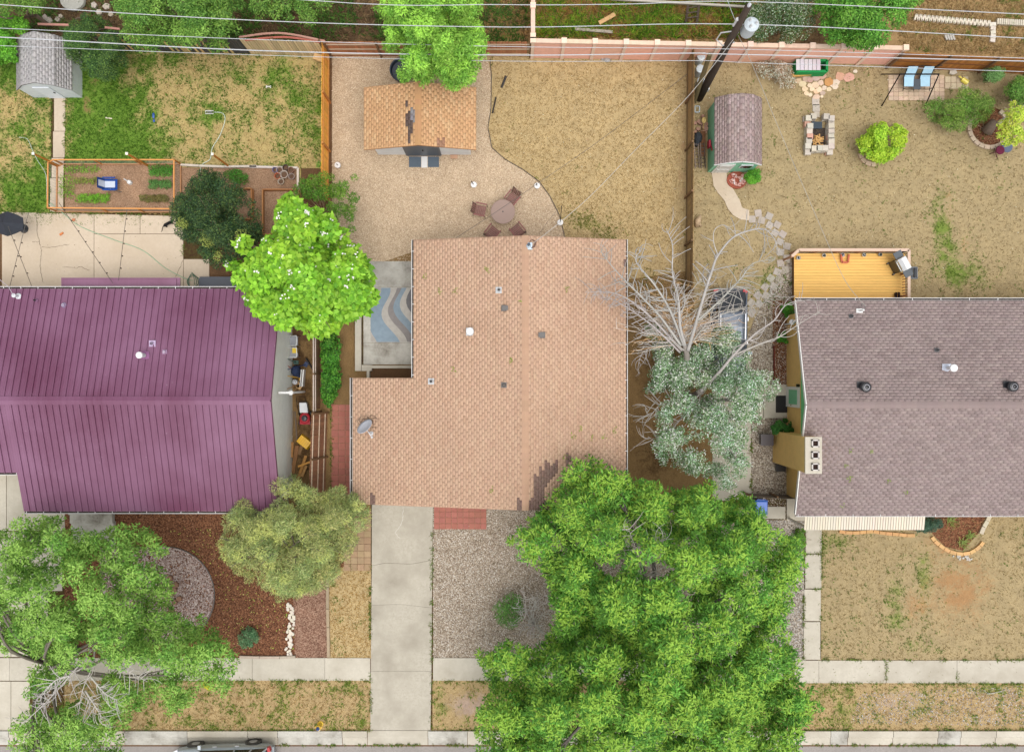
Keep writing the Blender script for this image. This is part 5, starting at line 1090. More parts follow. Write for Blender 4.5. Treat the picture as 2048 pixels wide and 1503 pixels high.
# --- olive pine
PIN = [(560, 955), (585, 948), (612, 958), (640, 985), (668, 972), (700, 975), (718, 995), (738, 1020), (736, 1050), (715, 1078), (700, 1110), (680, 1140), (665, 1165), (640, 1185), (600, 1190), (572, 1204), (545, 1195), (530, 1175), (498, 1165), (470, 1140), (445, 1115), (434, 1080), (442, 1040), (460, 1010), (478, 985), (510, 990), (530, 965)]
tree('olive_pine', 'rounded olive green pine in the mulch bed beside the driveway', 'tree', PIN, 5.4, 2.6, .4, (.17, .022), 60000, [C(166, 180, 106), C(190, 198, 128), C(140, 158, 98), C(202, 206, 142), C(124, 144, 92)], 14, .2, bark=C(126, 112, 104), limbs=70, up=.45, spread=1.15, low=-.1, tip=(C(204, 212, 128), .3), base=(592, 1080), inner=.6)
# --- big green tree at lower left
ASH = [(-120, 1120), (-60, 1080), (10, 1052), (45, 1028), (75, 1035), (100, 1022), (130, 1045), (155, 1060), (200, 1060), (235, 1045), (265, 1048), (300, 1058), (318, 1080), (332, 1115), (335, 1150), (350, 1195), (345, 1225), (400, 1228), (405, 1250), (440, 1262), (465, 1290), (475, 1330), (462, 1360), (455, 1395), (430, 1390), (405, 1365), (390, 1400), (370, 1425), (335, 1430), (310, 1400), (280, 1420), (240, 1470), (245, 1503), (230, 1560), (60, 1570), (12, 1500), (20, 1440), (60, 1420), (45, 1380), (60, 1330), (50, 1310), (5, 1310), (-20, 1290), (-110, 1260)]
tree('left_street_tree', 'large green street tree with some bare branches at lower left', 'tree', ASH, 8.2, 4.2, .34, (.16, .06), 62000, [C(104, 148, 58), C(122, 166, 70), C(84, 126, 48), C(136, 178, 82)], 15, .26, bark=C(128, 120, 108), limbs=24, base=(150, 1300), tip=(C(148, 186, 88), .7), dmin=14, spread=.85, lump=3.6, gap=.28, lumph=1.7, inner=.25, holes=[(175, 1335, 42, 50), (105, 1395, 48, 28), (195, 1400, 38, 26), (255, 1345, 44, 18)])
# --- the huge tree at lower right: two crowns that meet
B3 = [(985, 1215), (1010, 1190), (1030, 1180), (1050, 1200), (1045, 1240), (1020, 1262), (990, 1240)]
GR = [C(92, 144, 52), C(108, 162, 60), C(74, 122, 44), C(126, 178, 72), C(84, 134, 52)]
BIG = [(1158, 914), (1188, 910), (1215, 925), (1248, 930), (1258, 955), (1290, 960), (1330, 962), (1352, 982), (1395, 958), (1432, 963), (1440, 988), (1480, 983), (1520, 1000), (1537, 1040), (1577, 1050), (1604, 1080), (1614, 1130), (1594, 1180), (1578, 1240), (1592, 1290), (1600, 1330), (1602, 1360), (1642, 1390), (1645, 1430), (1614, 1450), (1602, 1500), (1592, 1590), (978, 1590), (955, 1500), (943, 1450), (952, 1415), (982, 1385), (965, 1350), (950, 1300), (975, 1302), (1010, 1285), (1045, 1292), (1085, 1282), (1110, 1250), (1098, 1200), (1082, 1140), (1040, 1115), (1012, 1075), (1050, 1048), (1080, 1015), (1095, 985), (1122, 972), (1110, 938)]
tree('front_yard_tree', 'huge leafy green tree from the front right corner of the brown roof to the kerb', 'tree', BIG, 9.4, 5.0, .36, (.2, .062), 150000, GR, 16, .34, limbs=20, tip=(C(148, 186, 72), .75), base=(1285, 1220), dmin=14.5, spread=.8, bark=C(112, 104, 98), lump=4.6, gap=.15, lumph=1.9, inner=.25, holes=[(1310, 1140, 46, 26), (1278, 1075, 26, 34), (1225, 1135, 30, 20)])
tree('low_side_bush', 'small dark green bush with bare twigs at the gravel edge left of the huge tree', 'bush', B3, 1.6, .9, .22, (.12, .04), 1500, [C(90, 136, 66), C(110, 156, 78)], 18, .05, limbs=8)
# --- silver tree foliage
SIL = [(1300, 640), (1345, 650), (1360, 700), (1330, 760), (1340, 800), (1310, 860), (1305, 900), (1320, 925), (1350, 940), (1380, 945), (1420, 960), (1440, 985), (1478, 978), (1470, 940), (1500, 930), (1480, 900), (1495, 860), (1530, 850), (1540, 810), (1560, 770), (1540, 740), (1500, 740), (1470, 750), (1440, 700), (1470, 640), (1440, 620), (1405, 640), (1395, 720), (1370, 740), (1380, 690), (1350, 620), (1310, 615)]
SB = [C(112, 146, 102), C(90, 124, 80), C(130, 162, 118), C(216, 230, 210), C(114, 148, 102), C(172, 198, 162), C(232, 240, 228)]
def sil(name, label, poly, n, seed, top, edge, base): return tree(name, label, 'tree', poly, top, edge, .32, (.1, .05), n, SB, seed, .1, bark=C(168, 162, 156), limbs=14, base=base, dmin=10, spread=1.25, up=.5, lump=3.6, gap=.62, lumph=1.1, inner=.1)
SIL1 = [(1330, 790), (1360, 770), (1400, 800), (1440, 745), (1480, 735), (1530, 735), (1562, 760), (1558, 790), (1530, 815), (1535, 850), (1500, 865), (1490, 905), (1510, 935), (1478, 960), (1470, 985), (1435, 985), (1420, 955), (1380, 950), (1355, 940), (1325, 930), (1303, 905), (1312, 860), (1310, 830)]
sil('silver_leaf_tree', 'silvery green tree filling the gap beside the brown roof', SIL1, 25000, 19, 5.2, 3.0, (1395, 800))
sil('silver_leaf_sapling', 'thin silvery foliage hanging over the roof of the parked hatchback', [(1325, 710), (1390, 690), (1425, 650), (1470, 632), (1492, 690), (1520, 735), (1450, 765), (1390, 795), (1330, 785)], 12000, 20, 3.4, 2.4, (1400, 735))
sil('silver_bush', 'dark silvery bush between the brown roof and the dead trunk', [(1290, 650), (1330, 640), (1350, 680), (1345, 720), (1360, 760), (1320, 790), (1282, 780), (1280, 755), (1310, 730), (1300, 690)], 6500, 22, 3.2, 1.6, (1318, 740))
# --- dead limbs
DT = thing('dead_tree', 'bare grey dead tree with curling branches between the brown roof and hatchback', 'tree', P(1349, 727))
GREY = C(184, 178, 172)
rd = random.Random(5)
def limb(pts, r0, r1, twigs=10, name='branch', col=None, tl=(.4, 1.2), mb=None):
    sp = spline([P(*p) for p in pts], 6); n = len(sp); rs = [(r0 + (r1 - r0) * (i / (n - 1)) ** .8) * .66 for i in range(n)]; m = mb or MB(); m.tube(sp, rs, 7)
    for k in range(int(twigs * 1.9)):
        i = rd.randint(int(n * .2), n - 2); q = sp[i]; d = (sp[i + 1] - sp[i]).normalized(); sd = d.cross(Z).normalized() * rd.choice((-1, 1)); L = rd.uniform(*tl); pp = [q]
        dr = (d * .6 + sd * .9 + Z * rd.uniform(-.3, .5)).normalized(); cv = (sd * rd.uniform(-1.2, .6) + Z * rd.uniform(-.5, .2)) * .5
        for j in range(5): dr = (dr + cv).normalized(); pp.append(pp[-1] + dr * L / 5)
        m.tube(pp, [rs[i] * .3 + .011 - .0016 * j for j in range(6)], 4, cap=False)
        if rd.random() < .7:
            a = pp[2]; d3 = (dr + sd * rd.uniform(-1, 1) + Z * rd.uniform(-.2, .3)).normalized(); m.tube([a, a + d3 * L * .25, a + (d3 + cv).normalized() * L * .5], [.008, .006, .003], 3, cap=False)
    if mb is None: m.build(name, 'bark', DT, vary(col or GREY, .06), smooth=True)
m = MB(); tb = P(1349, 727); m.tube(spline([tb, P(1362, 726, 1.5), P(1374, 720, 3.2), P(1370, 690, 4.0)], 5), [.2 - .006 * i for i in range(16)], 9); m.build('trunk', 'bark', DT, C(150, 142, 134), smooth=True)
for pts, r0, r1, tw in (([(1370, 690, 4.0), (1360, 650, 4.6), (1357, 600, 5.2), (1345, 545, 5.8), (1345, 490, 6.3), (1332, 457, 6.6)], .12, .02, 16), ([(1368, 690, 4.0), (1340, 620, 4.8), (1310, 570, 5.3), (1272, 522, 5.8), (1283, 500, 5.9)], .11, .02, 18), ([(1362, 690, 4.0), (1320, 632, 4.7), (1280, 590, 5.2), (1250, 560, 5.5), (1216, 522, 5.8), (1211, 505, 5.9)], .1, .015, 16),
    ([(1364, 700, 3.8), (1300, 632, 4.6), (1255, 597, 5.0), (1220, 584, 5.2), (1172, 584, 5.5)], .1, .015, 16), ([(1360, 704, 3.8), (1310, 655, 4.4), (1260, 618, 4.8), (1210, 590, 5.2)], .08, .015, 14), ([(1376, 700, 4.0), (1392, 645, 4.6), (1408, 590, 5.2), (1424, 540, 5.7), (1436, 510, 6.0), (1465, 475, 6.3), (1500, 460, 6.4), (1530, 458, 6.4), (1550, 480, 6.3), (1556, 505, 6.2)], .13, .02, 14),
    ([(1436, 510, 6.0), (1427, 482, 6.2), (1430, 458, 6.3), (1450, 450, 6.3), (1476, 472, 6.3)], .04, .015, 3), ([(1395, 640, 4.7), (1440, 600, 5.2), (1480, 558, 5.6), (1505, 527, 5.9), (1540, 519, 6.0)], .08, .015, 14), ([(1368, 700, 3.9), (1330, 672, 4.2), (1290, 668, 4.4), (1252, 690, 4.5)], .05, .01, 8), ([(1380, 690, 3.8), (1420, 640, 4.2), (1470, 620, 4.4), (1520, 610, 4.5), (1545, 585, 4.6)], .06, .012, 16),
    ([(1384, 640, 4.5), (1400, 612, 4.8), (1440, 580, 5.1), (1490, 575, 5.2), (1520, 580, 5.2)], .05, .01, 10), ([(1360, 690, 3.6), (1320, 690, 3.4), (1285, 705, 3.2), (1275, 740, 3.0)], .05, .012, 10), ([(1358, 640, 4.7), (1372, 600, 5.0), (1400, 560, 5.3), (1425, 548, 5.4)], .04, .01, 8)):
    limb(pts, r0, r1, tw)
for k in range(150):     # long thin ochre suckers low in the dead crown
    a = rd.uniform(-3.5, .3); L = rd.uniform(35, 140); x, y = 1368 + rd.uniform(-15, 15), 660 + rd.uniform(-10, 30); pts = [(x, y, 3.6)]
    for j in range(1, 5): pts.append((x + L * j / 4 * math.cos(a + .25 * j * rd.choice((-1, 1)) * .5), y + L * j / 4 * math.sin(a) * .8, 3.6 + .15 * j * rd.uniform(.2, 1.6)))
    limb(pts, .03, .009, 1, 'sucker', C(226, 186, 138) if k % 3 == 0 else C(226, 218, 208), (.3, .6))
D2 = thing('dead_limb_tree', 'grey dead trunk with two long limbs reaching over the tan wall', 'tree', P(1372, 789)); DT = D2
m = MB(); m.tube(spline([P(1372, 789), P(1385, 792, 1.4), P(1402, 782, 3.0)], 5), [.2 - .004 * i for i in range(11)], 9); m.build('trunk', 'bark', D2, C(146, 138, 130), smooth=True)
for pts, r0, r1, tw in (([(1402, 782, 3.0), (1440, 742, 3.6), (1470, 706, 4.1), (1510, 667, 4.5), (1548, 640, 4.9), (1574, 608, 5.2), (1622, 598, 5.4)], .14, .015, 6), ([(1466, 710, 4.0), (1520, 687, 4.4), (1560, 672, 4.7), (1600, 646, 5.0), (1640, 622, 5.2)], .09, .012, 6), ([(1398, 790, 2.8), (1360, 800, 3.2), (1320, 810, 3.5), (1300, 830, 3.6), (1290, 818, 3.6)], .05, .01, 14), ([(1400, 786, 2.9), (1350, 850, 3.4), (1320, 880, 3.6), (1296, 872, 3.7)], .05, .01, 12), ([(1400, 790, 2.8), (1398, 840, 3.5), (1420, 830, 3.8)], .05, .01, 8)):
    limb(pts, r0, r1, tw)
# bare branches at lower left and at the low bush
GREY = C(206, 200, 192)
DT = thing('bare_branch_spray', 'grey bare branch spray emerging below the left street tree crown', 'branches', P(170, 1300))
for pts in ([(190, 1285, 6.2), (185, 1330, 6.8), (165, 1380, 7.2), (155, 1440, 7.4)], [(190, 1290, 6.2), (140, 1350, 6.8), (90, 1405, 7.2), (40, 1450, 7.4)], [(190, 1290, 6.2), (230, 1320, 6.8), (265, 1345, 7.2), (295, 1362, 7.4)], [(180, 1350, 6.9), (210, 1385, 7.2), (235, 1398, 7.4)], [(170, 1380, 7.1), (190, 1410, 7.3), (205, 1435, 7.4)], [(140, 1350, 6.8), (110, 1360, 7.1), (80, 1395, 7.3)]): limb(pts, .07, .012, 13, tl=(.4, 1.1))
DT = thing('bare_twig_bush', 'pale bare twiggy bush at the gravel edge under the huge tree', 'bush', P(1075, 1260))
for k in range(20): a = rd.uniform(0, 6.28); L = rd.uniform(25, 60); limb([(1068, 1250, .2), (1068 + L * .5 * math.cos(a), 1235 + L * .5 * math.sin(a), 1.6), (1068 + L * math.cos(a + .4), 1235 + L * math.sin(a + .4), 2.2)], .035, .01, 5, tl=(.3, .6))
DT = thing('bare_crown_twigs', 'grey bare twigs in the dark gap of the huge tree crown', 'branches', P(1290, 1120))
for pts in ([(1290, 1150, 6.0), (1275, 1105, 7.0), (1262, 1070, 7.6), (1255, 1050, 7.9)], [(1290, 1150, 6.0), (1305, 1110, 7.0), (1320, 1075, 7.6)], [(1290, 1150, 6.0), (1300, 1145, 6.8), (1335, 1130, 7.4)], [(1285, 1120, 6.6), (1262, 1115, 7.2), (1255, 1085, 7.5)]): limb(pts, .04, .008, 9)
# --- trees along the top edge
LG = [C(122, 172, 62), C(136, 186, 72), C(102, 150, 52), C(150, 198, 86)]
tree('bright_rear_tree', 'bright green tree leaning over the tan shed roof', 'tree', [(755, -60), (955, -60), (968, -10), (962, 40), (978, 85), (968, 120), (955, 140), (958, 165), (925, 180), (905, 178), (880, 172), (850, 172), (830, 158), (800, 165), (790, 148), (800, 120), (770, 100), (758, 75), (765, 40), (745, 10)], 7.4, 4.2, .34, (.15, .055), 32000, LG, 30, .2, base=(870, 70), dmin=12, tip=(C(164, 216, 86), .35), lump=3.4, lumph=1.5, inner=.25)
MG = [C(90, 132, 52), C(110, 152, 62), C(74, 112, 46), C(128, 166, 76)]
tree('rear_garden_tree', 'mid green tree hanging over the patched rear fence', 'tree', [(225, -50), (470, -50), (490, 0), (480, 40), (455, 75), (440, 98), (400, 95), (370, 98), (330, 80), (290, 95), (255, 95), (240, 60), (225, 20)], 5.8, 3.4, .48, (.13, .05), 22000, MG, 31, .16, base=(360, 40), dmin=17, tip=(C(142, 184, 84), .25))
tree('rear_shade_tree', 'sparse dark tree over the brown soil at the top, left of the bright tree', 'tree', [(490, -50), (650, -50), (680, -5), (640, 20), (652, 45), (620, 62), (590, 40), (540, 45), (500, 30)], 5.0, 3.2, .42, (.12, .05), 6500, MG, 32, .12, base=(575, 10), dmin=18)
tree('shed_evergreen', 'dense dark evergreen beside the grey gambrel shed', 'tree', [(140, 25), (185, 28), (215, 45), (240, 75), (248, 110), (235, 140), (205, 158), (180, 150), (160, 130), (140, 118), (118, 100), (125, 70), (120, 45)], 3.6, 1.6, .4, (.1, .03), 20000, [C(66, 98, 50), C(84, 118, 58), C(54, 84, 48), C(110, 142, 66)], 33, .12, base=(185, 95), dmin=13)
tree('vine_bush', 'bright green leafy bush at the left edge beside the grey shed', 'bush', [(-60, 30), (30, 28), (62, 40), (76, 52), (40, 70), (44, 100), (38, 122), (-60, 130)], 2.2, 1.4, .36, (.11, .08), 9000, [C(100, 160, 46), C(122, 184, 58), C(82, 136, 40)], 34, .06, dmin=12)
tree('corner_tree', 'dull green tree cut by the top left corner', 'tree', [(-60, -50), (80, -50), (90, 0), (78, 25), (40, 30), (-60, 30)], 3.8, 2.4, .4, (.1, .04), 8000, MG, 35, .1, dmin=14)
tree('grey_leaf_tree', 'dark grey green bush tree behind the pink wall by the pole', 'tree', [(1500, -50), (1640, -50), (1650, 0), (1632, 40), (1622, 80), (1580, 85), (1540, 80), (1500, 78), (1490, 40)], 3.6, 2.0, .42, (.08, .04), 15000, [C(70, 100, 54), C(96, 126, 70), C(56, 84, 46), C(170, 184, 160)], 36, .1, dmin=13, base=(1560, 30))
tree('rear_elm', 'green tree overhanging the right end of the pink wall', 'tree', [(1640, -50), (1850, -50), (1855, -10), (1815, 30), (1800, 60), (1790, 82), (1740, 96), (1700, 88), (1660, 78), (1630, 50), (1635, 10)], 5.2, 3.0, .48, (.13, .055), 19000, [C(82, 138, 44), C(104, 160, 56), C(66, 112, 40), C(120, 176, 70)], 37, .14, dmin=17, base=(1740, 30))
# --- east yard shrubs
tree('lime_round_shrub', 'round yellow green shrub on the dry lawn right of the fire pit', 'bush', [(1745, 250), (1770, 244), (1800, 250), (1815, 268), (1812, 285), (1800, 305), (1780, 322), (1755, 325), (1735, 318), (1718, 300), (1714, 282), (1728, 265)], 1.5, .8, .26, (.11, .07), 6500, [C(160, 196, 52), C(178, 212, 68), C(136, 176, 46)], 40, .05, dmin=8)
tree('feathery_shrub', 'loose feathery green shrub spreading beside the swing pad', 'bush', [(1838, 215), (1870, 200), (1900, 185), (1935, 168), (1965, 185), (1990, 200), (1985, 225), (1960, 250), (1925, 262), (1890, 258), (1865, 240)], 1.6, .8, .32, (.13, .022), 9000, [C(104, 144, 54), C(126, 166, 72), C(88, 124, 48), C(150, 178, 90)], 41, .05, base=(1935, 225), limbs=16, bark=C(186, 172, 152), spread=1.2, dmin=11)
tree('ring_tree', 'yellow leaved tree with white branches leaning in at the right edge', 'tree', [(2000, 240), (2030, 195), (2060, 190), (2100, 230), (2080, 300), (2040, 285), (2010, 300), (1990, 262)], 3.4, 2.4, .3, (.1, .06), 3600, [C(190, 206, 74), C(206, 216, 96), C(160, 190, 60)], 42, .1, base=(1990, 248), bark=C(206, 198, 186), limbs=12, dmin=14, fill=False)
tree('edge_bush', 'green bush at the right edge above the yellow leaved tree', 'bush', [(2005, 165), (2040, 150), (2100, 155), (2100, 230), (2040, 215), (2010, 195)], 1.6, .9, .32, (.1, .035), 6000, MG, 43, .05, dmin=11)
tree('rose_bush', 'small green rose bush under the honey coloured fence', 'bush', [(1962, 150), (1975, 132), (1995, 128), (2010, 140), (2012, 158), (1990, 165), (1970, 162)], 1.2, .7, .22, (.07, .04), 2600, [C(96, 134, 74), C(120, 156, 92)], 44, .03, dmin=8)
tree('shed_shrub', 'green shrub at the corner of the mint green shed', 'bush', [(1490, 345), (1510, 335), (1524, 345), (1520, 362), (1502, 368), (1488, 360)], .9, .5, .2, (.09, .04), 1800, [C(84, 146, 40), C(104, 168, 54)], 45, .03, dmin=7)
tree('stoop_shrub', 'dark green shrub between the stoop and the tan chimney', 'bush', [(1545, 848), (1565, 836), (1590, 845), (1608, 862), (1600, 872), (1560, 870), (1540, 862)], 1.1, .6, .22, (.07, .05), 3200, [C(46, 92, 34), C(62, 112, 44)], 46, .03, dmin=8)
tree('wall_shrub', 'small green shrub in the dark bed by the white downspout', 'bush', [(1560, 612), (1580, 605), (1590, 622), (1585, 638), (1565, 636)], .7, .4, .18, (.07, .05), 1300, [C(84, 150, 44), C(60, 120, 38)], 47, .03, dmin=7)
tree('wall_shrub', 'smaller green shrub lower in the dark bed beside the tan wall', 'bush', [(1553, 668), (1572, 662), (1576, 684), (1556, 690)], .5, .3, .16, (.07, .05), 800, [C(84, 150, 44), C(60, 120, 38)], 48, .03, dmin=7)
tree('blue_juniper', 'low blue green juniper at the end of the ribbed porch cover', 'bush', [(1845, 1035), (1882, 1030), (1888, 1050), (1870, 1062), (1830, 1066), (1835, 1055)], .7, .4, .2, (.09, .02), 3600, [C(74, 104, 84), C(92, 122, 98), C(60, 88, 72)], 49, .03, dmin=7)
tree('mulch_spirea', 'small grey green round plant alone in the brown mulch', 'bush', [(480, 1262), (495, 1252), (512, 1258), (518, 1275), (508, 1292), (488, 1296), (474, 1285)], .6, .35, .18, (.09, .035), 1800, [C(96, 134, 92), C(120, 156, 112), C(76, 114, 74)], 50, .03, dmin=7)
tree('ivy_hedge', 'dense green ivy mound running along the brown side fence', 'hedge', [(642, 668), (668, 655), (682, 690), (678, 720), (684, 750), (680, 775), (668, 800), (655, 818), (643, 812), (642, 740)], .9, .6, .2, (.08, .07), 7500, [C(58, 112, 32), C(80, 142, 42), C(104, 164, 58), C(44, 90, 28)], 51, .03, dmin=7, base=(660, 740))
tree('path_weed_bush', 'fuzzy green weeds at the corner of the front walk', 'bush', [(1588, 1060), (1608, 1050), (1612, 1085), (1600, 1100), (1585, 1088)], .5, .3, .18, (.08, .03), 1400, [C(110, 156, 56), C(90, 134, 46)], 52, .02, dmin=7)
# garden crops
for k, (nm, lb, pl, cl) in enumerate((('bean_row', 'leafy green bean plants in the upper right of the garden bed', rect(298, 330, 346, 352), (88, 146, 52)), ('carrot_row', 'feathery green row in the middle right of the garden bed', rect(298, 360, 346, 376), (96, 140, 70)), ('lettuce_row', 'bright green lettuce row at the lower left of the garden bed', rect(152, 388, 218, 404), (124, 180, 52)), ('upper_sprouts', 'sparse green sprouts along the upper edge of the garden bed', rect(128, 330, 198, 344), (132, 172, 64)), ('left_sprouts', 'sparse green sprouts down the left side of the garden bed', rect(118, 345, 148, 398), (126, 172, 56)), ('middle_sprouts', 'low sprouts with white stones left of the blue chair', rect(148, 356, 208, 366), (140, 160, 70)), ('brown_crop_row', 'dull brownish green row at the lower right of the garden bed', rect(280, 390, 336, 402), (126, 120, 66)), ('potting_greens', 'green leafy clump in the potting bed beside the dark tree', [(445, 345), (470, 336), (495, 348), (498, 366), (470, 370)], (84, 140, 50)))):
    tree(nm, lb, 'plants', pl, .3, .2, .12, (.09, .04), 900 if 'sprout' not in nm else 380, [C(*cl), C(*[x * .82 for x in cl])], 60 + k, .012, dmin=5, limbs=4, fill=False, inset=1, h_noise=.1)
for x, y, k, lb in ((1940, 1070, 0, 'clump of pale green iris leaves in the curved front bed'), (1925, 1086, 1, 'smaller clump of strap leaves near the tip of the curved front bed'), (1900, 1040, 2, 'clump of green shoots in the upper left of the curved front bed')):
    m = MB(); c = P(x, y); root = thing('iris_clump', lb, 'plant', c)
    for j in range(26): a = rd.uniform(0, 6.28); L = rd.uniform(.2, .42); b0 = c + e((rd.uniform(-.15, .15), rd.uniform(-.15, .15), .01)); dd = e((math.cos(a), math.sin(a), .6)) * L; sd = e((-math.sin(a), math.cos(a), 0)) * .014; m.add([b0 - sd, b0 + sd, b0 + dd * .6 + sd, b0 + dd, b0 + dd * .6 - sd], [(0, 1, 2, 3, 4)], vary(C(150, 170, 90), .15))
    m.build('leaf', 'leaf', root, attr=True)
# ================================================================ vehicles
def car(name, label, loc, rz, col, L=4.7, Wd=1.86, H=1.68, rs=.62):
    """x forward; stations: (x, zbelt, half width at belt, ztop or 0, half width at top)"""
    root = thing(name, label, 'car', loc, None, rz); hw = Wd / 2; root.location = (0, 0, 0); root.rotation_euler = (0, 0, 0)
    S_ = [(-L / 2, .62, .74), (-L / 2 + .06, .95, .84), (-L / 2 + .25, 1.02, .91), (-L * .3, 1.03, .985), (-.4, 1.0, 1.0), (.5, .98, 1.0), (L * .25, .98, .985), (L * .36, .92, .96), (L * .45, .82, .88), (L / 2 - .03, .68, .76), (L / 2, .5, .66)]
    m = MB(); vs = []; fs = []
    for x, zb, k in S_:
        ww = hw * k; zl = .28 if abs(x) < L / 2 - .1 else .36
        vs += [(x, -ww * .93, zl), (x, -ww * 1.0, .5 if zb > .6 else zb * .8), (x, -ww * .985, zb - .12), (x, -ww * .9, zb - .01), (x, -ww * .6, zb + .025), (x, 0, zb + .035), (x, ww * .6, zb + .025), (x, ww * .9, zb - .01), (x, ww * .985, zb - .12), (x, ww * 1.0, .5 if zb > .6 else zb * .8), (x, ww * .93, zl)]
    for i in range(len(S_) - 1):
        for j in range(10): a = i * 11 + j; fs.append((a, a + 1, a + 12, a + 11))
        fs.append((i * 11 + 10, i * 11, (i + 1) * 11, (i + 1) * 11 + 10))
    fs += [tuple(range(11))[::-1], tuple((len(S_) - 1) * 11 + j for j in range(11))]
    m.add(vs, [f[::-1] for f in fs]); body = m.build('body', 'carpaint', root, col, smooth=True)
    c0, c1, r0, r1 = -L / 2 + .16, L * .235, -L / 2 + rs, L * .06     # cabin base and roof ends
    zb, zt = 1.0, H; wb, wt = hw * .89, hw * .70
    m = MB()
    xs = [r0 - .12, r0, (r0 + r1) / 2, r1, r1 + .1]; zs = [zt - .07, zt - .01, zt + .02, zt - .01, zt - .07]
    vs, fs = [], []
    for x, z in zip(xs, zs): vs += [(x, y * wt, z - .045 * abs(y) ** 3) for y in (-1.04, -.7, -.3, .3, .7, 1.04)]
    for i in range(4):
        for j in range(5): a = i * 6 + j; fs.append((a, a + 6, a + 7, a + 1))
    m.add(vs, fs)
    for s in (-1, 1):            # pillars
        for xb, xt in ((c0, r0 - .1), ((c0 + c1) / 2 - .1, (r0 + r1) / 2), (c1, r1 + .08), (c0 + .75, r0 + .45)): m.bar((xb, s * wb, zb), (xt, s * wt, zt - .06), .07, .05)
        m.bar((r0 - .1, s * wt * 1.03, zt - .05), (r1 + .1, s * wt * 1.03, zt - .05), .07, .06)
    m.build('roof', 'carpaint', root, col, smooth=False)
    def pane(nm, q): m = MB(); m.face(q); m.build(nm, 'glass', root)
    pane('windscreen', [(c1 + .02, -wb * .93, zb + .02), (c1 + .02, wb * .93, zb + .02), (r1 + .1, wt * .93, zt - .06), (r1 + .1, -wt * .93, zt - .06)])
    pane('rear_window', [(c0 - .02, wb * .9, zb + .04), (c0 - .02, -wb * .9, zb + .04), (r0 - .13, -wt * .92, zt - .07), (r0 - .13, wt * .92, zt - .07)])
    for s in (-1, 1): q = [(c0 + .05, s * (wb - .01), zb), (c1 - .03, s * (wb - .01), zb), (r1 + .04, s * (wt - .005), zt - .08), (r0 - .06, s * (wt - .005), zt - .08)]; pane('side_window', q if s < 0 else q[::-1])
    for x in (-L * .29, L * .30):
        for s in (-1, 1):
            Mw = Matrix.Rotation(R(90), 3, 'X'); c = Vector((x, s * (hw - .1), .34)); m = MB(); m.lathe(c, [(.2, -.11), (.31, -.115), (.34, -.07), (.34, .07), (.31, .115), (.2, .11)], 20, M=Mw); wh = m.build('wheel', 'plastic', root, (.012, .012, .012))
            m = MB(); m.lathe(c, [(.02, -.118), (.2, -.112), (.21, -.09), (.21, .09), (.2, .112), (.02, .118)], 10, M=Mw); m.build('rim', 'metal', wh, C(206, 208, 212))
            m = MB(); m.lathe(c + Vector((0, s * .0, .0)), [(.36, -.105), (.42, -.1), (.42, .1), (.36, .105)], 20, M=Mw); m.build('wheel_arch', 'plastic', root, (.015, .015, .016))
    for s in (-1, 1):
        m = MB(); m.box((L * .21, s * (hw + .08), 1.03), (.14, .2, .14)); m.build('wing_mirror', 'carpaint', root, col)
        m = MB(); m.bar((r0, s * wt * .95, zt + .05), (r1, s * wt * .95, zt + .05), .04, .04); m.build('roof_rail', 'metal', root, C(196, 198, 204))
        m = MB(); m.box((-L / 2 + .12, s * hw * .79, .9), (.2, .22, .26), R(-18 * s)); m.build('tail_light', 'plastic', root, C(186, 24, 30))
        m = MB(); m.box((L / 2 - .17, s * hw * .66, .72), (.22, .36, .12), R(-24 * s)); m.build('headlight', 'plastic', root, C(226, 230, 236))
        for x in (-.75, .35): m = MB(); m.box((x, s * (hw + .005), .86), (.2, .035, .035)); m.build('door_handle', 'metal', root, C(206, 208, 212))
    m = MB(); m.box((-L / 2 - .01, 0, .55), (.12, Wd * .8, .2)); m.build('rear_bumper', 'plastic', root, tuple(x * .6 for x in col))
    root.location = loc; root.rotation_euler = (0, 0, rz); return root
q = P(456, 1480); car('silver_suv', 'silver car parked at the kerb, cut by the bottom edge', (q.x, q.y - .86, 0), R(180 + 2.2), C(186, 194, 200), L=4.85)
q = P(1452, 655); car('parked_hatchback', 'blue grey hatchback parked under the dead branches', (q.x - .05, q.y - .35, 0), R(-90 - 1), C(104, 112, 124), L=4.4, Wd=1.8, H=1.52, rs=1.25)
# ================================================================ small helpers for furniture
def simple(name, label, cat, fn, mat='paint', col=(.5, .5, .5), smooth=False, group=None):
    m = MB(); fn(m); return tag(m.build(name, mat, None, col, smooth), label, cat, group)
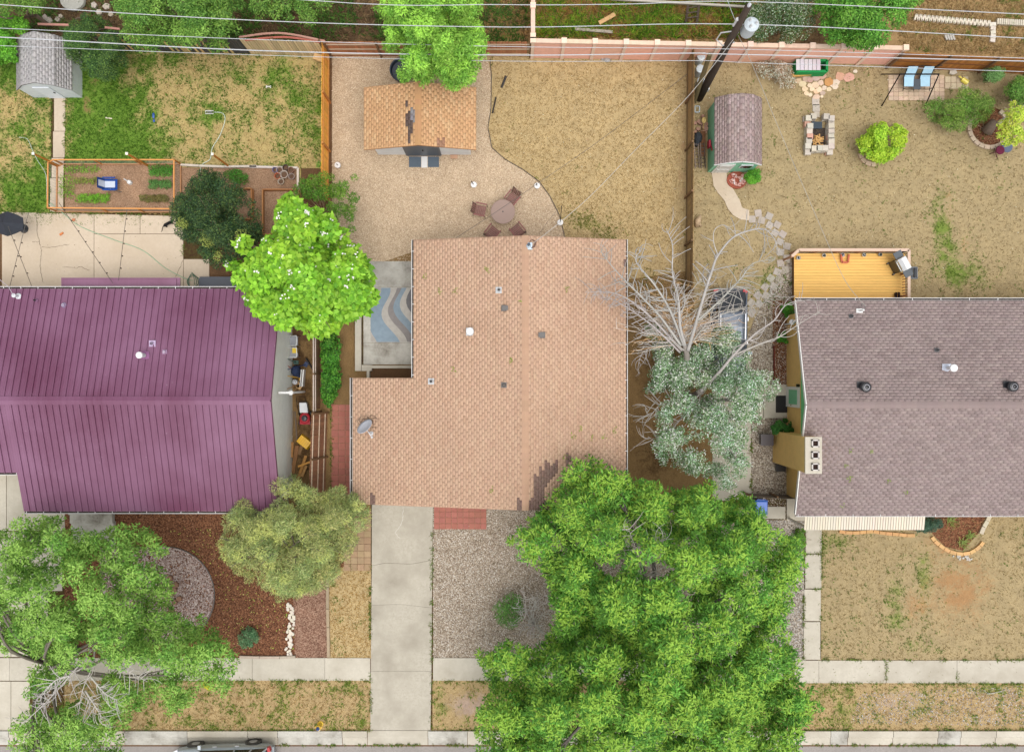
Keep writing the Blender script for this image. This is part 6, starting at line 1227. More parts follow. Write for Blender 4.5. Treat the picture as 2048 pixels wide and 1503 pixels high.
# --- patio table and chairs
c = P(1006, 428); t = thing('round_patio_table', 'round brown grey patio table on the gravel', 'table', c)
m = MB(); m.lathe(c, [(.02, .70), (.57, .70), (.6, .71), (.6, .73), (.57, .74), (.02, .735)], 32); m.build('tabletop', 'paint', t, C(160, 134, 122))
m = MB(); m.lathe(c, [(.03, .735), (.035, .742), (.01, .742)], 10); m.build('umbrella_hole', 'plastic', t, C(50, 46, 44))
for a in (.6, 2.2, 3.7, 5.3): m = MB(); m.tube([c + e((.42 * math.cos(a), .42 * math.sin(a), 0)), c + e((.36 * math.cos(a), .36 * math.sin(a), .7))], .02, 6); m.build('leg', 'metal', t, C(86, 62, 58))
def patio_chair(px, py, rz, label):
    t = thing('patio_chair', label, 'chair', (0, 0, 0), 'chairs round the patio table'); cc = C(152, 100, 96)
    for i in range(6): m = MB(); m.box((-.22 + i * .085, 0, .43), (.075, .46, .02)); m.build('seat_slat', 'wood', t, vary(C(140, 102, 94), .1))
    for i in range(5): m = MB(); m.bar((-.27, -.18 + i * .09, .45), (-.42, -.18 + i * .09, .92), .07, .02); m.build('back_slat', 'wood', t, vary(C(142, 104, 96), .1))
    for s in (-1, 1):
        m = MB(); m.tube([(.26, s * .29, 0), (.27, s * .29, .6), (.1, s * .29, .66), (-.3, s * .29, .64), (-.36, s * .29, 0)], .016, 6); m.build('leg', 'metal', t, C(72, 50, 50))
        m = MB(); m.bar((.26, s * .29, .66), (-.3, s * .29, .66), .06, .025); m.build('armrest', 'wood', t, cc)
        m = MB(); m.tube([(-.28, s * .24, .45), (-.44, s * .24, .95), (-.4, s * .1, 1.0)], .014, 6); m.build('back_frame', 'metal', t, C(66, 46, 46))
    t.location = P(px, py); t.rotation_euler = (0, 0, R(rz))
patio_chair(962, 423, -12, 'patio chair left of the round table, facing right')
patio_chair(1024, 400, -128, 'patio chair at the upper right of the round table')
patio_chair(986, 466, 52, 'patio chair below the round table on the left, partly under the roof edge')
patio_chair(1034, 462, 128, 'patio chair below the round table on the right, partly under the roof edge')
# --- concrete-filled pots with posts
for x, y, h, lx, lb in ((948, 371, .35, (-.1, .1), 'white bucket with a short post stub left of the patio chairs'), (1074, 373, .3, (-.05, .05), 'white bucket with a stub at the edge of the gravel above the chairs'), (1120, 446, 2.9, (-.1, .25), 'white bucket holding a tall dark lamp pole by the dry lawn'), (677, 332, .2, (0, 0), 'white bucket beside the orange fence end')):
    c = P(x, y); t = thing('post_bucket', lb, 'bucket', c); m = MB(); m.lathe(c, [(.11, 0), (.14, .26), (.15, .27), (.14, .28), (.02, .275)], 18); m.build('bucket', 'plastic', t, C(240, 238, 236)); m = MB(); m.tube([c + Z * .2, c + e((*lx, h + .25))], .022, 7); m.build('post', 'metal', t, C(70, 66, 64))
# --- mats and ramp at the tan shed
for x0, x1, lb in ((818, 842, 'grey mat at the tan shed door, left of the white board'), (856, 878, 'grey mat at the tan shed door, right of the white board')):
    simple('door_mat', lb, 'mat', lambda m: m.prism(W(rect(x0, 313, x1, 334)), 0, .035), 'fabric', C(96, 108, 120))
simple('white_ramp_board', 'white board ramp in front of the tan shed door', 'board', lambda m: m.prism(W(rect(843, 313, 855, 335)), 0, .06), 'paint', C(232, 230, 228))
simple('paving_brick', 'single pale brick on the gravel beside the tan shed', 'brick', lambda m: m.box(P(908, 313, .04), (.35, .18, .09)), 'stone', C(206, 164, 134))
simple('stock_tank', 'black round tub behind the tan shed under the bright tree', 'tub', lambda m: m.lathe(P(806, 146), [(.5, 0), (.56, .5), (.6, .52), (.6, .56), (.55, .55), (.5, .3), (.02, .28)], 24), 'plastic', C(52, 60, 74))
simple('black_pipe', 'short black pipe on the dry lawn edge near the rear', 'pipe', lambda m: m.tube([P(1012, 152, .05), P(1003, 175, .05)], .06, 7), 'plastic', C(64, 60, 60))
simple('black_pipe', 'longer black pipe lying along the gravel and lawn edge', 'pipe', lambda m: m.tube([P(992, 194, .04), P(985, 226, .04)], .04, 7), 'plastic', C(62, 56, 54))
simple('black_post', 'black fallen post at the foot of the pink wall', 'post', lambda m: m.bar(P(1337, 117, .1), P(1385, 118, .1), .12, .12), 'plastic', C(50, 48, 48))
simple('wall_rocks', 'two grey rocks at the foot of the pink wall', 'rocks', lambda m: (m.ball(P(1214, 119, .08), (.18, .13, .13), 8, 5), m.ball(P(1205, 117, .05), (.1, .1, .08), 7, 5)), 'stone', C(176, 172, 168))
for k, (x, y, lb) in enumerate(((1399, 120, 'white drum nearest the pink wall behind the brown fence'), (1397, 144, 'white drum in the middle of three behind the brown fence'), (1399, 168, 'white drum nearest the green shed behind the brown fence'))):
    simple('white_drum', lb, 'drum', lambda m: m.lathe(P(x - 3, y + 4), [(.17, 0), (.2, .1), (.2, .7), (.21, .74), (.2, .8), (.12, .82), (.02, .82)], 16), 'plastic', C(206, 216, 222))
# --- clutter beside the green shed
simple('metal_crate', 'pale blue wire crate at the top of the clutter strip', 'crate', lambda m: [m.bar(P(1394 + a, 218 + b, h_), P(1394 + c_, 218 + d_, h_), .03, .03) for h_ in (.05, .4) for a, b, c_, d_ in ((-4, -6, 5, -6), (5, -6, 5, 6), (5, 6, -4, 6), (-4, 6, -4, -6))], 'metal', C(170, 186, 196))
simple('broken_shovel', 'yellow bladed shovel leaning among the clutter beside the green shed', 'shovel', lambda m: (m.ball(P(1408, 240, .5), (.12, .16, .04), 8, 5), m.tube([P(1408, 242, .5), P(1406, 262, .1)], .02, 6)), 'wood', C(206, 178, 112))
simple('black_tarp_bundle', 'black tarp bundle in the strip between brown fence and green shed', 'tarp', lambda m: (m.ball(P(1396, 275, .25), (.22, .3, .25), 9, 6), m.ball(P(1394, 285, .2), (.15, .2, .2), 8, 5)), 'fabric', C(58, 62, 68))
simple('brown_shelf_board', 'long brown board lying in the clutter beside the green shed', 'board', lambda m: m.bar(P(1406, 262, .2), P(1406, 312, .2), .25, .06), 'wood', C(112, 74, 46))
for x, lb in ((1392, 'dark ladder nearest the brown fence'), (1404, 'dark ladder nearest the green shed wall')):
    t = thing('ladder', lb, 'ladder', P(x, 315)); m = MB(); [m.bar(P(x + s * 4, 285, .35), P(x + s * 4 + 3, 336, .1), .04, .05) for s in (-1, 1)]; m.build('stile', 'metal', t, C(76, 66, 60))
    for k in range(7): m = MB(); f = k / 7 + .06; m.bar(P(x - 4 + 3 * f, 285 + 51 * f, .35 - .25 * f), P(x + 4 + 3 * f, 285 + 51 * f, .35 - .25 * f), .03, .03); m.build('rung', 'metal', t, C(96, 84, 76))
t = thing('shed_side_rocks', 'heap of pinkish rocks in the strip beside the green shed', 'rocks', P(1400, 245))
for k in range(14): poly_stone(t, 1388 + random.uniform(0, 24), 232 + random.uniform(0, 34), random.uniform(2.5, 5), C(176, 136, 118), 'rock', .2, 6)
simple('red_garden_cart', 'small red and green item leaning on the mint shed wall', 'cart', lambda m: (m.box(P(1418, 288, .8), (.1, .35, .4)), m.bar(P(1420, 280, .6), P(1424, 300, 1.3), .05, .05)), 'paint', C(170, 40, 62))
t = thing('pink_rock_bed', 'round bed of pink rock beside the mint shed door', 'rock bed', P(1473, 360)); m = MB(); m.lathe(P(1473, 360), [(.52, 0), (.5, .12), (.44, .12), (.43, .06), (.02, .07)], 24, sy=.85); m.build('rim', 'stone', t, C(170, 92, 72))
for k in range(60): a, r_ = random.uniform(0, 6.28), 16 * math.sqrt(random.random()); poly_stone(t, 1473 + r_ * math.cos(a), 360 + .83 * r_ * math.sin(a), random.uniform(1.4, 2.8), C(226, 172, 162) if k % 6 else C(236, 226, 222), 'rock', .13, 5)
simple('driftwood_stump', 'pale driftwood stump against the brown fence', 'driftwood', lambda m: (m.tube([P(1393, 452, .1), P(1396, 440, .35), P(1401, 430, .3)], [.12, .16, .06], 7), m.tube([P(1395, 442, .3), P(1402, 452, .15)], [.1, .05], 6), m.tube([P(1394, 440, .2), P(1391, 450, .1)], [.08, .04], 6)), 'bark', C(196, 170, 138), True)
# --- compost bin and brush pile
t = thing('compost_bin', 'green compost bin with a pale slatted lid against the pink wall', 'compost bin', P(1618, 142))
for a, b in (((1590, 124), (1650, 124)), ((1590, 146), (1650, 146)), ((1590, 124), (1590, 146)), ((1650, 124), (1650, 146))): m = MB(); m.bar(P(*a, .35), P(*b, .35), .12, .6); m.build('side', 'fabric', t, C(40, 156, 84))
for k in range(6): m = MB(); m.bar(P(1596 + k * 8.2, 118, .75), P(1596 + k * 8.2, 140, .75), .18, .03); m.build('lid_slat', 'paint', t, vary(C(222, 218, 224), .05))
m = MB(); m.bar(P(1582, 151, .2), P(1640, 145, .25), .16, .1); m.build('front_board', 'plank', t, C(222, 168, 96))
tree('brush_pile', 'pile of dead brush with pale leaves beside the compost bin', 'brush', [(1500, 128), (1540, 120), (1580, 122), (1592, 150), (1590, 175), (1565, 178), (1548, 160), (1520, 150)], .7, .4, .25, (.1, .035), 2600, [C(196, 190, 170), C(160, 150, 124), C(150, 116, 84), C(214, 214, 200)], 90, .04, bark=C(176, 140, 100), limbs=26, dmin=8)
# --- fire pit
t = thing('block_fire_pit', 'rectangular fire pit of stacked grey blocks with firewood inside', 'fire pit', P(1633, 270))
blk = [(1611, 240), (1621, 238), (1647, 238), (1657, 241), (1611, 250), (1658, 250), (1614, 257), (1656, 257), (1614, 267), (1656, 267), (1614, 277), (1656, 277), (1613, 286), (1657, 286), (1611, 296), (1657, 296), (1622, 301), (1633, 301), (1645, 301), (1612, 306), (1655, 306)]
for lv in range(3):
    for i, (x, y) in enumerate(blk):
        if lv == 2 and i in (4, 5, 19, 20): continue
        p = P(x + random.uniform(-1, 1), y + random.uniform(-1, 1)); m = MB(); m.box(p + Z * (.08 + lv * .165), (.29, .27, .15), random.uniform(-.06, .06)); m.build('block', 'stone', t, vary(C(206, 196, 182) if random.random() < .85 else C(216, 168, 150), .07))
m = MB(); m.prism(W(rect(1618, 256, 1650, 298)), 0, .03); m.build('ash_floor', 'stone', t, C(74, 64, 58)); m = MB(); m.box(P(1634, 250, .4), (.5, .34, .05)); m.build('iron_plate', 'metal', t, C(66, 74, 82))
for k in range(15): p = P(1633 + random.uniform(-8, 8), 280 + random.uniform(-10, 10), .12 + .05 * (k % 5)); a = random.uniform(0, 3.1); simple('firewood_stick', 'split stick of firewood in the block fire pit', 'firewood', lambda m: m.bar(p - e((math.cos(a), math.sin(a), .1)) * .2, p + e((math.cos(a), math.sin(a), .1)) * .2, .06, .05), 'wood', vary(C(206, 160, 100), .2), group='firewood in the fire pit')
# --- garden swing
t = thing('lounge_swing', 'black framed swing with two pale blue recliner seats on the paver pad', 'swing', P(1835, 170))
for a, b, c_ in (((1788, 152, 1.7), (1788, 150, 1.7), 0),): pass
m = MB(); top0, top1 = P(1800, 148, 1.75), P(1878, 148, 1.75); m.tube([top0, top1], .035, 8)
for q, x in ((top0, 1), (top1, 1)):
    for dy in (-.75, .85): m.tube([q, e((q.x + (-.15 if q is top0 else .15), q.y - .25 + dy, 0))], .03, 7)
m.build('frame', 'metal', t, C(40, 40, 42))
for x in (1818, 1850):
    p = P(x, 160, .5); m = MB(); m.add([p + e((-.24, -.3, .0)), p + e((.24, -.3, .0)), p + e((.24, .15, .02)), p + e((-.24, .15, .02)), p + e((.24, .5, .5)), p + e((-.24, .5, .5))], [(0, 1, 2, 3), (3, 2, 4, 5)]); m.add([p + e((-.24, -.3, -.04)), p + e((.24, -.3, -.04)), p + e((.24, .15, -.02)), p + e((-.24, .15, -.02)), p + e((.24, .52, .46)), p + e((-.24, .52, .46))], [(3, 2, 1, 0), (5, 4, 2, 3)]); m.build('seat', 'fabric', t, C(186, 224, 246))
    for s in (-.26, .26): m = MB(); m.tube([p + e((s, -.5, -.1)), p + e((s, -.3, 0)), p + e((s, .15, .0)), p + e((s, .52, .5)), p + e((s, .3, 1.2))], .018, 6); m.build('seat_rail', 'metal', t, C(44, 44, 46))
p = P(1834, 168, .5); m = MB(); m.box(p, (.34, .5, .03)); m.build('centre_table', 'plastic', t, C(74, 82, 90)); m = MB(); m.tube([P(1806, 176, .4), P(1812, 178, .4), P(1858, 178, .4), P(1864, 176, .4)], .018, 6); m.build('footrest', 'metal', t, C(44, 44, 46))
t = thing('yellow_watering_can', 'yellow watering can lying on the paver stub', 'watering can', P(1928, 162)); m = MB(); Mx = Matrix.Rotation(R(35), 3, 'Z') @ Matrix.Rotation(R(90), 3, 'X') @ Matrix.Rotation(R(90), 3, 'Y'); m.lathe(P(1930, 162, .14), [(.02, -.2), (.12, -.19), (.13, .15), (.02, .18)], 12, M=Matrix.Rotation(R(-35), 3, 'Z') @ Matrix.Rotation(R(90), 3, 'Y')); m.build('body', 'plastic', t, C(240, 222, 96)); m = MB(); m.tube([P(1926, 158, .15), P(1918, 152, .25)], [.03, .05], 8); m.build('spout', 'plastic', t, C(238, 220, 110))
simple('red_stool', 'small round dark red stool below the tree ring', 'stool', lambda m: (m.lathe(P(1991, 304), [(.02, .38), (.2, .38), (.22, .42), (.2, .46), (.02, .47)], 16), [m.tube([P(1991, 304, .4), P(1991, 304) + e((.3 * math.cos(a), .3 * math.sin(a), 0))], .015, 5) for a in (.3, 1.9, 3.4, 5.0)]), 'fabric', C(110, 40, 66))
simple('blue_mosaic_table', 'small round blue patterned table touching the red stool', 'table', lambda m: (m.lathe(P(2005, 298), [(.02, .4), (.26, .4), (.27, .42), (.26, .44), (.02, .44)], 20), [m.tube([P(2005, 298, .4), P(2005, 298) + e((.22 * math.cos(a), .22 * math.sin(a), 0))], .012, 5) for a in (0, 2.1, 4.2)]), 'paint', C(92, 104, 128))
simple('tree_stump', 'grey weathered stump lying inside the tree ring', 'stump', lambda m: m.tube([P(1974, 262, .1), P(1982, 252, .35), P(1990, 240, .5)], [.3, .26, .16], 9), 'bark', C(130, 112, 98), True)
simple('pale_rock', 'pale flat rock behind the swing pad', 'rock', lambda m: m.prism(W([(1898, 142), (1910, 141), (1913, 147), (1905, 150), (1897, 148)]), 0, .1), 'stone', C(212, 202, 188))
# --- deck
DK = thing('yellow_deck', 'yellow stained wooden deck behind the mauve roofed house', 'deck', P(1700, 550)); dh = .5
m = MB(); m.prism([tuple(P(1590, 506, dh)[:2]), tuple(P(1808, 506, dh)[:2]), tuple(P(1808, 615, dh)[:2]), tuple(P(1590, 615, dh)[:2])], .05, dh - .03); m.build('substructure', 'wood', DK, C(132, 96, 60))
y = 506.0
while y < 614: m = MB(); m.bar(P(1588, y + 2.8, dh - .01), P(1810, y + 2.8, dh - .01), .128, .03); m.build('deck_board', 'plank', DK, vary(C(248, 198, 112), .05, .02)); y += 5.6
def railing(a, b, n, label='railing'):
    m = MB(); m.bar(P(*a, 1.35), P(*b, 1.35), .14, .04); rl = m.build('handrail', 'paint', DK, C(216, 186, 164)); m = MB(); m.bar(P(*a, .62), P(*b, .62), .05, .07); m.build('bottom_rail', 'paint', DK, C(176, 120, 96))
    A, B = P(*a), P(*b)
    A, B = P(*a, 1.35), P(*b, 1.35); A.z = B.z = 0
    for i in range(n + 1): q = A.lerp(B, i / n); m = MB(); w_ = .09 if i % 8 == 0 else .035; m.bar(q + Z * (.0 if i % 8 == 0 else .6), q + Z * 1.33, w_, w_); m.build('post' if i % 8 == 0 else 'baluster', 'paint', DK, C(186, 136, 108))
railing((1598, 499), (1818, 499), 40); railing((1818, 499), (1818, 600), 18); railing((1584, 512), (1598, 499), 3)
c = P(1790, 532, .5); t = thing('gas_grill', 'black gas grill with a stainless lid on the yellow deck', 'grill', c); Mg = Matrix.Rotation(R(28), 3, 'Z')
def gb(name, mat, col, ctr, size, par=None): m = MB(); m.box(c + Mg @ Vector(ctr), size, M=Mg); return m.build(name, mat, par or t, col)
gb('cart', 'plastic', C(48, 46, 46), (0, 0, .42), (.5, .6, .75)); gb('firebox', 'paint', C(150, 150, 140), (-.16, 0, .84), (.2, .62, .1))
m = MB(); [m.add([c + Mg @ Vector((x, y, z)) for y in (-.31, .31) for x, z in ((-.22, .82), (-.2, 1.02), (-.05, 1.12), (.2, 1.1), (.28, .95), (.28, .82))], [(5, 4, 3, 2, 1, 0), (6, 7, 8, 9, 10, 11)] + [(i, (i + 1) % 6, 6 + (i + 1) % 6, 6 + i) for i in range(6)])]; lid = m.build('lid', 'metal', t, C(232, 232, 232))
m = MB(); m.tube([c + Mg @ Vector((-.2, -.24, .98)), c + Mg @ Vector((-.29, -.22, .99)), c + Mg @ Vector((-.29, .22, .99)), c + Mg @ Vector((-.2, .24, .98))], .02, 6); m.build('handle', 'metal', lid, C(240, 240, 240))
for s in (-1, 1): gb('side_shelf', 'plastic', C(72, 80, 88), (.02, s * .5, .86), (.42, .34, .05))
for y in (-.2, 0, .2): m = MB(); m.ball(c + Mg @ Vector((-.28, y, .86)), .03); m.build('knob', 'plastic', t, C(70, 70, 70))
for s in (-1, 1): m = MB(); m.lathe(c + Mg @ Vector((-.28, s * .3, .08)), [(.08, -.03), (.08, .03)], 12, M=Mg @ Matrix.Rotation(R(90), 3, 'X')); m.build('wheel', 'plastic', t, C(40, 40, 40))
for k, (x, y, cc, lb) in enumerate(((1595, 512, (196, 196, 200), 'grey pot with dark top at the left corner of the deck'), (1646, 507, (206, 200, 196), 'small pale pot at the deck rail, left of the red frame'), (1683, 506, (196, 190, 206), 'small lilac pot at the deck rail, above the red frame'), (1726, 506, (210, 210, 210), 'small pale pot at the deck rail, right of the red frame'), (1758, 505, (150, 150, 150), 'small grey pot at the deck rail nearest the grill'))):
    t = thing('flower_pot', lb, 'pot', P(x, y + 4, .5)); p = P(x, y + 4, .5); m = MB(); m.lathe(p, [(.06, 0), (.09, .16), (.1, .17), (.085, .18), (.07, .14), (.02, .14)], 12); m.build('pot', 'plastic', t, C(*cc)); m = MB(); [m.ball(p + e((random.uniform(-.05, .05), random.uniform(-.05, .05), .19)), .03, 6, 4) for _ in range(5)]; m.build('plant', 'fabric', t, C(70, 80, 64))
t = thing('red_footstool', 'low red wooden frame on the deck near the rail', 'stool', P(1690, 516, .5)); 
for a, b in (((1682, 508), (1684, 524)), ((1684, 524), (1696, 524)), ((1696, 524), (1698, 508))): m = MB(); m.bar(P(*a, .65), P(*b, .65), .08, .08); m.build('slat', 'wood', t, C(206, 112, 84))
for x_, y_ in ((1684, 522), (1696, 522), (1683, 509), (1697, 509)): m = MB(); m.bar(P(x_, y_, .5), P(x_, y_, .64), .05, .05); m.build('leg', 'wood', t, C(190, 100, 76))
simple('folded_chair', 'dark folded chair at the lower right corner of the deck', 'chair', lambda m: (m.bar(P(1792, 585, .55), P(1792, 603, .9), .08, .1), m.bar(P(1798, 584, .6), P(1798, 603, 1.0), .1, .04), m.tube([P(1789, 586, .5), P(1790, 600, 1.1)], .02, 6)), 'metal', C(56, 50, 56))
t = thing('deck_step_frame', 'grey metal step frame outside the deck railing', 'steps', P(1826, 548)); m = MB(); [m.bar(P(*a, .35), P(*b, .35), .05, .05) for a, b in (((1821, 534), (1834, 534)), ((1834, 534), (1834, 556)), ((1834, 556), (1821, 556)))]; [m.bar(P(x, y, 0), P(x, y, .36), .05, .05) for x, y in ((1834, 534), (1834, 556))]; m.build('rail', 'metal', t, C(96, 100, 106))
for k in range(2): m = MB(); m.bar(P(1824 + k * 6, 535, .15 + .15 * (1 - k)), P(1824 + k * 6, 555, .15 + .15 * (1 - k)), .12, .03); m.build('tread', 'metal', t, C(70, 72, 76))
# --- bins and mat at the right house
def wheelie(name, label, px, py, col, rz=0):
    c = P(px, py); t = thing(name, label, 'bin', c); Mz = Matrix.Rotation(R(rz), 3, 'Z'); m = MB(); b = [c + Mz @ Vector((x * k, y * k, z)) for z, k in ((0, .8), (.95, 1)) for x, y in ((-.28, -.33), (.28, -.33), (.28, .33), (-.28, .33))]; m.add(b, [(3, 2, 1, 0), (4, 5, 6, 7)] + [(i, (i + 1) % 4, 4 + (i + 1) % 4, 4 + i) for i in range(4)]); m.build('bin_body', 'plastic', t, col)
    m = MB(); m.add([c + Mz @ Vector(v) for v in ((-.3, -.36, .96), (.3, -.36, .96), (.3, .36, .99), (-.3, .36, .99), (-.25, -.28, 1.03), (.25, -.28, 1.03), (.25, .28, 1.06), (-.25, .28, 1.06))], [(0, 1, 5, 4), (1, 2, 6, 5), (2, 3, 7, 6), (3, 0, 4, 7), (4, 5, 6, 7)]); m.build('lid', 'plastic', t, col); m = MB(); m.bar(c + Mz @ Vector((-.22, .38, .95)), c + Mz @ Vector((.22, .38, .95)), .03, .03); m.build('handle', 'plastic', t, col)
    for s in (-1, 1): m = MB(); m.lathe(c + Mz @ Vector((s * .25, .3, .1)), [(.1, -.02), (.1, .02)], 12, M=Matrix.Rotation(R(90), 3, 'Y')); m.build('wheel', 'plastic', t, (.015,) * 3)
wheelie('blue_recycling_bin', 'blue recycling bin by the grey gate', 1512, 1008, C(70, 120, 220))
simple('black_storage_box', 'black square box beside the tan chimney', 'box', lambda m: (m.box(P(1533, 879, .35), (.5, .5, .7)), m.box(P(1533, 879, .72), (.56, .56, .05))), 'plastic', C(72, 64, 68))
simple('small_black_box', 'smaller black box tucked below the tan chimney', 'box', lambda m: (m.box(P(1561, 935, .2), (.4, .3, .4)), m.box(P(1561, 935, .42), (.44, .34, .04))), 'plastic', C(46, 44, 46))
simple('stoop_mat', 'black rubber mat on the side door stoop', 'mat', lambda m: m.prism(W(rect(1550, 790, 1574, 824)), .12, .14), 'fabric', C(52, 50, 50))
# --- west patio
t = thing('patio_umbrella', 'black patio umbrella at the left edge of the concrete patio', 'umbrella', P(17, 448)); c = P(15, 447, 1.5); c0 = Vector((c.x, c.y, 0)); m = MB()
R_ = [c + e((.86 * math.cos(a) * (1 if i % 2 else .9), .6 * math.sin(a) * (1 if i % 2 else .9), 0)) for i, a in enumerate(np.linspace(0, 6.283, 13)[:-1])]; ap = c + Z * .45
for i in range(12): m = MB(); m.add([ap, R_[i], R_[(i + 1) % 12], ap - Z * .02, R_[i] - Z * .02, R_[(i + 1) % 12] - Z * .02], [(0, 1, 2), (5, 4, 3), (1, 4, 5, 2)]); m.build('canopy_panel', 'fabric', t, vary(C(58, 60, 68), .12))
m = MB(); m.tube([c0, c0 + Z * 1.95], .025, 8); m.build('pole', 'metal', t, C(60, 60, 62)); m = MB(); m.lathe(c0, [(.22, 0), (.22, .06), (.06, .1), (.05, .3)], 16); m.build('base', 'plastic', t, C(50, 50, 52))
simple('dark_storage_bench', 'dark slate storage bench lid beside the purple roof gutter', 'bench', lambda m: (m.box(P(438, 568, .3), (1.8, .55, .6)), m.box(P(438, 566, .64), (1.9, .65, .06))), 'plastic', C(72, 78, 90))
def hose(label, pts, r=.018, col=C(160, 196, 160), z=.07): return simple('garden_hose', label, 'hose', lambda m: m.tube(spline([P(x, y, z) for x, y in pts], 6), r, 6), 'plastic', col, True)
hose('pale green hose lying across the concrete patio', [(100, 405), (125, 425), (160, 452), (225, 478), (285, 500), (330, 535), (370, 556), (385, 560)])
simple('hose_coil', 'coil of dark green hose at the patio corner by the purple roof', 'hose', lambda m: m.tube([P(388, 563) + e(((.34 - .004 * i) * math.cos(i * .35), (.26 + .003 * i) * math.sin(i * .35), .08 + .004 * i)) for i in range(60)], .016, 5), 'plastic', C(70, 112, 86), True)
hose('pale hose curving down the west lawn from the sprinkler', [(428, 224), (445, 226), (450, 240), (440, 270), (425, 295), (420, 318), (405, 328), (400, 345), (400, 370)], .02, C(216, 226, 206), .05)
hose('pale hose on the lawn left of the garden path', [(38, 274), (55, 278), (65, 300), (75, 320), (92, 350), (94, 400), (104, 412)], .016, C(200, 214, 196), .05)
t = thing('lawn_sprinkler', 'white oblong sprinkler on the west lawn', 'sprinkler', P(419, 224)); m = MB(); m.tube([P(411, 221, .06), P(427, 221, .06), P(427, 227, .06), P(411, 227, .06), P(411, 221, .06)], .02, 6); m.build('sled', 'plastic', t, C(236, 236, 232)); m = MB(); m.bar(P(414, 224, .1), P(425, 224, .1), .05, .05); m.build('spray_arm', 'metal', t, C(150, 150, 150))
simple('dog_toy', 'blue chew toy on the west lawn', 'toy', lambda m: (m.ball(P(307, 231, .05), (.07, .16, .05), 8, 5), m.ball(P(308, 241, .05), (.06, .09, .05), 8, 5)), 'plastic', C(52, 92, 172))
simple('white_toy_bone', 'small white bone on the right side of the west lawn', 'toy', lambda m: (m.bar(P(533, 173, .03), P(541, 173, .03), .05, .05), [m.ball(P(x, y, .03), .04, 6, 4) for x in (533, 541) for y in (172, 174.5)]), 'plastic', C(240, 236, 230))
simple('white_stick', 'short white stick on the green part of the lawn', 'stick', lambda m: m.bar(P(211, 235, .03), P(224, 237, .03), .05, .04), 'paint', C(240, 226, 206))
simple('clay_pot_shard', 'orange clay shard on the concrete patio', 'shard', lambda m: m.prism(W([(146, 437), (152, 437), (151, 442), (145, 443)]), .05, .09), 'stone', C(200, 132, 96))
simple('brick_piece', 'small orange brick on the concrete patio', 'brick', lambda m: m.box(P(123, 467, .08), (.2, .08, .07), R(35)), 'stone', C(214, 132, 80))
# --- cat walking under the dark tree
def cat():
    d0 = P(334, 452); t = thing('black_cat', 'black cat walking on the patio beside the dark tree, tail out behind', 'cat', (d0.x, d0.y, 0)); A = P(333, 452); B = P(360, 438); ax = (B - A); L = ax.length; ax.normalize(); sd = Vector((-ax.y, ax.x, 0))
    me = bpy.data.meshes.new('body'); V, E, Rr = [], [], []
    def chain(pts, start=None):
        prev = start
        for x, s, z, r in pts:
            V.append(A + ax * x + sd * s + Z * (z + .05)); Rr.append(r); i = len(V) - 1
            if prev is not None: E.append((prev, i))
            prev = i
        return prev
    chain([(.02, 0, .22, .065), (.12, 0, .235, .075), (.24, 0, .235, .078), (.36, 0, .24, .072), (.44, .01, .27, .05), (.52, .02, .29, .056), (.575, .025, .275, .035)])
    chain([(-.06, -.01, .22, .024), (-.13, -.04, .19, .02), (-.2, -.1, .16, .018), (-.25, -.17, .16, .016), (-.3, -.2, .18, .013)], 0)
    for s in (-1, 1):
        chain([(.03, s * .055, .17, .04), (.06, s * .06, .1, .026), (-.0, s * .06, .05, .018), (.02, s * .06, .0, .02), (.05, s * .06, -.01, .018)], 0)
        chain([(.36, s * .05, .16, .032), (.35, s * .055, .08, .02), (.37, s * .055, .0, .018), (.41, s * .055, -.01, .018)], 3)
        chain([(.51, .02 + s * .035, .345, .02), (.51, .02 + s * .045, .375, .006)], 5)
    b = base_of(t); me.from_pydata([tuple(v - b) for v in V], E, [])
    o = link('body', me, 'fabric', t, C(26, 25, 28)); md = o.modifiers.new('skin', 'SKIN'); md.use_smooth_shade = True
    for i, r in enumerate(Rr): me.skin_vertices[0].data[i].radius = (r, r)
    me.skin_vertices[0].data[0].use_root = True; ms = o.modifiers.new('sub', 'SUBSURF'); ms.levels = 2; ms.render_levels = 2
    for s in (-1, 1): m = MB(); m.ball(A + ax * .565 + sd * (.025 + s * .025) + Z * .345, .009, 8, 5); m.build('eye', 'plastic', t, C(190, 180, 60))
cat()
# --- garden enclosure
t = thing('garden_enclosure', 'low orange timber and wire enclosure round the vegetable garden', 'fence', P(230, 380)); hh = .95
cor = [(107, 319), (348, 319), (366, 333), (366, 428), (205, 415), (95, 416), (95, 326)]
cor = [(96, 324), (107, 319), (348, 319), (348, 417), (200, 416), (95, 415)]
tp = [P(x, y, hh) for x, y in cor]
for i in range(len(tp)):
    a, b = tp[i], tp[(i + 1) % len(tp)]; m = MB(); m.bar(a, b, .06, .05); m.build('top_rail', 'plank', t, vary(C(226, 158, 90), .06)); m = MB(); m.bar(e((a.x, a.y, .08)), e((b.x, b.y, .08)), .05, .1); m.build('bottom_rail', 'plank', t, vary(C(206, 150, 104), .06)); n = max(1, int((b - a).length / 1.5))
    for k in range(n): q = a.lerp(b, k / n); m = MB(); m.bar(e((q.x, q.y, 0)), e((q.x, q.y, hh)), .06, .06); m.build('post', 'wood', t, vary(C(206, 134, 66), .08))
    m = MB()
    for z in np.linspace(.2, .85, 6): m.tube([e((a.x, a.y, z)), e((b.x, b.y, z))], .004, 3, cap=False)
    nn = int((b - a).length / .14)
    for k in range(nn): q = a.lerp(b, k / max(1, nn)); m.tube([e((q.x, q.y, .1)), e((q.x, q.y, .92))], .004, 3, cap=False)
    m.build('wire_mesh', 'metal', t, C(150, 160, 156))
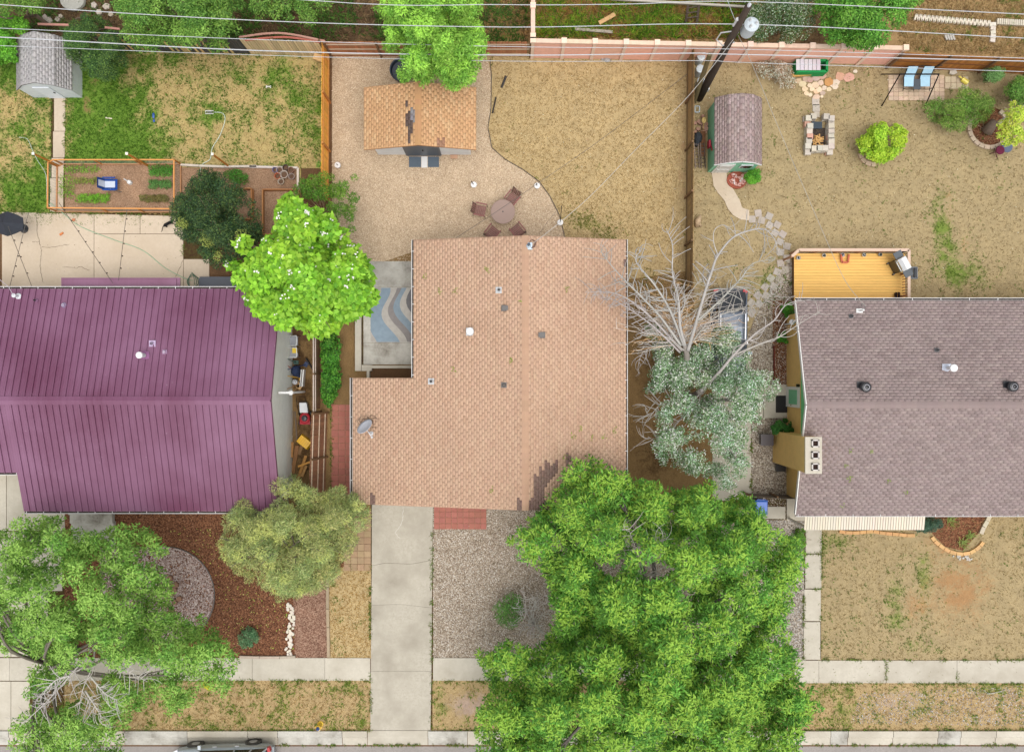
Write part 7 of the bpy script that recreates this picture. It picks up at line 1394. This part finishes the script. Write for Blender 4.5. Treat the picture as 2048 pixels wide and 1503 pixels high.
for x, y, lb in ((67, 307, 'tall orange post at the left corner of the garden'), (254, 307, 'tall orange post at the middle of the garden'), (425, 308, 'tall orange post right of the garden')):
    q = P(x, y, 2.4); tt = thing('light_post', lb, 'post', (q.x, q.y, 0)); m = MB(); m.bar((q.x, q.y, 0), q, .07, .07); m.build('post', 'wood', tt, C(214, 140, 62)); m = MB(); m.box(q + Z * .03, (.12, .12, .06)); m.build('cap', 'paint', tt, C(246, 240, 226))
def raised(label, x0, y0, x1, y1, h=.45):
    t = thing('raised_bed', label, 'raised bed', P((x0 + x1) / 2, (y0 + y1) / 2)); m = MB(); m.prism(W(rect(x0 + 2, y0 + 2, x1 - 2, y1 - 2)), 0, h * .55); m.build('bed_soil', 'garden_soil', t)
    for a, b in (((x0, y0), (x1, y0)), ((x1, y0), (x1, y1)), ((x1, y1), (x0, y1)), ((x0, y1), (x0, y0))):
        for z in (.1, .27, .42): m = MB(); m.bar(P(*a) + Z * z, P(*b) + Z * z, .045, .14); m.build('board', 'plank', t, vary(C(196, 138, 88), .1))
raised('timber raised bed beside the dark green tree', 455, 380, 508, 440); raised('timber raised bed with dark soil below the pots', 530, 382, 602, 470)
# --- camp chair and can in the garden
c = P(230, 372); t = thing('camp_chair', 'blue and grey folding camp chair in the vegetable garden', 'chair', c)
m = MB(); m.add([c + e(v) for v in ((-.32, -.28, .45), (.3, -.26, .42), (.3, .26, .42), (-.32, .28, .45), (-.42, -.26, .95), (-.42, .26, .95))], [(0, 1, 2, 3), (4, 0, 3, 5)]); m.add([c + e(v) for v in ((-.32, -.28, .42), (.3, -.26, .39), (.3, .26, .39), (-.32, .28, .42), (-.45, -.26, .95), (-.45, .26, .95))], [(3, 2, 1, 0), (5, 3, 0, 4)]); m.build('seat', 'fabric', t, C(30, 72, 150))
m = MB(); m.add([c + e(v) for v in ((-.28, -.16, .465), (.2, -.16, .44), (.2, .16, .44), (-.28, .16, .465), (-.4, -.15, .92), (-.4, .15, .92))], [(0, 1, 2, 3), (4, 0, 3, 5)]); m.build('seat_panel', 'fabric', t, C(206, 214, 230))
for sx, sy in ((1, 1), (1, -1), (-1, 1), (-1, -1)): m = MB(); m.tube([c + e((sx * .34, sy * .3, 0)), c + e((-sx * .05, sy * .26, .6))], .014, 6); m.build('leg', 'metal', t, C(170, 174, 180))
for s in (-1, 1): m = MB(); m.bar(c + e((-.35, s * .3, .62)), c + e((.28, s * .3, .6)), .06, .02); m.build('armrest', 'fabric', t, C(34, 76, 156))
t = thing('white_watering_can', 'small white watering can right of the blue camp chair', 'watering can', P(261, 365)); c = P(261, 365); m = MB(); m.lathe(c, [(.1, 0), (.12, .02), (.1, .2), (.07, .22), (.06, .2)], 12); m.build('body', 'plastic', t, C(232, 232, 230)); m = MB(); m.tube([c + e((-.08, .05, .1)), c + e((-.22, .14, .26))], [.025, .03], 7); m.build('spout', 'plastic', t, C(226, 226, 226))
m = MB(); m.tube([c + e((.06, -.02, .2)), c + e((.16, -.04, .2)), c + e((.12, -.03, .05))], .012, 5); m.build('handle', 'plastic', t, C(226, 226, 226))
for x, y, r, cc, lb in ((553, 342, .13, (120, 112, 150), 'violet rimmed plant pot at the left of the pot cluster'), (562, 342, .16, (196, 176, 166), 'pale empty pot at the top of the pot cluster'), (574, 337, .14, (92, 78, 74), 'dark plastic pot behind the pot cluster'), (585, 342, .14, (150, 112, 92), 'brown pot with dry stems at the upper right of the cluster'), (558, 354, .15, (196, 110, 76), 'orange terracotta pot at the left of the cluster'), (571, 351, .19, (206, 190, 178), 'largest pale pot in the middle of the cluster'), (586, 355, .15, (176, 158, 150), 'grey pot at the right of the cluster'), (565, 365, .15, (198, 184, 166), 'cream pot at the bottom of the cluster')):
    c = P(x, y); t = thing('plant_pot', lb, 'pot', c, 'empty pots beside the white timber'); m = MB(); m.lathe(c, [(r * .7, 0), (r * .95, .28), (r * 1.05, .29), (r * 1.05, .33), (r * .9, .33), (r * .8, .2), (.02, .19)], 18); m.build('pot', 'stone', t, C(*cc)); m = MB(); m.lathe(c, [(r * .8, .2), (.01, .215)], 14); m.build('dirt', 'stone', t, C(110, 84, 66))
# --- side yard of the purple house
def rack(label, y):
    c = P(592, y); t = thing('metal_chair_frame', label, 'chair', c); 
    for dx in (-.22, .22):
        for dy in (-.22, .22): m = MB(); m.tube([c + e((dx, dy, 0)), c + e((dx, dy, .85))], .018, 6); m.build('leg', 'metal', t, C(206, 208, 210))
    m = MB(); m.box(c + Z * .5, (.44, .44, .03)); m.build('seat', 'fabric', t, C(170, 172, 180)); m = MB(); [m.bar(c + e((a, b, .86)), c + e((c_, d_, .86)), .035, .03) for a, b, c_, d_ in ((-.25, .24, .25, .24), (-.25, -.24, .25, -.24), (.24, -.24, .24, .24))]; m.build('arm_frame', 'metal', t, C(222, 224, 224)); m = MB(); m.box(c + e((-.24, 0, .75)), (.04, .44, .4)); m.build('backrest', 'fabric', t, C(60, 60, 64))
rack('grey metal chair frame under the lime tree edge by the grey wall', 682); rack('grey metal chair frame with a yellow box, beside the grey wall', 705)
simple('yellow_box', 'yellow box sitting on the lower metal chair frame', 'box', lambda m: (m.box(P(590, 700, .62), (.22, .26, .2)), m.box(P(590, 700, .73), (.18, .22, .03))), 'plastic', C(240, 206, 50))
for k, (x0, y0, x1, y1, cc, lb) in enumerate(((570, 715, 592, 724, (60, 92, 84), 'green handled tool leaning on the grey wall'), (571, 727, 588, 740, (190, 96, 60), 'orange handled tool leaning on the grey wall'), (565, 741, 612, 728, (44, 60, 100), 'blue handled tool leaning on the grey wall'), (568, 750, 602, 755, (226, 176, 60), 'yellow handled rake leaning on the grey wall'), (571, 779, 596, 768, (196, 150, 100), 'wooden handled tool above the downspout'), (586, 782, 598, 773, (206, 166, 116), 'shorter wooden handle above the downspout'))):
    simple('garden_tool', lb, 'tool', lambda m: (m.tube([P(x0, y0, 1.2), P(x1, y1, .1)], .02, 6), m.box(P(x1, y1, .06), (.25, .2, .05), R(30 * k))), 'paint', C(*cc))
simple('blue_tarp_bag', 'dark blue bag among the leaning tools', 'bag', lambda m: (m.ball(P(592, 741, .25), (.25, .3, .28), 9, 6), m.ball(P(596, 748, .2), (.18, .2, .2), 8, 5)), 'fabric', C(46, 58, 88))
simple('white_jug', 'white jug with a black cap near the downspout', 'jug', lambda m: (m.lathe(P(592, 763), [(.1, 0), (.13, .04), (.13, .25), (.06, .32), (.04, .36)], 12),), 'plastic', C(222, 224, 230))
simple('window_screen', 'pale framed window screen standing beside the tools', 'screen', lambda m: (m.bar(P(607, 738, .5), P(604, 772, .5), .03, .9), m.bar(P(607, 738, .97), P(604, 772, .97), .05, .04)), 'paint', C(226, 226, 224))
simple('black_pipe', 'black drain pipe slanting on the ground beside the low fence', 'pipe', lambda m: m.tube([P(612, 716, .1), P(620, 728, .08), P(627, 740, .06)], .05, 7), 'plastic', C(44, 42, 44))
c = P(611, 835); t = thing('push_mower', 'red push lawn mower with a white bag in the side yard', 'lawn mower', c)
m = MB(); m.lathe(c + e((.02, 0, .1)), [(.24, 0), (.27, .05), (.26, .14), (.2, .18), (.02, .18)], 18, sy=1.1); m.box(c + e((.02, -.22, .17)), (.5, .18, .1)); m.build('deck', 'paint', t, C(176, 30, 46)); m = MB(); m.lathe(c + e((.03, 0, .28)), [(.14, 0), (.15, .1), (.12, .16), (.02, .17)], 16); m.build('engine', 'plastic', t, C(44, 46, 52))
m = MB(); m.add([c + e(v) for v in ((-.2, .28, .35), (.2, .28, .35), (.17, .78, .5), (-.19, .78, .5), (-.2, .28, .1), (.2, .28, .1), (.17, .78, .25), (-.19, .78, .25))], [(0, 1, 2, 3), (7, 6, 5, 4), (0, 4, 5, 1), (1, 5, 6, 2), (2, 6, 7, 3), (3, 7, 4, 0)]); m.build('grass_bag', 'fabric', t, C(226, 228, 232))
m = MB(); m.tube([c + e((-.24, .1, .2)), c + e((-.26, .7, .7)), c + e((-.25, 1.1, .95)), c + e((.18, 1.1, .95)), c + e((.24, .7, .7)), c + e((.26, .1, .2))], .016, 6); m.bar(c + e((-.26, .85, .8)), c + e((.22, .85, .8)), .02, .02); m.build('handlebar', 'metal', t, C(48, 46, 46))
for sx in (-1, 1):
    for sy in (-.24, .26): m = MB(); m.lathe(c + e((sx * .28, sy, .1)), [(.04, -.03), (.1, -.03), (.1, .03), (.04, .03)], 14, M=Matrix.Rotation(R(90), 3, 'Y')); m.build('wheel', 'plastic', t, (.02,) * 3)
c = P(610, 882); t = thing('yellow_tub', 'yellow plastic tub lying tilted beside the leaning fence', 'tub', c); Mt = Matrix.Rotation(R(-38), 3, 'Z'); m = MB(); m.add([c + Mt @ Vector((x * k, y * k, z)) for z, k in ((.02, 1), (.28, .85)) for x, y in ((-.36, -.24), (.36, -.24), (.36, .24), (-.36, .24))], [(3, 2, 1, 0), (4, 5, 6, 7)] + [(i, (i + 1) % 4, 4 + (i + 1) % 4, 4 + i) for i in range(4)]); m.build('shell', 'plastic', t, C(244, 190, 30))
for k in range(5): m = MB(); m.bar(c + Mt @ Vector((-.22 + k * .11, -.17, .285)), c + Mt @ Vector((-.22 + k * .11, .17, .285)), .03, .02); m.build('rib', 'plastic', t, C(226, 168, 20))
for k, (x0, y0, x1, y1, w_, h_, cc) in enumerate(((578, 885, 578, 915, .16, .1, (150, 116, 80)), (585, 883, 583, 914, .14, .25, (168, 122, 72)), (594, 890, 590, 920, .2, .2, (150, 106, 64)), (604, 888, 598, 908, .16, .12, (140, 104, 70)), (590, 912, 586, 945, .18, .1, (158, 114, 70)), (583, 925, 581, 960, .16, .1, (140, 92, 62)), (612, 910, 600, 945, .14, .16, (190, 140, 76)), (596, 932, 622, 922, .1, .36, (206, 150, 74)), (608, 930, 594, 962, .16, .1, (176, 130, 76)), (613, 930, 604, 952, .12, .22, (190, 146, 88)), (586, 820, 584, 870, .08, .05, (130, 112, 92)), (590, 822, 594, 880, .06, .05, (120, 104, 88)))):
    simple('lumber_board', ['short pale board at the upper left of the lumber heap against the grey wall', 'second board from the grey wall at the top of the lumber heap', 'widest board near the top of the lumber heap', 'dark short board at the upper right of the lumber heap', 'long middle board crossing the centre of the lumber heap', 'dark board at the lower left of the lumber heap', 'light board slanting through the right of the lumber heap', 'orange board lying crosswise on top of the lumber heap', 'wide slanting board at the bottom of the lumber heap', 'short light board at the lower right of the lumber heap', 'thin grey board along the wall above the lumber heap', 'thin grey strip beside the mower above the lumber heap'][k], 'board', lambda m: m.bar(P(x0, y0, h_), P(x1, y1, h_ + .03), w_, .05), 'plank', vary(C(*cc), .08), group='boards heaped beside the purple house')
# --- street side
c = P(641, 1446); t = thing('fire_hydrant', 'yellow fire hydrant with a blue cap on the kerbside grass', 'hydrant', c)
m = MB(); m.lathe(c, [(.15, 0), (.15, .04), (.1, .06), (.1, .5), (.13, .52), (.13, .56), (.11, .6), (.07, .68), (.03, .72), (.02, .76)], 16); m.build('barrel', 'paint', t, C(246, 206, 70, 1.2))
for a in (0, 180): m = MB(); m.lathe(c + e((.13 * math.cos(R(a)), 0, .42)), [(.05, -.05), (.06, .05), (.02, .07)], 10, M=Matrix.Rotation(R(90 if a == 0 else -90), 3, 'Y')); m.build('side_outlet', 'paint', t, C(238, 196, 110))
m = MB(); m.lathe(c + e((0, -.13, .38)), [(.075, -.04), (.085, .05), (.02, .07)], 12, M=Matrix.Rotation(R(90), 3, 'X')); m.build('pumper_outlet', 'paint', t, C(240, 222, 190)); m = MB(); m.lathe(c, [(.1, .6), (.1, .63), (.06, .7), (.02, .775)], 12); m.build('bonnet', 'paint', t, C(60, 88, 150))
tree('yellow_weed', 'small yellow flowering weed beside the sidewalk', 'plant', [(400, 1365), (415, 1360), (430, 1366), (428, 1378), (408, 1380)], .4, .25, .14, (.06, .03), 700, [C(226, 206, 50), C(170, 176, 56), C(120, 150, 50)], 91, .01, dmin=6, limbs=4)
simple('fallen_branch', 'pale fallen branch on the weedy kerbside strip', 'branch', lambda m: m.tube(spline([P(1974, 1386, .05), P(1990, 1384, .06), P(2012, 1378, .06)], 5), [.03 - .002 * i for i in range(11)], 6), 'bark', C(206, 200, 190), True)
# --- rear lots
simple('rear_timber', 'fallen grey timber among the weeds behind the pink wall', 'timber', lambda m: m.bar(P(1150, 58, .2), P(1225, 64, .2), .14, .1), 'plank', C(176, 166, 152))
simple('rear_plank', 'tan plank lying diagonally in the weeds behind the pink wall', 'plank', lambda m: m.bar(P(1198, 46, .3), P(1230, 28, .3), .2, .05), 'plank', C(206, 166, 116))
simple('rear_pallet', 'dark wooden trellis leaning in the weeds near the pole', 'trellis', lambda m: ([m.bar(P(x, 10, .9), P(x - 4, 44, .3), .12, .06) for x in (1376, 1398)], [m.bar(P(1374, y, .7), P(1396, y - 3, .7), .05, .05) for y in (16, 26, 36)]), 'wood', C(84, 72, 62))
simple('rear_beam', 'long pale beam along the back of the weed bed', 'beam', lambda m: m.bar(P(1222, -2, .4), P(1500, 14, .4), .1, .12), 'plank', C(186, 180, 168))
simple('flat_stones', 'pale slatted stone step in the upper right beds', 'step', lambda m: [m.bar(P(1890 + k * 5, 70, .1), P(1894 + k * 5, 80, .1), .09, .08) for k in range(4)], 'stone', C(196, 192, 184))
simple('black_rear_cover', 'black cover over a mound behind the patched fence', 'cover', lambda m: (m.ball(P(238, 78, .4), (.4, .35, .45), 10, 6), m.ball(P(225, 82, .3), (.35, .3, .35), 9, 6)), 'fabric', C(46, 44, 48))
simple('red_rear_rail', 'pale red rail behind the grey shed', 'rail', lambda m: (m.bar(P(76, 48, 1.2), P(138, 50, 1.2), .1, .08), m.bar(P(210, 55, 1.2), P(240, 58, 1.2), .1, .08)), 'plank', C(206, 150, 136))
# --- weeds along slab edges, petals on the lawns
def edge_weeds(name, label, lines, per_m, cg, cd, seed):
    r = np.random.default_rng(seed); px, py = [], []
    for (x0, y0), (x1, y1) in lines:
        k = int(math.hypot(x1 - x0, y1 - y0) / 40 * per_m); t_ = r.random(k); keep = fbm(x0 + (x1 - x0) * t_, y0 + (y1 - y0) * t_, .06) > .47
        px += list((x0 + (x1 - x0) * t_ + r.normal(0, 1.3, k))[keep]); py += list((y0 + (y1 - y0) * t_ + r.normal(0, 1.3, k))[keep])
    m = len(px); B = np.repeat(np.stack([(np.array(px) - 1024) / 40, (751 - np.array(py)) / 40, np.full(m, .03)], 1), 4, 0); k = len(B); th = r.uniform(0, 6.283, k); h = r.uniform(.04, .14, k)
    B[:, :2] += r.normal(0, .015, (k, 2)); d = np.stack([np.cos(th), np.sin(th), 0 * th], 1); sd = np.stack([-np.sin(th), np.cos(th), 0 * th], 1) * .014; T = B + d * h[:, None]; T[:, 2] += h * .8
    V = np.stack([B - sd, B + sd, T], 1).reshape(-1, 3); cg = np.array(cg); c = cg[r.integers(0, len(cg), k)] * r.uniform(.7, 1.2, (k, 1))
    tag(link(name, fastmesh(name, V, np.arange(3 * k).reshape(-1, 3), np.repeat(c, 3, 0)), 'leaf'), label, 'weeds', kind='stuff')
edge_weeds('joint_weeds', 'green and brown weeds growing along the edges of the sidewalks, drive and kerb', [((300, 1359), (742, 1360)), ((866, 1360), (980, 1360)), ((1640, 1365), (2048, 1365)), ((1640, 1318), (2048, 1318)), ((740, 1130), (742, 1460)), ((864, 1060), (862, 1460)), ((380, 1459), (740, 1459)), ((864, 1459), (960, 1459)), ((1610, 1458), (2048, 1458)), ((1644, 1045), (1641, 1318)), ((1609, 1045), (1606, 1318)), ((470, 1488), (940, 1488)), ((1620, 1488), (2048, 1488)), ((1772, 1320), (1772, 1364)), ((1913, 1320), (1913, 1364)), ((505, 1315), (505, 1359)), ((1611, 1106), (1642, 1106)), ((1608, 1176), (1641, 1176)), ((1500, 700), (1502, 985)), ((104, 200), (98, 420)), ((131, 200), (130, 320)), ((5, 424), (360, 431)), ((366, 446), (367, 516)), ((663, 810), (663, 1000)), ((712, 600), (712, 741))], 26, [C(96, 132, 40), C(130, 160, 60), C(150, 140, 80), C(84, 100, 40)], None, 31)
pebbles('fallen_petals', 'tiny pale petals sprinkled over the back lawns', [(1000, 125), (2048, 160), (2048, 590), (1850, 590), (1600, 490), (1390, 560), (1140, 460), (1000, 300)], 420, (.012, .03), [C(246, 240, 214), C(240, 232, 190)], 32, .05, 'petals')
pebbles('roof_specks', 'tiny pale seed specks scattered over the purple roof and concrete', [(10, 430), (360, 440), (360, 550), (10, 550)], 60, (.012, .028), [C(226, 214, 170), C(130, 112, 90)], 33, .055, 'debris')
pebbles('mulch_leaves', 'small yellow green leaves fallen on the brown mulch', [(330, 1050), (470, 1060), (520, 1190), (590, 1210), (590, 1305), (440, 1300), (430, 1150)], 260, (.02, .045), [C(190, 196, 90), C(150, 176, 70), C(206, 200, 120)], 34, .03, 'leaves')
pebbles('walk_litter', 'bits of leaf litter on the front walks and sidewalk', [(1608, 1045), (1643, 1045), (1642, 1320), (2048, 1322), (2048, 1362), (1604, 1362)], 150, (.012, .03), [C(130, 130, 80), C(110, 96, 70), C(150, 160, 90)], 35, .056, 'litter')
# --- cracks in the concrete: thin open joints with weeds, laid as narrow dark ribbons on the slabs
def crack(label, pts, w_=.018, z=.056, col=C(120, 108, 92)):
    def fn(m):
        q = [P(x + random.uniform(-1.2, 1.2), y + random.uniform(-1.2, 1.2)) for i in range(len(pts) - 1) for x, y in [tuple(Vector(pts[i]).lerp(Vector(pts[i + 1]), t)) for t in np.linspace(0, 1, 7)[:-1]]] + [P(*pts[-1])]
        for i in range(len(q) - 1):
            a, b = q[i], q[i + 1]; s = (b - a).cross(Z).normalized() * w_ * random.uniform(.3, .7); m.face([e((*(a - s)[:2], z)), e((*(a + s)[:2], z)), e((*(b + s)[:2], z)), e((*(b - s)[:2], z))])
    o = simple('crack', None, None, fn, 'stone', col); return o
def cracks_on(bed, lst, **kw):
    for pts in lst: o = crack('', pts, **kw); o.parent = bpy.data.objects[bed]
cracks_on('patio', [[(72, 427), (74, 440), (77, 470), (80, 485), (84, 500), (82, 520), (82, 545), (88, 565)], [(80, 484), (66, 483)], [(84, 494), (110, 494), (140, 488)], [(125, 534), (150, 536), (165, 533), (180, 540)], [(345, 570), (356, 545), (368, 520)]])
cracks_on('driveway', [[(806, 1012), (806, 1038), (800, 1052), (790, 1064), (800, 1075)]], col=C(224, 220, 210))
